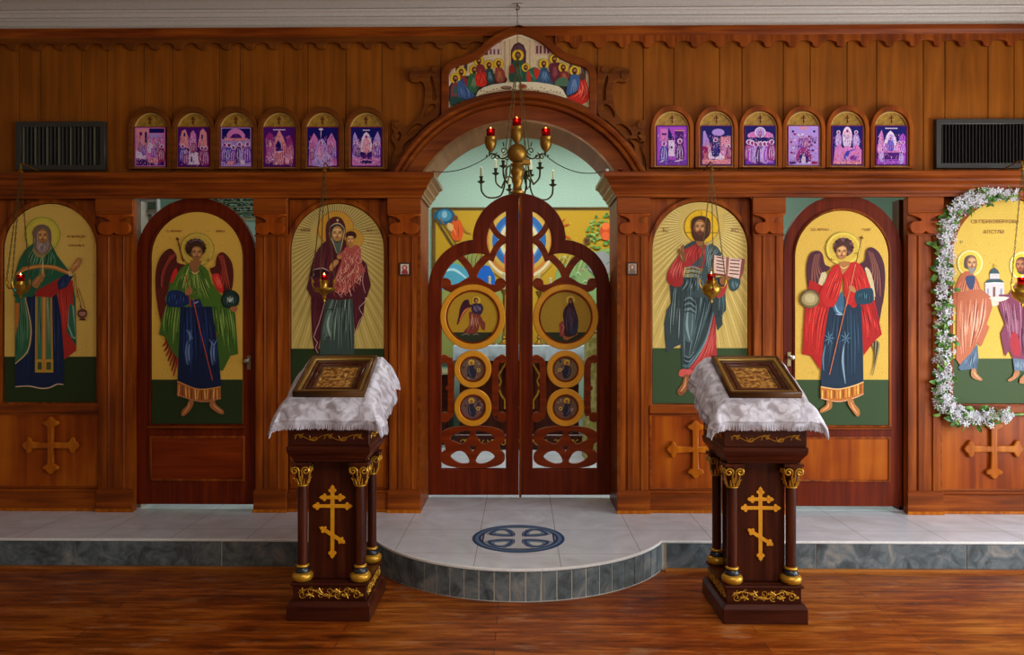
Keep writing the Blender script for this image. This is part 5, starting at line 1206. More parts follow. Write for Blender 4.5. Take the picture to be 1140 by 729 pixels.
def f9(g):
    g.rect(0, 0, 34, 44, PAL['n']); g.poly([(3, 9), (11, 6), (14, 12), (4, 13)], PAL['k'], 2); g.poly([(31, 9), (23, 6), (20, 12), (30, 13)], PAL['k'], 2); g.ell(17, 7, 6.3, 6, PAL['w']); g.ell(17, 7, 5, 4.8, PAL['l']); fig(g, 17, 12, 9, 'm')
    g.rect(1, 39, 33, 43, PAL['v'])
    for x, y, h, c in ((4, 38, 24, 'm'), (8, 40, 25, 'p'), (12, 41, 24, 'l'), (17, 42, 26, 'd'), (22, 41, 25, 'l'), (26, 40, 24, 'p'), (30, 38, 24, 'm')): fig(g, x, y, h, c)
def f10(g):
    g.rect(0, 0, 34, 44, PAL['l']); g.ell(5, 6, 1.4, 1.4, PAL['n']); g.ell(29, 6, 1.4, 1.4, PAL['n']); g.poly([(12, 1), (22, 1), (20, 3.5), (14, 3.5)], PAL['s'])
    for i in range(46):
        a = i*2.4; r = 4+i*.33; x = 17+r*cos(a)*.85; y = 20+r*sin(a)*1.2
        if 1.5 < x < 32.5 and 8 < y < 42: g.ell(x, y, 1.5, 1.2, PAL['wmkrd'[i % 5]])
    g.poly([(9, 40), (9, 31), (17, 23), (25, 31), (25, 40)], PAL['m'], 2); g.poly([(12, 41), (12, 34), (17, 30), (22, 34), (22, 41)], PAL['n'], 2); fig(g, 17, 42, 11, 'w', 'k')
    fig(g, 14, 24, 14, 'v'); fig(g, 20, 24, 14, 'm')
    g.rect(1, 40, 8, 43, PAL['d']); g.rect(26, 40, 33, 43, PAL['r'])
def f11(g):
    g.rect(0, 0, 34, 44, PAL['n']); g.ell(17, 12, 5.5, 11.5, PAL['w']); g.ell(17, 12, 4, 9.5, PAL['s']); fig(g, 17, 23, 21, 'w', 'l'); fig(g, 7, 22, 18, 'l'); fig(g, 27, 22, 18, 'l')
    rock(g, [(1, 43), (3, 25), (8, 20), (12, 25), (17, 22), (23, 25), (28, 20), (33, 27), (33, 43)], 'k', 's', 10)
    g.poly([(13, 37), (15, 29), (20, 28), (17, 36)], PAL['b'], 2); g.line([(17, 29), (27, 26)], 1.6, PAL['b']); g.ell(23.5, 36, 4, 3, PAL['v']); g.ell(23, 36, 2, 1.5, PAL['m']); g.rect(1, 40, 33, 43, PAL['s'])
def f12(g):
    g.rect(0, 0, 34, 44, PAL['n']); g.line([(10, 2.5), (24, 2.5)], 1, PAL['w'], 1, 0); g.poly([(2, 43), (3, 10), (6, 4), (8, 12), (10, 40)], PAL['k']); g.poly([(24, 43), (26, 12), (30, 8), (33, 12), (33, 43)], PAL['p']); g.rect(1, 37, 33, 43, PAL['p'])
    g.poly([(9, 27), (10, 14), (16, 5), (22, 14), (23, 27)], PAL['w'], 2); g.poly([(12, 27), (13, 15), (16, 9), (19, 15), (20, 27)], PAL['l'], 2); fig(g, 16, 28, 17, 'b', 'l')
    for x, y, h, c in ((4, 30, 15, 'k'), (7, 40, 16, 'l'), (26, 30, 14, 'k'), (30, 32, 16, 'p'), (28, 42, 15, 'l'), (11, 29, 11, 'p'), (23, 29, 11, 'k')): fig(g, x, y, h, c)
    g.poly([(8, 28), (26, 28), (25, 39), (9, 39)], PAL['d']); g.line([(8, 29), (26, 29)], 1.8, PAL['k'], 1, 0); g.line([(9, 38), (25, 38)], 1, PAL['p'], 1, 0)
feast = [(167.3, 0, f1, 'people by a pink tower, nearest the left vent'), (215.4, 0, f2, 'figures round a pale temple, second from the left vent'), (263, 0, f3, 'a crowd under a pink dome on dark blue'), (311, 0, f4, 'a reddish rocky mountain with a small cave'), (359.5, 0, f5, 'a pale figure on a light blue hill between two peaks'), (408, 0, f6, 'a figure above crossed dark planks, nearest the left scroll'),
         (748, 1, f7, 'two figures facing across a white tablet, by the right scroll'), (797.5, 1, f8, 'a dark robed rider between a pale cliff and pink walls'), (846.2, 1, f9, 'a round white disc above a row of standing figures'), (894.5, 1, f10, 'a crowded dotted scene over a dark little archway'), (943.2, 1, f11, 'a pale figure in an oval above a pink hill'), (992.3, 1, f12, 'a purple bier under a white halo, nearest the right vent')]
def busy(g):
    rnd = random.Random(len(g.ops)); base = [c for _, c in g.ops[3:]]
    for _ in range(230):
        x, y = rnd.uniform(1.5, 32), rnd.uniform(9, 42); a = rnd.uniform(.9, 2.2); l = rnd.uniform(.8, 2.8)
        g.line([(x, y), (x+cos(a)*l, y+sin(a)*l)], rnd.uniform(.3, .75), rnd.choice([PAL['w'], PAL['d'], PAL['k'], PAL['m'], PAL['l'], PAL['d']]), 1, .5)
def feast_icon(cx, side, fn, desc):
    Y = .0; yb = 188.5 if side == 0 else 187.0; yt = 119 if side == 0 else 117.5
    S = 169.5; half = 23.9
    t = thing('feast_icon', P(cx, yb, .0), 'arched violet icon of ' + desc, 'icon', 'arched feast icons above the cornice')
    def W(pts, y=.0): return [(P(x, y_, y).x, P(x, y_, y).z) for x, y_ in pts]
    outer = [(cx+half, yb)] + [(cx+half*cos(a*pi/24), yt+27-27*sin(a*pi/24)) for a in range(25)] + [(cx-half, yb)]
    inner = [(cx+19.3, yb-1.2)] + [(cx+19.3*cos(a*pi/24), yt+26.5-20.5*sin(a*pi/24)) for a in range(25)] + [(cx-19.3, yb-1.2)]
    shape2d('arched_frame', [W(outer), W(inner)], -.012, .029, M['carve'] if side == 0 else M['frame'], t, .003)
    gi = [(cx+19.2, yb-1.4)] + [(cx+19.2*cos(a*pi/24), yt+26.5-20.3*sin(a*pi/24)) for a in range(25)] + [(cx-19.2, yb-1.4)]
    shape2d('gold_panel', [W(gi)], .016, .0285, M['goldpanel'], t)
    ring_ = [(cx+17.9, yb-3)] + [(cx+17.9*cos(a*pi/24), yt+26.5-18.9*sin(a*pi/24)) for a in range(25)] + [(cx-17.9, yb-3)]
    shape2d('gold_fillet', [W(gi), W(ring_)], .006, .0158, M['fillet'], t, .001)
    # little three-bar cross
    g = Paint(); g.o(cx-(.5 if side == 0 else -.3), yt+15, 1); c = '#5c1c10'
    g.rect(-.55, -4.4, .55, 4.6, c); g.rect(-2.6, -1.9, 2.6, -.7, c); g.rect(-1.3, -3.6, 1.3, -2.8, c); g.poly([(-1.5, 1.6), (1.7, 2.6), (1.7, 3.4), (-1.5, 2.4)], c)
    g.build('painted_cross', .0145, M['paints'], t, back=.001)
    x0, y0 = cx-16.9+(.3 if side else 0), (142 if side == 0 else 140.4)
    g = Paint(); g.o(x0-.9, y0-.9, 1); g.rect(0, 0, 35.3, 45, '#6c3048'); g.o(x0, y0, 34.4/33.8)
    fn(g)
    busy(g)
    g.build('picture', .0, M['feast'], t, back=.014)
def goldpanel():
    m, nt, b = newmat('gold_panel_leaf'); no = N(nt, 'ShaderNodeTexNoise'); no.inputs['Scale'].default_value = 45; no.inputs['Detail'].default_value = 5
    tc = N(nt, 'ShaderNodeTexCoord'); L(nt, tc.outputs['Object'], no.inputs['Vector'])
    L(nt, ramp(nt, no.outputs['Fac'], [(.3, '#8e6a1e'), (.5, '#ac8228'), (.7, '#c4983a')]), b.inputs['Base Color']); b.inputs['Roughness'].default_value = .4; b.inputs['Metallic'].default_value = .15
    return m
M['goldpanel'] = goldpanel(); M['feast'] = vcol('feast_print', .5, .25, .03, 1.25, 1.3); M['fillet'] = plain('gilt_fillet', '#d8b060', .4, .2)
for f_ in feast: feast_icon(*f_)
M['door2'] = wood('tracery_wood', '#641e04', '#7c2a06', '#90380a', 'X', .3, 1, .4, .05, .4)
# ================================================================ side (deacon) doors
def side_door(px0, px1, ytop, ix, iyt, iyb, panel, knobx, painter, label, side):
    Y0 = .06
    x0, x1 = PX(px0, Y0), PX(px1, Y0)
    zt = PZ(ytop, Y0, px0); zb = PT+.036
    t = thing('side_door', ((x0+x1)/2, Y0, PT+.036), label, 'door')
    MBp = shape2d('door_leaf', [archpts(x0, x1, zt, zb)], Y0, Y0+.04, M['door'], t, .003)
    a0_, a1_ = PX(ix[0], Y0), PX(ix[1], Y0); z1, z0 = PZ(iyt, Y0, ix[0]), PZ(iyb, Y0, ix[0])
    shape2d('icon_moulding', [archpts(a0_-.016, a1_+.016, z1+.016, z0-.012), archpts(a0_+.001, a1_-.001, z1-.001, z0+.001)], Y0-.012, Y0-.0004, M['frame'] if side > 0 else M['door'], t, .004)
    p0, p1, q0, q1 = PX(panel[0], Y0), PX(panel[1], Y0), PZ(panel[3], Y0, panel[0]), PZ(panel[2], Y0, panel[0])
    MB().box(p0+.014, p1-.014, Y0-.003, Y0-.0005, q0+.014, q1-.014).build('lower_panel', M['panelw'] if side > 0 else M['door2'], t)
    shape2d('panel_moulding', [[(p0, q0), (p1, q0), (p1, q1), (p0, q1)], [(p0+.014, q0+.014), (p1-.014, q0+.014), (p1-.014, q1-.014), (p0+.014, q1-.014)]], Y0-.01, Y0-.0004, M['frame'], t, .003)
    MB().box(p0-.01, p1+.01, Y0-.02, Y0-.0004, z0-.03, z0-.013).build('sill_rail', M['frameX'], t, bevel=.004)
    # knob on its plate
    k = P(knobx[0], knobx[1], Y0)
    pt_ = MB().box(k.x-.014, k.x+.012, Y0-.005, Y0-.0004, k.z-.06, k.z+.035).build('lock_plate', M['brassd'], t, bevel=.002)
    m = MB(); m.lathe((0, 0, 0), [(.006, 0), (.006, .02), (.012, .024), (.018, .032), (.02, .042), (.016, .052), (.006, .056)], 16)
    m.build('door_knob', M['steel'], pt_, smooth=40, rot=Matrix.Translation((k.x, Y0-.005, k.z)) @ Matrix.Rotation(pi/2, 4, 'X'), piv=(0, 0, 0))
    painter(t)
    return t
M['brassd'] = plain('dull_brass', '#9c8a62', .4, .7)
M['steel'] = plain('brushed_steel', '#c4c0b8', .25, 1)
side_door(151.5, 284.5, 220, (169, 270), 236, 471.5, (167, 273, 485, 535), (277.5, 401.5), icon_michael, 'dark arched door with the winged figure in green cloak and blue tunic', -1)
side_door(872.5, 1004.5, 217, (885.3, 989), 234.5, 473, (886, 991, 486, 536), (878.5, 397.5), icon_gabriel, 'reddish arched door with the winged figure in a bright red cloak', 1)

# ================================================================ centre (royal) doors
YD = .39
CXD = 578.0
def royal_leaf(mir, label):
    def X(x): return 2*CXD-x if mir else x
    def W(pts, y=YD): return [(P(X(a), b_, y).x, P(X(a), b_, y).z) for a, b_ in pts]
    t = thing('royal_door', (P(X(527), 551, YD).x, YD, PT), label, 'door', 'pierced centre doors')
    A = lambda cx, cy, r, d0, d1, n: [(cx+r*cos(radians(d0+(d1-d0)*i/n)), cy-r*sin(radians(d0+(d1-d0)*i/n))) for i in range(n+1)]
    outer = [(577.6, 551), (577.6, 215)] + A(578, 267, 52, 92, 178, 14) + A(530.5, 320, 53.5, 94, 180, 16) + [(477, 551)]
    inner = [(563, 522)] + [(563, 234.5)] + A(578, 267, 36, 116, 204, 12)[1:] + A(530.5, 320.5, 39, 67, 180, 14) + [(491, 522)]
    shape2d('door_frame', [W(outer), W(inner)], YD, YD+.045, M['door'], t, .004)
    # pierced tracery
    mes = []; k = 1/157.
    def bar(pts, w, n=5): shape2d('b', [stroke_loop(W(pts), w*k, n)], YD+.006, YD+.036, None, None, .002, mes)
    def dot(x, y, r): c = W([(x, y)])[0]; shape2d('b', [circ(c[0], c[1], r*k, 20)], YD+.004, YD+.038, None, None, .002, mes)
    bar([(544, 238), (546, 247), (549.5, 255), (556, 262.5), (565, 268)], 3.2)
    bar([(565, 266), (557, 270), (551, 278), (546, 290)], 3.4)
    bar([(508, 283), (515, 289), (522, 298), (526.3, 308), (526.5, 316)], 3.9)
    bar([(546, 283), (539, 289), (531, 298), (526.8, 308), (526.5, 316)], 3.9)
    bar([(495.5, 318), (503, 321), (512, 319), (520, 314), (526.5, 311.5), (533, 314), (541, 319), (550, 321), (557.5, 318)], 4.3)
    dot(496, 315.5, 6.2); dot(557, 315.5, 6.2)
    for s_ in (0, 1):
        q_ = lambda x: (2*526.6-x if s_ else x)
        bar([(q_(491), 402), (q_(495), 399.5), (q_(500), 402), (q_(501.8), 410), (q_(501.8), 432), (q_(501.8), 455), (q_(500), 463), (q_(495), 466), (q_(491), 464)], 3.6)
        dot(q_(494.5), 399.5, 4.8); dot(q_(494.5), 464.5, 5.6); dot(q_(498.5), 432, 2.6)
    se = lambda c: (abs(c)**.78)*(1 if c >= 0 else -1)
    up = [(250+196*se(cos(radians(a))), 146-68*se(sin(radians(a)))) for a in range(-38, 219, 6)]
    lo = [(250+196*se(cos(radians(a))), 268-66*se(sin(radians(a)))) for a in range(142, 399, 6)]
    Zm = lambda pts: W([(480+x/5.43, 460+y/5.43) for x, y in pts])
    holes = [[(115, 155), (150, 122), (200, 108), (232, 108), (226, 145), (190, 186), (150, 176)], [(385, 155), (350, 122), (300, 108), (268, 108), (274, 145), (310, 186), (350, 176)],
             [(116, 262), (145, 235), (185, 230), (215, 255), (230, 298), (185, 306), (140, 288)], [(384, 262), (355, 235), (315, 230), (285, 255), (270, 298), (315, 306), (360, 288)]]
    shape2d('b', [Zm(up+lo)] + [Zm(smooth(h, 3)) for h in holes] + [Zm([(224, 200), (276, 200), (250, 234)])], YD+.006, YD+.036, None, None, .002, mes)
    join_meshes('tracery', mes, M['door2'], t)
    # medallions
    def medal(cx, cy, R_, r_, painter):
        c = W([(cx, cy)])[0]; R2, r2 = R_*k, r_*k
        rg = shape2d('medallion_ring', [circ(c[0], c[1], R2, 48), circ(c[0], c[1], r2, 48)], YD-.006, YD+.030, M['goldring'], t, .006)
        shape2d('inner_rim', [circ(c[0], c[1], r2+.001, 48), circ(c[0], c[1], r2-.011, 48)], YD+.001, YD+.03, M['door2'], rg, .002)
        g = Paint(); g.o(X(cx), cy, 1); painter(g, r_-1.2)
        g.build('painting', YD+.012, M['paint'], rg, back=.01)
    if not mir:
        medal(526.2, 352.8, 36.5, 29.8, md_angel); medal(526.3, 411, 20.9, 14.4, md_a); medal(526.3, 453.6, 20.9, 14.4, md_b)
    else:
        medal(526.2, 352.8, 36.5, 29.8, md_mary); medal(526.3, 411, 20.9, 14.4, md_c); medal(526.3, 453.6, 20.9, 14.4, md_d)
        a = P(579.2, 551, YD-.004); MB().box(a.x-.008, a.x+.009, YD-.012, YD-.0005, PT+.01, PZ(217, YD)).build('astragal', M['frame'], t, bevel=.004)
    return t
def disc(g, R_, gold, yg=None, green='#2c3320'):
    g.ell(0, 0, R_, R_, gold, n=40)
    if yg is not None:
        a0 = math.asin(yg/R_); g.poly([(R_*cos(a0+(pi-2*a0)*i/20), R_*sin(a0+(pi-2*a0)*i/20)) for i in range(21)], green)
    for _ in range(int(R_*2)):
        a = random.uniform(0, 6.28); r = R_*.9*sqrt(random.random())
        if yg is None or r*sin(a) < yg-1: g.rect(r*cos(a)-.4, r*sin(a)-.3, r*cos(a)+.4, r*sin(a)+.3, '#8c6c20')
def md_angel(g, R_):
    disc(g, R_, '#b08a22', 17)
    g.o(g.ox-46.6, g.oy-43, 8.1)    # to the zoomed sheet's coordinates
    g.ell(412, 200, 38, 38, '#d0a820'); g.ell(412, 200, 32, 32, '#dcb83c')
    g.poly([(375, 240), (350, 235), (345, 200), (325, 190), (290, 210), (260, 280), (250, 350), (235, 412), (245, 415), (275, 370), (310, 300), (350, 270)], '#3c1a28', 2)
    g.poly([(250, 400), (275, 330), (310, 275), (350, 262), (320, 300), (285, 350), (255, 405)], '#b04030', 2); g.line([(262, 380), (300, 300), (345, 268)], 6, '#e0a060')
    g.poly([(390, 225), (430, 225), (455, 230), (475, 270), (450, 330), (400, 335), (370, 300), (365, 250)], '#34283c', 2); g.folds([(385, 235), (385, 300)], [(450, 240), (450, 310)], 6, 7, ['#6c5c78', '#8c7c98'])
    g.poly([(345, 300), (400, 320), (445, 330), (470, 380), (490, 400), (488, 465), (455, 455), (440, 400), (430, 470), (380, 500), (310, 490), (300, 475), (340, 430), (350, 380)], '#7c3828', 2)
    g.folds([(360, 320), (350, 420), (320, 485)], [(440, 340), (430, 400), (425, 470)], 9, 8, ['#b07060', '#5a2418', '#c88c70'])
    g.line([(275, 515), (320, 500), (350, 515)], 8, '#8a7a6a'); g.line([(380, 515), (410, 500), (435, 512)], 8, '#8a7a6a')
    g.ell(408, 198, 22, 25, '#3c241a'); g.ell(412, 202, 14, 18, '#a87848')
def md_mary(g, R_):
    disc(g, R_, '#a8842a', 17)
    g.o(g.ox-41.5, g.oy-43, 8.1)
    g.ell(380, 195, 40, 38, '#d8c060'); g.ell(380, 195, 34, 32, '#cda43c')
    g.poly([(275, 410), (300, 385), (330, 395), (330, 530), (285, 520)], '#8c3c34'); g.poly([(310, 520), (440, 490), (445, 505), (345, 560), (315, 545)], '#9c5c30')
    g.poly([(365, 200), (355, 235), (325, 270), (310, 330), (320, 400), (325, 520), (400, 520), (440, 490), (450, 380), (430, 300), (410, 240), (400, 200)], '#3a2028', 2)
    g.poly([(370, 400), (440, 380), (440, 480), (380, 510)], '#2c3450', 2); g.folds([(350, 260), (330, 380), (350, 500)], [(400, 260), (440, 380), (430, 480)], 10, 7, ['#5c3a44', '#24141c', '#4c4a68'])
    g.line([(300, 410), (320, 440), (300, 500)], 8, '#c87060'); g.ell(380, 205, 20, 28, '#3a1c24'); g.ell(380, 208, 12, 17, '#8a5c3a')
def evang(g, R_, s, tone):
    disc(g, R_, tone); r = R_
    for k in range(20):
        a = random.uniform(0, 6.28); q_ = r*.85*sqrt(random.random()); g.rect(q_*cos(a)-1, q_*sin(a)-.9, q_*cos(a)+1, q_*sin(a)+.9, random.choice(['#5a4038', '#8c6c58', '#3c2c2c', '#a08070']))
    g.ell(s*-1.5, -7.5, 3.4, 3.4, '#d0a030'); g.poly([(s*2, -5), (s*-5, -3), (s*-6, 4), (s*-3, 9), (s*2, 10), (s*4, 3), (s*1, -2)], '#2c2838', 2)
    g.line([(s*-4, -2), (s*-4, 4), (s*-1, 8)], .9, '#6c6478'); g.ell(s*-1.5, -6.5, 1.7, 2, '#5a3424'); g.ell(s*-1.3, -6.2, 1.2, 1.4, '#a07048')
    g.ell(s*6.5, 1, 2, 2, '#c8a048'); g.ell(s*6.5, 1, .9, .9, '#2c1c18'); g.poly([(s*4, 6), (s*9, 4), (s*9, 8), (s*5, 11)], '#7c4c3c')
def md_a(g, R_): evang(g, R_, 1, '#6c5444')
def md_b(g, R_): evang(g, R_, .9, '#6a4c4c')
def md_c(g, R_): evang(g, R_, -1, '#745c44')
def md_d(g, R_): evang(g, R_, -.85, '#6c5040')
royal_leaf(False, 'left pierced door leaf with the winged figure in its large gold medallion')
royal_leaf(True, 'right pierced door leaf with the seated dark robed woman in its large gold medallion')

# ================================================================ sanctuary furnishings seen through the doors
YB = 3.17
def backicon():
    g = Paint()
    x0, x1, y0, y1 = 483, 700, 232.5, 400
    g.rect(x0, y0, x1, y1, '#6c5426'); g.rect(x0+2, y0+2, x1-2, y1-2, '#b48c20')
    speckle(g, 490, 690, 240, 330, 80, ['#b08c24', '#d8b848'])
    g.poly([(485, 290), (500, 282), (520, 276), (545, 292), (560, 330), (560, 398), (485, 398)], '#8c9450'); g.poly([(620, 300), (645, 285), (665, 280), (698, 270), (698, 398), (600, 398)], '#7c9a60', 0)
    g.ell(495, 241, 12, 9, '#20506c'); g.ell(495, 240, 8, 6.5, '#3c7c9c'); g.ell(495, 239, 3, 4, '#80a8b8')
    g.line([(485, 243), (512, 286)], 2.2, '#5c4420', 1, 0); g.line([(490, 243), (516, 284)], 1.4, '#7c5c2c', 1, 0)
    g.poly([(504, 246), (512, 245), (516, 256), (513, 268), (504, 266), (502, 258)], '#c8501c', 2); g.ell(507, 243, 3, 3.3, '#6a3c20'); g.poly([(499, 248), (505, 251), (503, 258), (498, 254)], '#c8a060', 2); g.line([(514, 250), (519, 258), (525, 260)], 2, '#a06a2c')
    g.line([(504, 252), (508, 262)], 1, '#f08848'); g.line([(510, 250), (511, 264)], 1, '#8c3010')
    # mandorla in the middle
    for r, c in ((44, '#b89444'), (41, '#d0c098'), (38, '#b8742c'), (34, '#b89440'), (30, '#285c98'), (24, '#4a7cb0'), (22, '#c8bc98'), (18, '#b8944c'), (12, '#a8603c')): g.ell(578, 268, r, r*1.05, c, n=40)
    g.poly([(566, 262), (578, 256), (590, 262), (594, 310), (562, 310)], '#a83c30', 2); g.ell(578, 252, 6, 7, '#8c5c38')
    g.poly([(484, 300), (500, 292), (520, 300), (528, 320), (484, 322)], '#4c98b0', 2); g.line([(490, 305), (505, 300), (522, 312)], 3, '#a8d0d8'); g.poly([(530, 300), (545, 296), (552, 318), (530, 320)], '#1c5cb4', 2)
    for k in range(12): g.line([(512+k*3, 280), (514+k*2.2, 290), (516+k*2, 300)], 1, ['#8a7a40', '#4c4420'][k % 2]); g.line([(624+k*3, 284), (622+k*2.6, 290), (618+k*2.5, 302)], 1, ['#b0b468', '#5c7034'][k % 2])
    # red winged bits and the bush
    g.line([(621, 262), (624, 250), (629, 243)], 2.4, '#b8481c'); g.line([(626, 252), (634, 249)], 2, '#b8481c'); g.line([(628, 262), (636, 266)], 2.4, '#c05020')
    random.seed(9)
    for k in range(150):
        a = random.uniform(0, 6.28); r = random.uniform(0, 1)**.5; x, y = 673+20*r*cos(a), 262+24*r*sin(a); g.ell(x, y, 1.8, 1.3, random.choice(['#5c8c3c', '#3c6c34', '#8cac58', '#7c9c4c']), n=8)
    g.ell(674, 258, 6.5, 10, '#c04820'); g.ell(674, 252, 4.5, 4, '#e06a30'); g.ell(674, 263, 4.5, 5, '#d85a2c'); g.ell(653, 268, 4, 4, '#6c5020'); g.ell(653, 268.5, 2.4, 2.6, '#4c2c18')
    g.poly([(655, 285), (672, 280), (682, 292), (672, 310), (655, 300)], '#8c8c8c', 2)
    for k in range(24):
        x, y = 625+k*2.6, 288+(k*13 % 30); g.line([(x, y), (x+3, y-3), (x+6, y+1)], 1, ['#b8c8a0', '#4c6c4c', '#c89080'][k % 3])
    t = thing('wall_icon', P(591, 400, YB), 'large gold icon hanging on the pale green wall behind the centre doors', 'icon')
    g.build('painting', YB, M['paint'], t, back=.02, step=6e-5)
    a, b_ = P(483, 400, YB), P(700, 232, YB)
    shape2d('frame', [[(a.x-.02, a.z-.02), (b_.x+.02, a.z-.02), (b_.x+.02, b_.z+.015), (a.x-.02, b_.z+.015)], [(a.x+.004, a.z+.004), (b_.x-.004, a.z+.004), (b_.x-.004, b_.z-.004), (a.x+.004, b_.z-.004)]], YB-.012, YB+.029, wood('thin_frame_wood', '#5c4420', '#6e5228', '#806030', 'X'), t, .003)
    g.ox = 0
backicon()

# altar
def altar():
    Y0, Y1 = 2.35, 2.95
    xa, xb = PX(508, Y0), PX(648, Y0)
    t = thing('altar_table', ((xa+xb)/2, Y0, PT), 'carved dark altar table with gilt ogee panel behind the centre doors', 'table')
    zt = PZ(386, Y0)
    MB().box(xa+.03, xb-.03, Y0+.03, Y1-.03, PT+.15, zt-.04).build('body', M['dark'], t, bevel=.005)
    MB().box(xa-.02, xb+.02, Y0-.02, Y1, PT+.0005, PT+.15).build('plinth', M['darkX'], t, bevel=.01)
    MB().box(xa, xb, Y0, Y1, zt-.04, zt).build('top', M['darkX'], t, bevel=.008)
    def W(pts, y=Y0): return [(P(x, y_, y).x, P(x, y_, y).z) for x, y_ in pts]
    half = [(578, 398), (562, 399), (562, 404), (558, 410), (554, 417), (557, 424), (554, 432), (557, 440), (561, 446), (561, 455), (578, 455)]
    lp = half + [(1156-x, y) for x, y in half[::-1][1:-1]]
    c0 = W(lp, Y0+.02)
    cx_, cz_ = W([(578, 427)], Y0+.02)[0]
    shape2d('gilt_frame', [c0, [(cx_+(x-cx_)*.9, cz_+(z-cz_)*.93) for x, z in c0]], Y0+.008, Y0+.0295, M['gold'], t, .003)
    mes = []
    for k in range(9):
        x = xa+.09+(xb-xa-.18)*k/8
        c = [(x-.05+.1*i/10, PT+.075+.025*sin(i*.63+k)) for i in range(11)]
        shape2d('v', [stroke_loop(c, .005, 2)], Y0-.026, Y0-.0205, None, None, .001, mes); shape2d('v', [circ(x, PT+.09, .014, 10)], Y0-.027, Y0-.0205, None, None, .002, mes)
    join_meshes('gilt_vine', mes, M['gold'], t)
    for i in range(4):
        x = xa+.1+(xb-xa-.2)*i/3
        m = MB(); m.lathe((x, Y0+.028, PT+.15), [(.03, 0), (.035, .02), (.025, .04), (.02, .06), (.02, zt-PT-.28), (.026, zt-PT-.26), (.03, zt-PT-.2)], 14); m.build('column', M['dark'], t, smooth=40)
    # cloth over the altar
    m = MB(); secs = []
    prof = [(Y0-.025, zt-.13), (Y0-.02, zt-.05), (Y0-.012, zt+.006), (Y0+.05, zt+.012), (Y1, zt+.012)]
    for i in range(41):
        x = xa-.03+(xb-xa+.06)*i/40; w_ = .008*sin(i*1.7); secs.append([(x, y-(w_ if j < 2 else 0), z) for j, (y, z) in enumerate(prof)] + [(x, y+.004, z-.005) for j, (y, z) in enumerate(prof[::-1])])
    m.loft(secs); o = m.build('altar_cloth', M['cloth2'], smooth=60); tag(o, 'pale blue-white cloth lying over the altar table', 'cloth')
    # candlesticks on it
    for i, (px_, h, lab) in enumerate(((545, .62, 'leftmost brass candlestick on the altar, seen through the left door leaf'), (561, .66, 'brass candlestick on the altar seen beside the left inner stile'), (600, .64, 'brass candlestick on the altar seen beside the right inner stile'), (613, .6, 'rightmost brass candlestick on the altar, seen through the right door leaf'))):
        x = PX(px_, Y0+.25); z0 = zt+.0125
        t2 = thing('candlestick', (x, Y0+.25, z0), lab, 'candlestick', 'candlesticks on the altar')
        m = MB(); m.lathe((x, Y0+.25, z0), [(.06, 0), (.062, .01), (.03, .03), (.014, .05), (.026, .07), (.012, .1), (.012, h*.4), (.03, h*.45), (.012, h*.5), (.012, h*.75), (.028, h*.8), (.036, h*.84), (.012, h*.85)], 16); m.build('stem', M['brass'], t2, smooth=50)
        MB().lathe((x, Y0+.25, z0+h*.85), [(.014, 0), (.014, .16), (.003, .168)], 12).build('candle', M['wax'], t2)
M['cloth2'] = plain('pale_altar_cloth', '#b8c8d0', .6, bump=.5, bscale=30)
altar()
# brocade covered stand right, dark cabinet left
def brocade():
    m, nt, b = newmat('green_gold_brocade'); no = N(nt, 'ShaderNodeTexVoronoi'); no.inputs['Scale'].default_value = 18
    tc = N(nt, 'ShaderNodeTexCoord'); L(nt, tc.outputs['Object'], no.inputs['Vector'])
    L(nt, ramp(nt, no.outputs['Distance'], [(.15, '#a89c3c'), (.4, '#8c8c40'), (.7, '#c0b468')]), b.inputs['Base Color']); b.inputs['Roughness'].default_value = .5; return m
def stand():
    Y0 = 1.7; x0, x1 = PX(652, Y0), PX(712, Y0)
    t = thing('offering_table', ((x0+x1)/2, Y0, PT), 'table under a yellow-green brocade cloth behind the right door leaf', 'table')
    zt = PZ(372, Y0)
    m = MB(); secs = []
    for i in range(25):
        a = 2*pi*i/24
    prof = [(1.0, 0), (.97, .3), (.95, .6), (.93, 1.0)]
    cx_, cy_ = (x0+x1)/2, Y0+.25; w, d = (x1-x0)/2, .22
    for sc, f in prof:
        sec = []
        for i in range(60):
            a = 2*pi*i/60; e = lambda c: abs(c)**.45*(1 if c >= 0 else -1); rr = sc+.03*(1-f)*sin(a*9)
            sec.append((cx_+w*e(cos(a))*rr, cy_+d*e(sin(a))*rr, PT+.002+(zt-PT)*f))
        secs.append(sec)
    m.loft(secs); m.build('brocade_cover', brocade(), t, smooth=50)
    MB().box(cx_-w*.6, cx_+w*.6, cy_-.12, cy_+.12, zt+.001, zt+.02).build('table_top', M['darkX'], t, bevel=.004)
    Y0 = 2.6; x0, x1 = PX(474, Y0), PX(501, Y0)
    t = thing('cabinet', ((x0+x1)/2, Y0, PT), 'low dark cabinet against the sanctuary wall seen through the left door leaf', 'cabinet')
    zt = PZ(417, Y0)
    MB().box(x0, x1, Y0, Y0+.4, PT+.001, zt).build('body', M['dark'], t, bevel=.006)
    MB().box(x0-.02, x1+.02, Y0-.02, Y0+.42, zt+.0005, zt+.03).build('top', M['cream'], t, bevel=.006)
    MB().box(x0+.03, x1-.03, Y0-.008, Y0-.0005, PT+.08, zt-.05).build('door', M['darkX'], t, bevel=.003)
M['cream'] = plain('cream_top', '#c8bc90', .5)
stand()
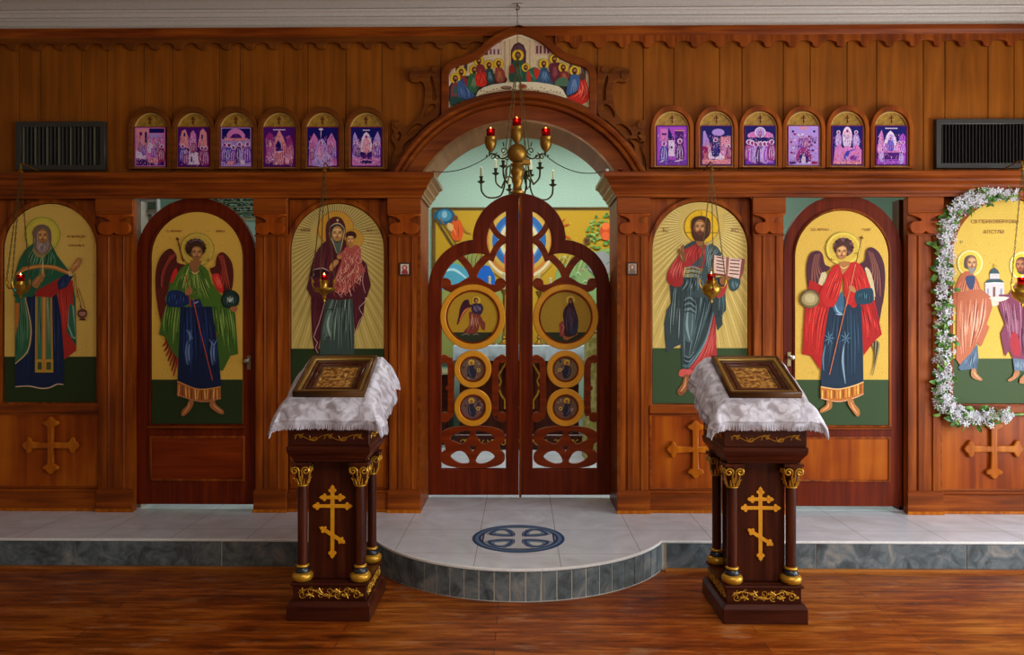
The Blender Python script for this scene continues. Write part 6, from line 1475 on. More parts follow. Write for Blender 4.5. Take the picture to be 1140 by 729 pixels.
# things glimpsed over the side doors
def box_clock():
    Y0 = .2; a, b_ = P(155.5, 237.5, Y0), P(175, 220, Y0)
    t = thing('wall_thermostat', ((a.x+b_.x)/2, Y0, a.z), 'small white box with a grey-green display above the left angel door', 'thermostat')
    MB().box(a.x, b_.x, Y0, Y0+.05, a.z, b_.z).build('housing', M['white'], t, bevel=.01, seg=3)
    MB().box(a.x+.055, b_.x-.012, Y0-.004, Y0-.0004, a.z+.025, b_.z-.03).build('display', plain('lcd_green', '#6a8a74', .2), t, bevel=.002)
    MB().box(a.x-.03, a.x+.06, Y0+.051, Y0+.056, a.z-.04, b_.z+.02).build('mount_plate', M['roomwall'], t)
box_clock()
def louvre():
    # glazed louvre seen over the left angel door, in the sanctuary's back wall
    Y0 = 3.19; a, b_ = P(235, 245, Y0), P(292, 216, Y0)
    t = thing('louvre_window', ((a.x+b_.x)/2, Y0, a.z), 'slatted window with greenery outside, glimpsed above the left angel door', 'window')
    shape2d('frame', [[(a.x, a.z), (b_.x, a.z), (b_.x, b_.z), (a.x, b_.z)], [(a.x+.02, a.z+.02), (b_.x-.02, a.z+.02), (b_.x-.02, b_.z-.02), (a.x+.02, b_.z-.02)]], Y0-.02, Y0+.009, M['cream'], t)
    m, nt, b = newmat('garden_glass'); no = N(nt, 'ShaderNodeTexNoise'); no.inputs['Scale'].default_value = 14
    L(nt, ramp(nt, no.outputs['Fac'], [(.4, '#26301c'), (.52, '#5c7858'), (.6, '#c8d8d0')]), b.inputs['Base Color']); b.inputs['Roughness'].default_value = .15
    MB().box(a.x+.021, b_.x-.021, Y0, Y0+.008, a.z+.021, b_.z-.021).build('pane', m, t)
    for k in range(5): MB().box(a.x+.022, b_.x-.022, Y0-.015, Y0-.001, a.z+.03+k*.055, a.z+.036+k*.055).build('slat', M['cream'], t)
louvre()
# ================================================================ front candelabrum hanging under the arch
YF = -.09
def W3(px, py, Y=YF): return P(px, py, Y)
def chain(mb, a, b_, pitch=.022, r=.0022, lw=.0075):
    a, b_ = Vector(a), Vector(b_); d = b_-a; n = max(2, int(d.length/pitch)); t = d.normalized(); u = t.orthogonal().normalized(); v = t.cross(u)
    for i in range(n):
        c = a+d*((i+.5)/n); s = u if i % 2 else v; hl = d.length/n*.62
        mb.tube([c + t*(hl*cos(q*pi/4)) + s*(lw*.5*sin(q*pi/4)) for q in range(8)], r, 4, closed=True)
def candelabrum():
    base = W3(576, 216)
    t = thing('hanging_candelabrum', base, 'brass hanging lamp with a ball body and three red glass cups under the arch', 'chandelier')
    k = 1/173.
    cx = base.x; cy = YF
    def z(py): return W3(576, py).z
    prof = lambda l: [(r*k, z(py)-base.z) for r, py in l]
    MB().lathe(base, prof([(7.6, 215.8), (8, 213.5), (6.4, 212), (5, 209.5), (4.6, 206), (6, 203), (6.6, 200), (5.6, 197), (6.8, 194), (8, 191), (6.6, 188), (5.4, 185.5), (7.4, 184), (8, 182.6), (5, 181.6)]), 24).build('column', M['brass'], t, smooth=50)
    MB().lathe(base, [((max(.4, 10.8*sin(pi*i/16)))*k, z(171+11*cos(pi*i/16))-base.z) for i in range(17)], 28).build('ball_body', M['brass'], t, smooth=60)
    bx_ = W3(586.5, 180.5); MB().box(bx_.x-.03, bx_.x+.022, cy-.02, cy+.02, bx_.z-.016, bx_.z+.016).build('side_box', M['brass'], t, bevel=.003)
    def cup(px_, y0, y1, nm='cup'):
        c = W3(px_, y1); zz = lambda py: W3(px_, py).z-c.z
        h = y1-y0
        o = MB().lathe(c, [(1.2*k, 0), (2.6*k, zz(y1-h*.08)), (5*k, zz(y1-h*.28)), (6.2*k, zz(y1-h*.48)), (6.8*k, zz(y1-h*.76)), (6.0*k, zz(y1-h*.82)), (6.3*k, zz(y1-h*.9)), (7*k, zz(y0)), (5*k, zz(y0)), (4.6*k, zz(y1-h*.7)), (1*k, zz(y1-h*.6))], 20).build(nm, M['brass'], t, smooth=50)
        g0 = W3(px_, y0+5); hh = W3(px_, y0-9).z-g0.z
        MB().lathe(g0, [(3.6*k, 0), (4.4*k, hh*.3), (4.9*k, hh*.95), (5*k, hh), (4.4*k, hh), (4.2*k, hh*.85), (3.9*k, hh*.5), (.3*k, hh*.45)], 20).build('glass', M['redglass'], o, smooth=50)
        f0 = g0.z+hh*.8
        MB().lathe((c.x, cy, f0), [(.0015, 0), (.006, .008), (.006, .014), (.0008, .03)], 10).build('flame', M['flame'], o, smooth=60)
        return c
    cup(575.5, 141.5, 160.5); cup(546.3, 153, 169.5); cup(607.7, 153, 169.5)
    # scrolled arms
    def spiral(c, r, a0, turns, s, n=22):
        return [(c[0]+s*r*(1-.8*i/n)*cos(a0+2*pi*turns*i/n), c[1]+r*(1-.8*i/n)*sin(a0+2*pi*turns*i/n)) for i in range(n+1)]
    for s in (-1, 1):
        m = MB()
        def pp(l): return [W3(576+s*x, y) for x, y in l]
        m.tube(pp(smooth([(9, 171), (14, 176), (19, 176), (24, 172), (29, 171), (32, 174)], 5, False)), .0045, 8)
        m.tube(pp(spiral((15, 168), 4.6, pi/2, 1.2, 1)), .0035, 6); m.tube(pp(spiral((22, 174), 4, -pi/2, 1.2, 1)), .0035, 6); m.tube(pp(spiral((11, 175), 3.4, 0, 1.1, 1)), .0032, 6)
        m.tube(pp([(31, 168.5), (31, 172)]), .006, 8); m.tube(pp(spiral((27, 175), 3.2, pi, 1.1, 1)), .0032, 6); m.tube(pp([(15, 163), (16, 158.5)]), .004, 6)
        m.ball(W3(576+s*34, 173.5), .007, 8)
        m.build('scroll_arm', M['bronze'], t, smooth=50)
    # fore and aft arms seen end-on
    m = MB()
    ring_c = Vector((cx, cy, z(62)))
    for dx, dy in ((-13, -.05), (-8, .05), (9, .05), (13, -.05)):
        chain(m, ring_c, (cx+dx*k, cy+dy, z(169)), .026)
    m.tube([ring_c+Vector((.014*cos(a*pi/6), 0, .014*sin(a*pi/6))) for a in range(12)], .003, 6, closed=True)
    m.build('suspension_chain', M['chain'], t)
    hk = W3(575.5, 4)

    m = MB(); m.tube([ring_c+Vector((0, 0, .012)), (cx, cy, 3.395), (hk.x, cy, hk.z-.01)], .0022, 6); m.build('suspension_wire', M['cable'], t)
    m = MB(); m.tube([(cx, cy, 3.474), (cx, cy, 3.455), (cx+.012, cy, 3.445), (cx+.012, cy, 3.432), (cx, cy, 3.425), (cx-.01, cy, 3.432)], .0035, 8); m.box(cx-.035, cx+.035, cy-.008, cy+.008, 3.466, 3.4745); m.build('ceiling_hook', M['bronze'], t)
    for s, ex, ey, sag in ((-1, 481.5, 190.6, 7), (1, 674, 190, 10)):
        a = W3(576+s*33, 174.5); b_ = W3(ex, ey); pts = []
        for i in range(17):
            u = i/16; pts.append(a.lerp(b_, u) - Vector((0, 0, sag*k*4*u*(1-u)*.9)))
        MB().tube(pts, .0028, 6).build('stay_cable', M['cable'], t)
candelabrum()

# ================================================================ bronze chandelier in the sanctuary
def rear_chandelier():
    Y = 1.5; k = 1/129.5; c = P(576, 222, Y); t = thing('chandelier', c, 'dark bronze many-armed candle chandelier hanging behind the doors', 'chandelier')
    z = lambda py: P(576, py, Y).z
    MB().lathe((c.x, Y, c.z), [(1*k, 0), (3*k, 3*k), (5*k, 8*k), (3*k, 13*k), (2*k, 20*k), (4*k, 26*k), (2.2*k, 30*k), (2*k, 44*k), (3.4*k, 48*k), (1*k, 54*k)], 18).build('stem', M['bronze'], t, smooth=50)
    n = 8
    for i in range(n):
        a = 2*pi*(i+.3)/n; Rr = 41; up = 1 if i % 2 else 0
        R2 = Rr-(12 if up else 0); y0 = -14 if up else 0
        def q(r, py): return (c.x+cos(a)*r*k, Y+sin(a)*r*k, z(py))
        arm = smooth([(3, 204+y0), (8, 197+y0), (14, 200+y0), (15, 209+y0), (20, 219+y0), (R2-8, 221+y0), (R2-1, 215+y0), (R2, 206+y0)], 5, False)
        o = MB().tube([q(*p_) for p_ in arm], .0075, 8).build('arm', M['bronze'], t, smooth=50)
        p_ = q(R2, 206+y0)
        MB().lathe(p_, [(.01, 0), (.03, .012), (.034, .018), (.012, .02), (.012, .05), (.018, .055), (.018, .06), (.008, .062)], 14).build('drip_pan', M['bronze'], o, smooth=50)
        MB().lathe((p_[0], p_[1], p_[2]+.062), [(.011, 0), (.0105, .075), (.002, .082)], 10).build('candle', M['wax'], o)
    m = MB(); chain(m, (c.x, Y, z(168)), (c.x, Y, 3.47), .04, .004, .014)
    for s in (-1, 1): chain(m, (c.x+s*14*k, Y, z(197)), (c.x+s*2*k, Y, 3.3), .035, .003, .011)
    m.build('chain', M['chain'], t)
rear_chandelier()

# ================================================================ oil lamps on chains before the icons
def oil_lamp(px_, pyg, pyh, w, style, label, hx=0):
    YL = -.24; k = 1/(816/(YL-CAMY))
    c = P(px_, pyg, YL); h = P(px_+hx, pyh, YL); h = Vector((h.x, YL, 2.40))
    t = thing('oil_lamp', (c.x, YL, c.z-.1), label, 'lamp', 'hanging oil lamps before the icons')
    R_ = w*k
    # c.z is the rim of the brass bowl
    if style == 'bowl':
        pr = [(.004, -.085), (.01, -.078), (.006, -.07), (.012, -.062), (R_*.45, -.055), (R_*.75, -.04), (R_*.95, -.02), (R_, -.004), (R_*1.06, 0), (R_*.9, .0), (R_*.6, -.008), (R_*.5, .012), (R_*.52, .02), (R_*.4, .02), (R_*.35, 0), (.004, -.01)]
    elif style == 'flat':
        pr = [(.004, -.11), (.009, -.1), (.006, -.09), (.014, -.08), (.01, -.07), (R_*.5, -.05), (R_*1.2, -.038), (R_*1.35, -.032), (R_*1.38, -.022), (R_*1.15, -.02), (R_*.55, -.02), (R_*.45, .0), (R_*.6, .02), (R_*.7, .028), (R_*.5, .03), (.004, .0)]
    else:
        pr = [(.003, -.12), (.008, -.11), (.005, -.1), (.012, -.09), (R_*.5, -.078), (R_*.85, -.06), (R_, -.035), (R_*.92, -.012), (R_*.65, .0), (R_*.5, .008), (R_*.62, .018), (R_*.5, .02), (.004, .0)]
    o = MB().lathe(c, pr, 28).build('brass_bowl', M['brassb'], t, smooth=45)
    MB().lathe((c.x, YL, c.z+.012), [(R_*.3, 0), (R_*.4, .012), (R_*.44, .045), (R_*.46, .05), (R_*.4, .05), (R_*.36, .03), (.002, .022)], 20).build('red_glass', M['redglass'], o, smooth=50)
    MB().lathe((c.x, YL, c.z+.05), [(.001, 0), (.005, .008), (.005, .012), (.0006, .024)], 10).build('flame', M['flame'], o, smooth=60)
    ends = []
    for i, a in enumerate((radians(200), radians(-20), radians(-95))):
        m = MB(); e = Vector((c.x+cos(a)*R_*1.45, YL+sin(a)*R_*1.3, c.z+.004)); ends.append(e)
        b_ = Vector((c.x+cos(a)*R_*.95, YL+sin(a)*R_*.95, c.z-.02))
        m2 = b_.lerp(e, .5)+Vector((0, 0, -.016))
        m.tube(smooth([tuple(b_), tuple(m2), tuple(e), tuple(e+Vector((0, 0, .02))), tuple(e.lerp(b_, .4)+Vector((0, 0, .018)))], 4, False), .0045, 7)
        m.ball(e+Vector((0, 0, .022)), .007, 6)
        m.build('handle', M['brassb'], o, smooth=50)
    g = MB(); g.ball((c.x-.002, YL-R_*.97, c.z-.035), .009, 8); g.build('enamel_gem', plain('gem_'+style, '#2c9a94' if style == 'bowl' else '#a81c20', .15), o, smooth=60)
    m = MB(); top = h+Vector((0, 0, -.035))
    for e in ends: chain(m, top, e+Vector((0, 0, .024)), .02, .0018, .007)
    m.build('chains', M['chain'], t)
    m = MB(); m.lathe(h+Vector((0, 0, -.04)), [(.012, 0), (.018, .008), (.006, .014), (.012, .022), (.003, .03)], 12)
    m.tube([h+Vector((0, 0, -.012)), h+Vector((0, .0, .012)), h+Vector((0, .03, .02)), (h.x, -.06, 2.4), (h.x, .0, 2.391)], .0045, 8)
    m.build('wall_hook', M['brass'], t, smooth=50)
oil_lamp(23, 317, 195, 9.5, 'bowl', 'brass oil lamp with lit red glass hanging before the far left saint icon')
oil_lamp(361, 317, 192, 9, 'flat', 'brass oil lamp with a flat wide rim hanging before the mother and child icon')
oil_lamp(792, 316, 190, 10.5, 'pot', 'round brass oil lamp with a red gem hanging before the open-book icon')
oil_lamp(1138, 320, 188, 11, 'pot', 'brass oil lamp cut by the right edge of the picture, before the garlanded icon')

# ================================================================ lecterns
def spiral3(c, r, a0, turns, s, n=20, shrink=.8):
    return [(c[0]+s*r*(1-shrink*i/n)*cos(a0+2*pi*turns*i/n), c[1], c[2]+r*(1-shrink*i/n)*sin(a0+2*pi*turns*i/n)) for i in range(n+1)]
def face_map(side):
    """returns f(u, z, h): u across the face, h outwards, for front/left/right faces of a box of half-width hw and depth 0..D"""
    D = .40
    def f(hw, inset):
        if side == 'front': return lambda u, z, h: Vector((u, inset-h, z))
        if side == 'right': return lambda u, z, h: Vector((hw+h, D/2+u, z))
        return lambda u, z, h: Vector((-hw-h, D/2-u, z))
    return f
def lectern():
    t = thing('lectern', (0, 0, 0), 'x', 'lectern', 'carved lecterns')
    D = .40
    MB().loft([[(x*s, y, z) for x, y in ((-1, D-i), (1, D-i), (1, i), (-1, i))] for s, i, z in ((.2, 0, .0005), (.2, 0, .07), (.188, .012, .092))]).build('plinth', M['darkX'], t, bevel=.003)
    MB().box(-.176, .176, .024, D-.024, .0925, .163).build('gilded_step', M['darkX'], t, bevel=.002)
    MB().box(-.186, .186, .014, D-.014, .1635, .175).build('step_ledge', M['darkX'], t, bevel=.003)
    MB().box(-.118, .118, .082, D-.082, .1755, .755).build('core_panel', M['dark'], t, bevel=.003)
    # columns
    for sx in (-1, 1):
        for y in (.062, D-.062):
            c = (sx*.14, y, .1755)
            col_ = MB().lathe((c[0], c[1], .245), [(.0235, 0), (.0245, .01), (.0235, .03), (.0235, .37), (.022, .392)], 22).build('column', M['dark'], t, smooth=40)
            MB().lathe(c, [(.036, 0), (.044, .004), (.05, .016), (.05, .028), (.044, .038), (.034, .042)], 26).build('gilt_base', M['gold'], col_, smooth=50)
            MB().lathe((c[0], c[1], .2178), [(.034, 0), (.036, .006), (.028, .02), (.024, .024)], 24).build('dark_ring', M['black'], col_, smooth=50)
            MB().lathe((c[0], c[1], .242), [(.026, 0), (.031, .004), (.031, .009), (.026, .0135)], 24).build('gilt_ring', M['gold'], col_, smooth=50)
            cap = MB().lathe((c[0], c[1], .637), [(.023, 0), (.026, .02), (.034, .06), (.04, .095), (.04, .1)], 20); cap.box(c[0]-.046, c[0]+.046, c[1]-.046, c[1]+.046, .738, .752)
            cap = cap.build('capital', M['dark'], col_, smooth=40)
            m = MB(); m.lathe((c[0], c[1], .632), [(.024, 0), (.029, .003), (.029, .008), (.024, .011)], 22)
            for a in range(4):
                ca, sa = cos(a*pi/2), sin(a*pi/2)
                def rot(p_): return (c[0]+p_[0]*ca-p_[1]*sa, c[1]+p_[0]*sa+p_[1]*ca, p_[2])
                for s in (-1, 1):
                    pts = [(s*.004, -.03, .66), (s*.008, -.034, .69)] + spiral3((s*.026, -.042, .712), .02, pi*.98, -1.35, s, 18, .8)
                    m.tube([rot(p_) for p_ in pts], .0042, 6)
                for x, zz in ((-.016, .0), (0, .012), (.016, 0)):
                    m.tube([rot(p_) for p_ in ((x*.8, -.026, .645), (x, -.031, .664+zz), (x*1.1, -.04, .674+zz))], .0052, 6, taper=lambda q_: 1-.6*q_)
            m.build('gilt_volutes', M['gold'], col_, smooth=50)
    # cavetto and band
    secs = []
    for s, z in ((.172, .7555), (.174, .765), (.186, .785), (.197, .8), (.2, .815), (.2, .83), (.192, .836)):
        i = .2-s; secs.append([(-s, D-i, z), (s, D-i, z), (s, i, z), (-s, i, z)])
    MB().loft(secs).build('cavetto', M['darkX'], t)
    MB().box(-.195, .195, .005, D-.005, .8365, .915).build('carved_band', M['darkX'], t, bevel=.003)
    secs = [[(-s, D-.2+s, z), (s, D-.2+s, z), (s, .2-s, z), (-s, .2-s, z)] for s, z in ((.2, .9155), (.204, .925), (.2, .94), (.185, .955))]
    MB().loft(secs).build('top_moulding', M['frameX'], t)
    # sloping desk
    sl = lambda y: 1.052+y*math.tan(radians(25))
    m = MB(); m.loft([[(x, .0, .9556), (x, D-.02, .9556), (x, D-.02, sl(D-.02)), (x, .0, sl(0))] for x in (-.185, .185)]); m.build('sloping_desk', M['dark'], t, bevel=.003)
    # gilt vines on band and step; three faces
    for side in ('front', 'left', 'right'):
        fm = face_map(side)
        f = fm(.195, .005); m = MB()
        def tb(pts, r, taper=None): m.tube([f(u, z, r*.6) for u, z in pts], r, 6, taper=taper)
        tb([(-.165+.33*i/48, .875+.012*sin(i/48*2*pi*2.5+.6)) for i in range(49)], .002)
        for q_ in range(5):
            u = -.14+.07*q_; s = 1 if q_ % 2 == 0 else -1
            tb(smooth([(u-.02, .875-s*.008), (u-.01, .875+s*.014), (u+.012, .875+s*.012), (u+.012, .875-s*.002), (u+.002, .875+s*.001)], 4, False), .002)
            for d in (-.9, 0, .9): tb([(u+.002, .878+s*.002), (u+.002+.018*cos(d+(0 if s > 0 else pi)), .878+s*.002+.014*sin(d+pi/2*s))], .0034, lambda v: 1-.5*v)
        m.build('gilt_vine', M['gold'], t, smooth=50)
        f = fm(.176, .024); m = MB()
        random.seed(11)
        tb([(-.15+.3*i/40, .128+.018*sin(i/40*2*pi*1.5)) for i in range(41)], .0022)
        for q_ in range(7):
            u = -.13+.043*q_; s = 1 if q_ % 2 else -1
            m.tube([f(p_[0], p_[2], .002) for p_ in spiral3((u, 0, .128+s*.009), .019, q_*1.3, 1.2*s, 1, 18, .75)], .0021, 6)
            for k_ in range(4):
                a = q_+k_*1.6; m.tube([f(u, .128-s*.012, .002), f(u+.015*cos(a), .128-s*.012+.013*sin(a), .002)], .0034, 6)
            for k_ in range(6): m.ball(f(u+.02+.006*(k_ % 3), .128+s*(.006+.006*(k_//3)), .002), .0034, 5)
        m.build('gilt_grapevine', M['gold'], t, smooth=50)
    # gilt three-bar cross
    y1 = .082
    mes = []
    def barm(a, b_, w, ends=True):
        d = Vector((b_[0]-a[0], b_[1]-a[1])); l = d.length; d /= l; n_ = Vector((-d.y, d.x))
        shape2d('x', [[(a[0]+n_.x*w, a[1]+n_.y*w), (b_[0]+n_.x*w, b_[1]+n_.y*w), (b_[0]-n_.x*w, b_[1]-n_.y*w), (a[0]-n_.x*w, a[1]-n_.y*w)]], y1-.006, y1-.0005, None, None, .001, mes)
    def tref(p_, d, r):
        n_ = Vector((-d[1], d[0]))
        for q_, rr in (((p_[0]+d[0]*r*.6, p_[1]+d[1]*r*.6), r*.85), ((p_[0]-d[0]*r*.5+n_.x*r*.9, p_[1]-d[1]*r*.5+n_.y*r*.9), r*.72), ((p_[0]-d[0]*r*.5-n_.x*r*.9, p_[1]-d[1]*r*.5-n_.y*r*.9), r*.72)):
            shape2d('x', [circ(q_[0], q_[1], rr, 14)], y1-.0062, y1-.0004, None, None, .001, mes)
        tip = (p_[0]+d[0]*r*1.9, p_[1]+d[1]*r*1.9)
        shape2d('x', [[(p_[0]+n_.x*r*.8, p_[1]+n_.y*r*.8), tip, (p_[0]-n_.x*r*.8, p_[1]-n_.y*r*.8)]], y1-.0061, y1-.0004, None, None, .0005, mes)
    zt, zb = .612, .296
    barm((0, zb), (0, zt), .0095); barm((-.078, .53), (.078, .53), .0085); barm((-.044, .572), (.044, .572), .0085)
    barm((-.046, .418), (.046, .36), .0085)
    tref((0, zt), (0, 1), .012); tref((0, zb), (0, -1), .012)
    for s in (-1, 1): tref((s*.078, .53), (s, 0), .0115); tref((s*.044, .572), (s, 0), .0115)
    dd = Vector((.092, -.058)).normalized(); tref((.046, .36), (dd.x, dd.y), .011); tref((-.046, .418), (-dd.x, -dd.y), .011)
    join_meshes('gilt_cross', mes, M['goldring'], t)
    return t
def clothmat():
    m, nt, b = newmat('silver_brocade'); tc = N(nt, 'ShaderNodeTexCoord')
    n = N(nt, 'ShaderNodeTexNoise'); n.inputs['Scale'].default_value = 16; n.inputs['Detail'].default_value = 5; n.inputs['Distortion'].default_value = 1.5; L(nt, tc.outputs['Object'], n.inputs['Vector'])
    L(nt, ramp(nt, n.outputs['Fac'], [(.35, '#94888e'), (.48, '#b2aab2'), (.6, '#d0ccd6')]), b.inputs['Base Color'])
    b.inputs['Roughness'].default_value = .45; b.inputs['Sheen Weight'].default_value = .3
    v = N(nt, 'ShaderNodeTexNoise'); v.inputs['Scale'].default_value = 60; L(nt, tc.outputs['Object'], v.inputs['Vector'])
    bp = N(nt, 'ShaderNodeBump'); bp.inputs['Strength'].default_value = .5; bp.inputs['Distance'].default_value = .003; L(nt, v.outputs['Fac'], bp.inputs['Height']); L(nt, bp.outputs['Normal'], b.inputs['Normal'])
    return m
M['cloth'] = clothmat()
def cloth_piece(seed):
    """cloth over the sloping desk, local to the lectern's front base"""
    rnd = random.Random(seed); D = .38; tl = math.tan(radians(25)); hw = .187
    ph = [rnd.uniform(0, 6.28) for _ in range(6)]
    ax, by0, by1 = .15, .118, .1      # overhang left/right, front, back
    def pos(u, v):                      # u in [-hw-ax, hw+ax], v in [-by0, D+by1]
        a = max(0, abs(u)-hw); s = 1 if u > 0 else -1
        b_ = max(0, -v); c_ = max(0, v-D)
        x = max(-hw, min(hw, u)); y = max(0, min(D, v))
        z = 1.0555+y*tl + .006
        drop = max(a, b_, c_)*.88 + min(a, max(b_, c_))*.12
        cor = min(a, max(b_, c_))/.15
        rp = .010*sin(v*26+ph[0])+.006*sin(v*47+ph[1]); rq = .009*sin(u*30+ph[2])+.005*sin(u*53+ph[3])
        g = min(1, max(a, b_, c_)/.1)
        x += s*(a*.38+min(.02, a*.4)) + (s*rp*g if a > 0 else 0)
        if b_ > 0: y -= b_*.3+min(.012, b_*.5) - rq*g*.7
        if c_ > 0: y += c_*.3+min(.012, c_*.5)
        z -= drop
        z -= .0
        return Vector((x, y, z))
    nu, nv = 72, 64
    us = [-hw-ax+(2*hw+2*ax)*i/nu for i in range(nu+1)]; vs = [-by0+(D+by0+by1)*j/nv for j in range(nv+1)]
    bm = bmesh.new(); gr = [[bm.verts.new(pos(u, v)) for v in vs] for u in us]
    for i in range(nu):
        for j in range(nv): bm.faces.new((gr[i][j], gr[i+1][j], gr[i+1][j+1], gr[i][j+1]))
    me = bpy.data.meshes.new('altar_cloth'); bm.to_mesh(me); bm.free()
    for p_ in me.polygons: p_.use_smooth = True
    # fringe along the border
    fb = bmesh.new()
    bd = [(u, vs[0], 0) for u in us] + [(us[-1], v, 1) for v in vs] + [(u, vs[-1], 2) for u in us[::-1]] + [(us[0], v, 3) for v in vs[::-1]]
    P3 = [pos(u, v) for u, v, _ in bd]; out = []
    cen = Vector((0, D/2, 1))
    acc = 0
    for i in range(len(P3)-1):
        a, b_ = P3[i], P3[i+1]; l = (b_-a).length; n = max(1, int(round(l/.0045)))
        for k_ in range(n):
            p_ = a.lerp(b_, (k_+.5)/n); t_ = (b_-a).normalized() if l > 0 else Vector((1, 0, 0))
            o = Vector((p_.x-cen.x, p_.y-cen.y, 0)).normalized()*.006; ln = .036+rnd.uniform(-.004, .004); sw = rnd.uniform(-.002, .002)
            q_ = p_+o+Vector((0, 0, -ln))+t_*sw; w = t_*.0017; h_ = o.normalized()*.0015
            vv = [fb.verts.new(x) for x in (p_-w-h_, p_+w-h_, p_+w+h_, p_-w+h_, q_-w*.6-h_, q_+w*.6-h_, q_+w*.6+h_, q_-w*.6+h_)]
            for f in ((0, 1, 5, 4), (1, 2, 6, 5), (2, 3, 7, 6), (3, 0, 4, 7), (4, 5, 6, 7)): fb.faces.new([vv[x] for x in f])
    fm = bpy.data.meshes.new('fringe'); fb.to_mesh(fm); fb.free()
    return me, fm
def framed_icon():
    t = thing('framed_icon', (0, 0, 0), 'x', 'icon', 'framed gilt icons on the lecterns')
    W_, H_ = .17, .185
    Rm = Matrix.Rotation(radians(25), 4, 'X')
    def ring_(o, i, z0, z1, mat, name, bev=.003):
        mes = []
        shape2d(name, [[(-o[0], -o[1]), (o[0], -o[1]), (o[0], o[1]), (-o[0], o[1])], [(-i[0], -i[1]), (i[0], -i[1]), (i[0], i[1]), (-i[0], i[1])]], -z1, -z0, None, None, bev, mes)
        me = mes[0]; me.transform(Rm @ Matrix(((1, 0, 0, 0), (0, 0, 1, H_), (0, -1, 0, 0), (0, 0, 0, 1)))); me.name = name
        return link_mesh(name, me, mat, t)
    r = lambda w: (W_-w, H_-w)
    ring_(r(0), r(.012), 0, .036, M['framebrown'], 'outer_edge')
    ring_(r(.0122), r(.03), 0, .031, M['framegold'], 'gilt_slope', .006)
    ring_(r(.0302), r(.046), 0, .024, M['framebrown'], 'middle_moulding', .005)
    ring_(r(.0462), r(.066), 0, .02, M['dark'], 'dark_moulding', .006)
    ring_(r(.0662), r(.082), 0, .013, M['framebrown'], 'inner_moulding', .004)
    # embossed gilt relief of a mother and child
    w, h = W_-.0825, H_-.0825
    bm = bmesh.new(); n = 56; gr = []
    random.seed(21)
    blobs = [(0, .1, .2, .34, .006), (0, .48, .2, .2, .006), (-.02, .5, .13, .14, .004), (.3, .12, .17, .2, .006), (.34, .36, .11, .11, .005), (-.3, -.1, .25, .3, .003), (0, -.5, .5, .35, .003)]
    for i in range(n+1):
        row = []
        for j in range(n+1):
            u, v = -1+2*i/n, -1+2*j/n; z = 0
            for bx_, by_, rx, ry, hh in blobs:
                d = ((u-bx_)/rx)**2+((v-by_)/ry)**2
                if d < 1: z = max(z, hh*(1-d)**.5)
            z += .0004*sin(u*22+3*sin(v*9))*cos(v*17) + (.003 if max(abs(u), abs(v)) > .9 else 0)
            row.append(bm.verts.new(Rm @ Vector((u*w, H_+v*h, .004+z))))
        gr.append(row)
    for i in range(n):
        for j in range(n): bm.faces.new((gr[i][j], gr[i+1][j], gr[i+1][j+1], gr[i][j+1]))
    me = bpy.data.meshes.new('gilt_relief'); bm.to_mesh(me); bm.free()
    for p_ in me.polygons: p_.use_smooth = True
    link_mesh('gilt_relief', me, M['relief'], t)
    MB().box(-W_+.004, W_-.004, .004, 2*H_-.004, -.0003, .0028).build('back_board', M['dark'], t, rot=Rm, piv=(0, 0, 0))
    return t
M['framebrown'] = wood('picture_frame_brown', '#3c2410', '#523316', '#6c4820', 'X', .35, 1, .2, .04)
M['framegold'] = plain('antique_gold_frame', '#a07830', .4, .4)
def reliefmat():
    m, nt, b = newmat('embossed_copper_gilt'); tc = N(nt, 'ShaderNodeTexCoord'); n = N(nt, 'ShaderNodeTexNoise'); n.inputs['Scale'].default_value = 55; n.inputs['Detail'].default_value = 6
    L(nt, tc.outputs['Object'], n.inputs['Vector']); L(nt, ramp(nt, n.outputs['Fac'], [(.35, '#6a3a14'), (.5, '#a8702c'), (.65, '#d8a850')]), b.inputs['Base Color']); b.inputs['Metallic'].default_value = .3; b.inputs['Roughness'].default_value = .42
    bp = N(nt, 'ShaderNodeBump'); bp.inputs['Strength'].default_value = .5; bp.inputs['Distance'].default_value = .002; L(nt, n.outputs['Fac'], bp.inputs['Height']); L(nt, bp.outputs['Normal'], b.inputs['Normal']); return m
M['relief'] = reliefmat()
lec = lectern(); fi = framed_icon()
def place(root, loc, label):
    root.location = loc; root['label'] = label
LX, LY = P(365.3, 692, -1.325), -1.325
RXp, RY = P(852.5, 693, -1.335), -1.335
lecs = [(Vector((LX.x, LY, 0)), 'left', 'the mother and child icon'), (Vector((RXp.x, RY, 0)), 'right', 'the open-book icon')]
lec2 = dup(lec, lecs[1][0], 'carved dark wooden lectern with gilt cross standing in front of the open-book icon')
place(lec, lecs[0][0], 'carved dark wooden lectern with gilt cross standing in front of the mother and child icon')
fz = 1.0555+.006+.0016
fi2 = dup(fi, lecs[1][0]+Vector((0, .006, fz)), 'brown and gold framed gilt icon lying on the cloth of the right lectern')
place(fi, lecs[0][0]+Vector((0, .006, fz)), 'brown and gold framed gilt icon lying on the cloth of the left lectern')
for (loc, sd, what), seed in zip(lecs, (4, 9)):
    me, fm = cloth_piece(seed)
    o = bpy.data.objects.new('lectern_cloth', me); me.materials.append(M['cloth']); COL.objects.link(o); o.location = loc
    so = o.modifiers.new('thick', 'SOLIDIFY'); so.thickness = .002; so.offset = 1
    tag(o, 'fringed silvery white cloth draped over the %s lectern' % sd, 'cloth', 'fringed cloths on the lecterns')
    f = bpy.data.objects.new('fringe', fm); fm.materials.append(M['cloth']); COL.objects.link(f); f.parent = o

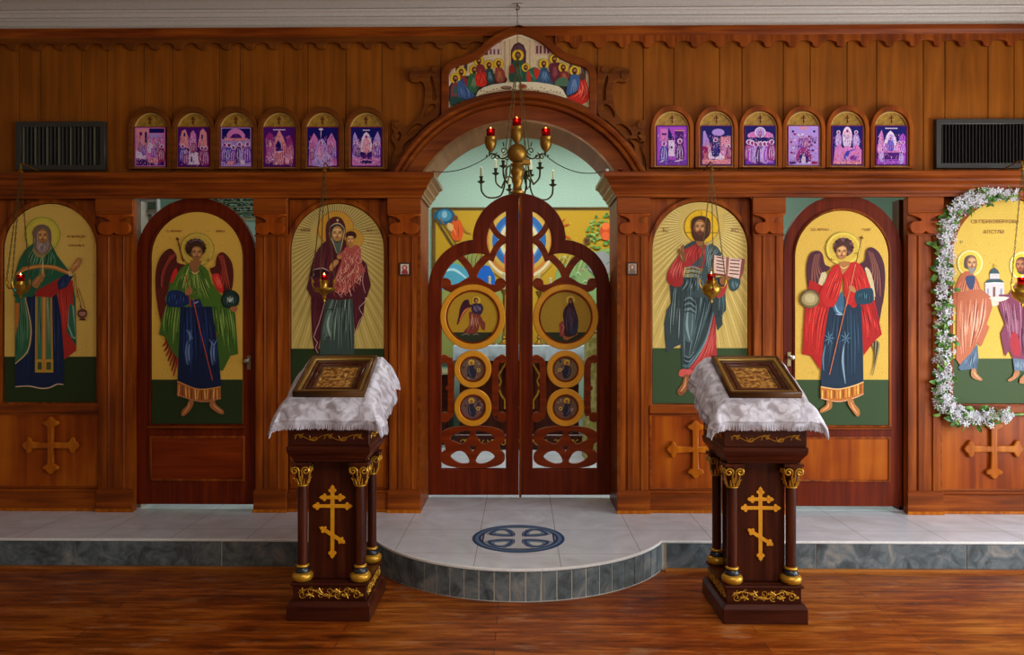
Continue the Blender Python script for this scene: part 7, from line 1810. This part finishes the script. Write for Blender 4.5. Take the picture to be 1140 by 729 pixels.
# ================================================================ flower garland round the far right icon
def garland():
    path = [(1200, 300), (1196, 250), (1180, 224), (1150, 213), (1115, 215), (1088, 219), (1068, 228), (1055, 246), (1049, 272), (1047, 305), (1048, 345), (1049, 385), (1047, 415), (1046, 440), (1053, 456), (1072, 462), (1100, 463), (1140, 461), (1175, 460), (1196, 440), (1200, 400)]
    Yg = -.0
    c = smooth(path, 8, False)
    t = thing('flower_garland', P(1110, 470, Yg), 'garland of white blossoms and green leaves around the far right icon', 'garland')
    pts = [P(x, y, .01) for x, y in c]
    MB().tube(pts, .008, 6).build('vine', M['leaf'], t)
    rnd = random.Random(31)
    # templates
    def blossom():
        bm = bmesh.new()
        for k in range(5):
            a = 2*pi*k/5; 
            def q(r, w, h): return (r*cos(a)-w*sin(a), r*sin(a)+w*cos(a), h)
            vs = [bm.verts.new(q(*v)) for v in ((.002, 0, 0), (.010, .0045, .005), (.019, .0035, .004), (.023, 0, .0015), (.019, -.0035, .004), (.010, -.0045, .005))]
            bm.faces.new(vs)
            vs2 = [bm.verts.new(q(r, w, h-.0008)) for r, w, h in ((.002, 0, 0), (.010, .0045, .005), (.019, .0035, .004), (.023, 0, .0015), (.019, -.0035, .004), (.010, -.0045, .005))]
            bm.faces.new(vs2[::-1])
        me = bpy.data.meshes.new('blossom'); bm.to_mesh(me); bm.free(); me.materials.append(M['petal']); return me
    def leaf():
        bm = bmesh.new(); rows = []
        for i in range(6):
            u = i/5; w = .011*sin(pi*min(.98, u*.95+.03)); z = .006*sin(u*pi)
            rows.append([bm.verts.new((u*.045, -w, z+.002)), bm.verts.new((u*.045, 0, z)), bm.verts.new((u*.045, w, z+.002))])
        for a, b_ in zip(rows, rows[1:]):
            for k in range(2): bm.faces.new((a[k], b_[k], b_[k+1], a[k+1]))
        me = bpy.data.meshes.new('leaf'); bm.to_mesh(me); bm.free(); me.materials.append(M['leaf']); return me
    B, Lf = blossom(), leaf()
    w0 = WL[t.name]
    def inst(me, name, n_parts, total, r0, r1, sc, yo):
        mats = []
        for i in range(total):
            u = rnd.uniform(.18, .82)*(len(pts)-1)
            if name == 'blossom' and sin(u*1.25)+.5*sin(u*.43) < -.62: u = min(len(pts)-2, u+1.6)
            k = int(u); p_ = pts[k].lerp(pts[k+1], u-k)
            a = rnd.uniform(0, 2*pi); r = rnd.uniform(r0, r1)
            p_ = p_+Vector((cos(a)*r, rnd.uniform(*yo), sin(a)*r))
            rot = Matrix.Rotation(pi/2, 4, 'X') @ Matrix.Rotation(rnd.uniform(-.8, .8), 4, 'X') @ Matrix.Rotation(rnd.uniform(-.8, .8), 4, 'Y') @ Matrix.Rotation(rnd.uniform(0, 6.28), 4, 'Z')
            s = rnd.uniform(*sc); mats.append(Matrix.Translation(p_-w0) @ rot @ Matrix.Scale(s, 4))
        for mt in mats[:n_parts]:
            o = bpy.data.objects.new(name, me); COL.objects.link(o); o.parent = t; o.matrix_local = mt
        if total > n_parts:
            bm = bmesh.new()
            for mt in mats[n_parts:]:
                q = me.copy(); q.transform(mt); bm.from_mesh(q); bpy.data.meshes.remove(q)
            m2 = bpy.data.meshes.new(name+'s'); bm.to_mesh(m2); bm.free(); m2.materials.append(me.materials[0])
            o = bpy.data.objects.new(name+'s', m2); COL.objects.link(o); o.parent = t; o['kind'] = 'stuff'
    inst(Lf, 'leaf', 100, 680, .0, .06, (.8, 1.5), (-.04, .008))
    inst(B, 'blossom', 100, 760, .0, .06, (.7, 1.15), (-.06, -.016))
def leafmat():
    m, nt, b = newmat('garland_leaf'); tc = N(nt, 'ShaderNodeTexCoord'); n = N(nt, 'ShaderNodeTexNoise'); n.inputs['Scale'].default_value = 25
    gi = N(nt, 'ShaderNodeNewGeometry'); L(nt, gi.outputs['Position'], n.inputs['Vector'])
    L(nt, ramp(nt, n.outputs['Fac'], [(.35, '#2c5416'), (.5, '#4c8424'), (.65, '#88a848')]), b.inputs['Base Color']); b.inputs['Roughness'].default_value = .45; return m
M['leaf'] = leafmat(); M['petal'] = plain('white_petal', '#f0eef4', .6)
garland()
# small glass candle cups left on the cornice by the arch
for px_, c_, lab in ((675.5, 'nose', 'tiny white candle cup on the right cornice beside the arch'), (690.5, 'redglass', 'tiny red glass candle cup on the right cornice beside the arch')):
    b_ = P(px_, 190, -.05); b_ = Vector((b_.x, -.05, 2.3872))
    t = thing('candle_cup', b_, lab, 'candle holder')
    MB().lathe(b_, [(.008, 0), (.012, .003), (.013, .022), (.011, .022), (.009, .006), (.0005, .005)], 14).build('cup', M[c_], t, smooth=50)
    MB().lathe((b_.x, b_.y, b_.z+.0062), [(.006, 0), (.006, .016), (.0005, .022)], 10).build('candle', M['wax'], t)
# ================================================================ light and camera
def area(name, loc, rot, sx, sy, power, col=(1, 1, 1), spread=180):
    l = bpy.data.lights.new(name, 'AREA'); l.shape = 'RECTANGLE'; l.size = sx; l.size_y = sy; l.energy = power; l.color = col; l.spread = radians(spread)
    o = bpy.data.objects.new(name, l); COL.objects.link(o); o.location = loc; o.rotation_euler = rot; return o
# daylight through the two windows of the right wall
for (a, b_), pw in zip(wy, (110, 120)): area('window_light', (XR+.12, (a+b_)/2, 1.32), (0, radians(90), 0), 2.1, b_-a, pw, (.86, .94, 1))
# unseen fill added under the nave ceiling; ceiling light of the sanctuary
area('nave_fill', (1.2, -4.0, 3.44), (0, 0, 0), 3.0, 1.2, 66, (1, .97, .92))
area('sanctuary_light', (.4, 1.7, 3.44), (0, 0, 0), 2.6, .8, 66, (.98, 1, .97))
wd = bpy.data.worlds.new('World'); SC.world = wd; wd.use_nodes = True
bgn = wd.node_tree.nodes['Background']; sky = wd.node_tree.nodes.new('ShaderNodeTexSky')
try: sky.sky_type = 'NISHITA'; sky.sun_disc = False; sky.sun_elevation = radians(40)
except Exception: pass
wd.node_tree.links.new(sky.outputs[0], bgn.inputs[0]); bgn.inputs[1].default_value = .25
cam = bpy.data.cameras.new('camera'); co = bpy.data.objects.new('camera', cam); COL.objects.link(co)
co.location = (CAMX, CAMY, CAMZ); co.rotation_euler = (pi/2, 0, YAW); cam.sensor_width = 36; cam.lens = FPX/1140*36
cam.shift_x = 0; cam.shift_y = -(364.5-VCY)/1140; cam.clip_start = .05
SC.camera = co
vs_ = SC.view_settings; vs_.view_transform = 'Standard'; vs_.look = 'None'; vs_.gamma = 1; vs_.use_curve_mapping = False; vs_.exposure = .25
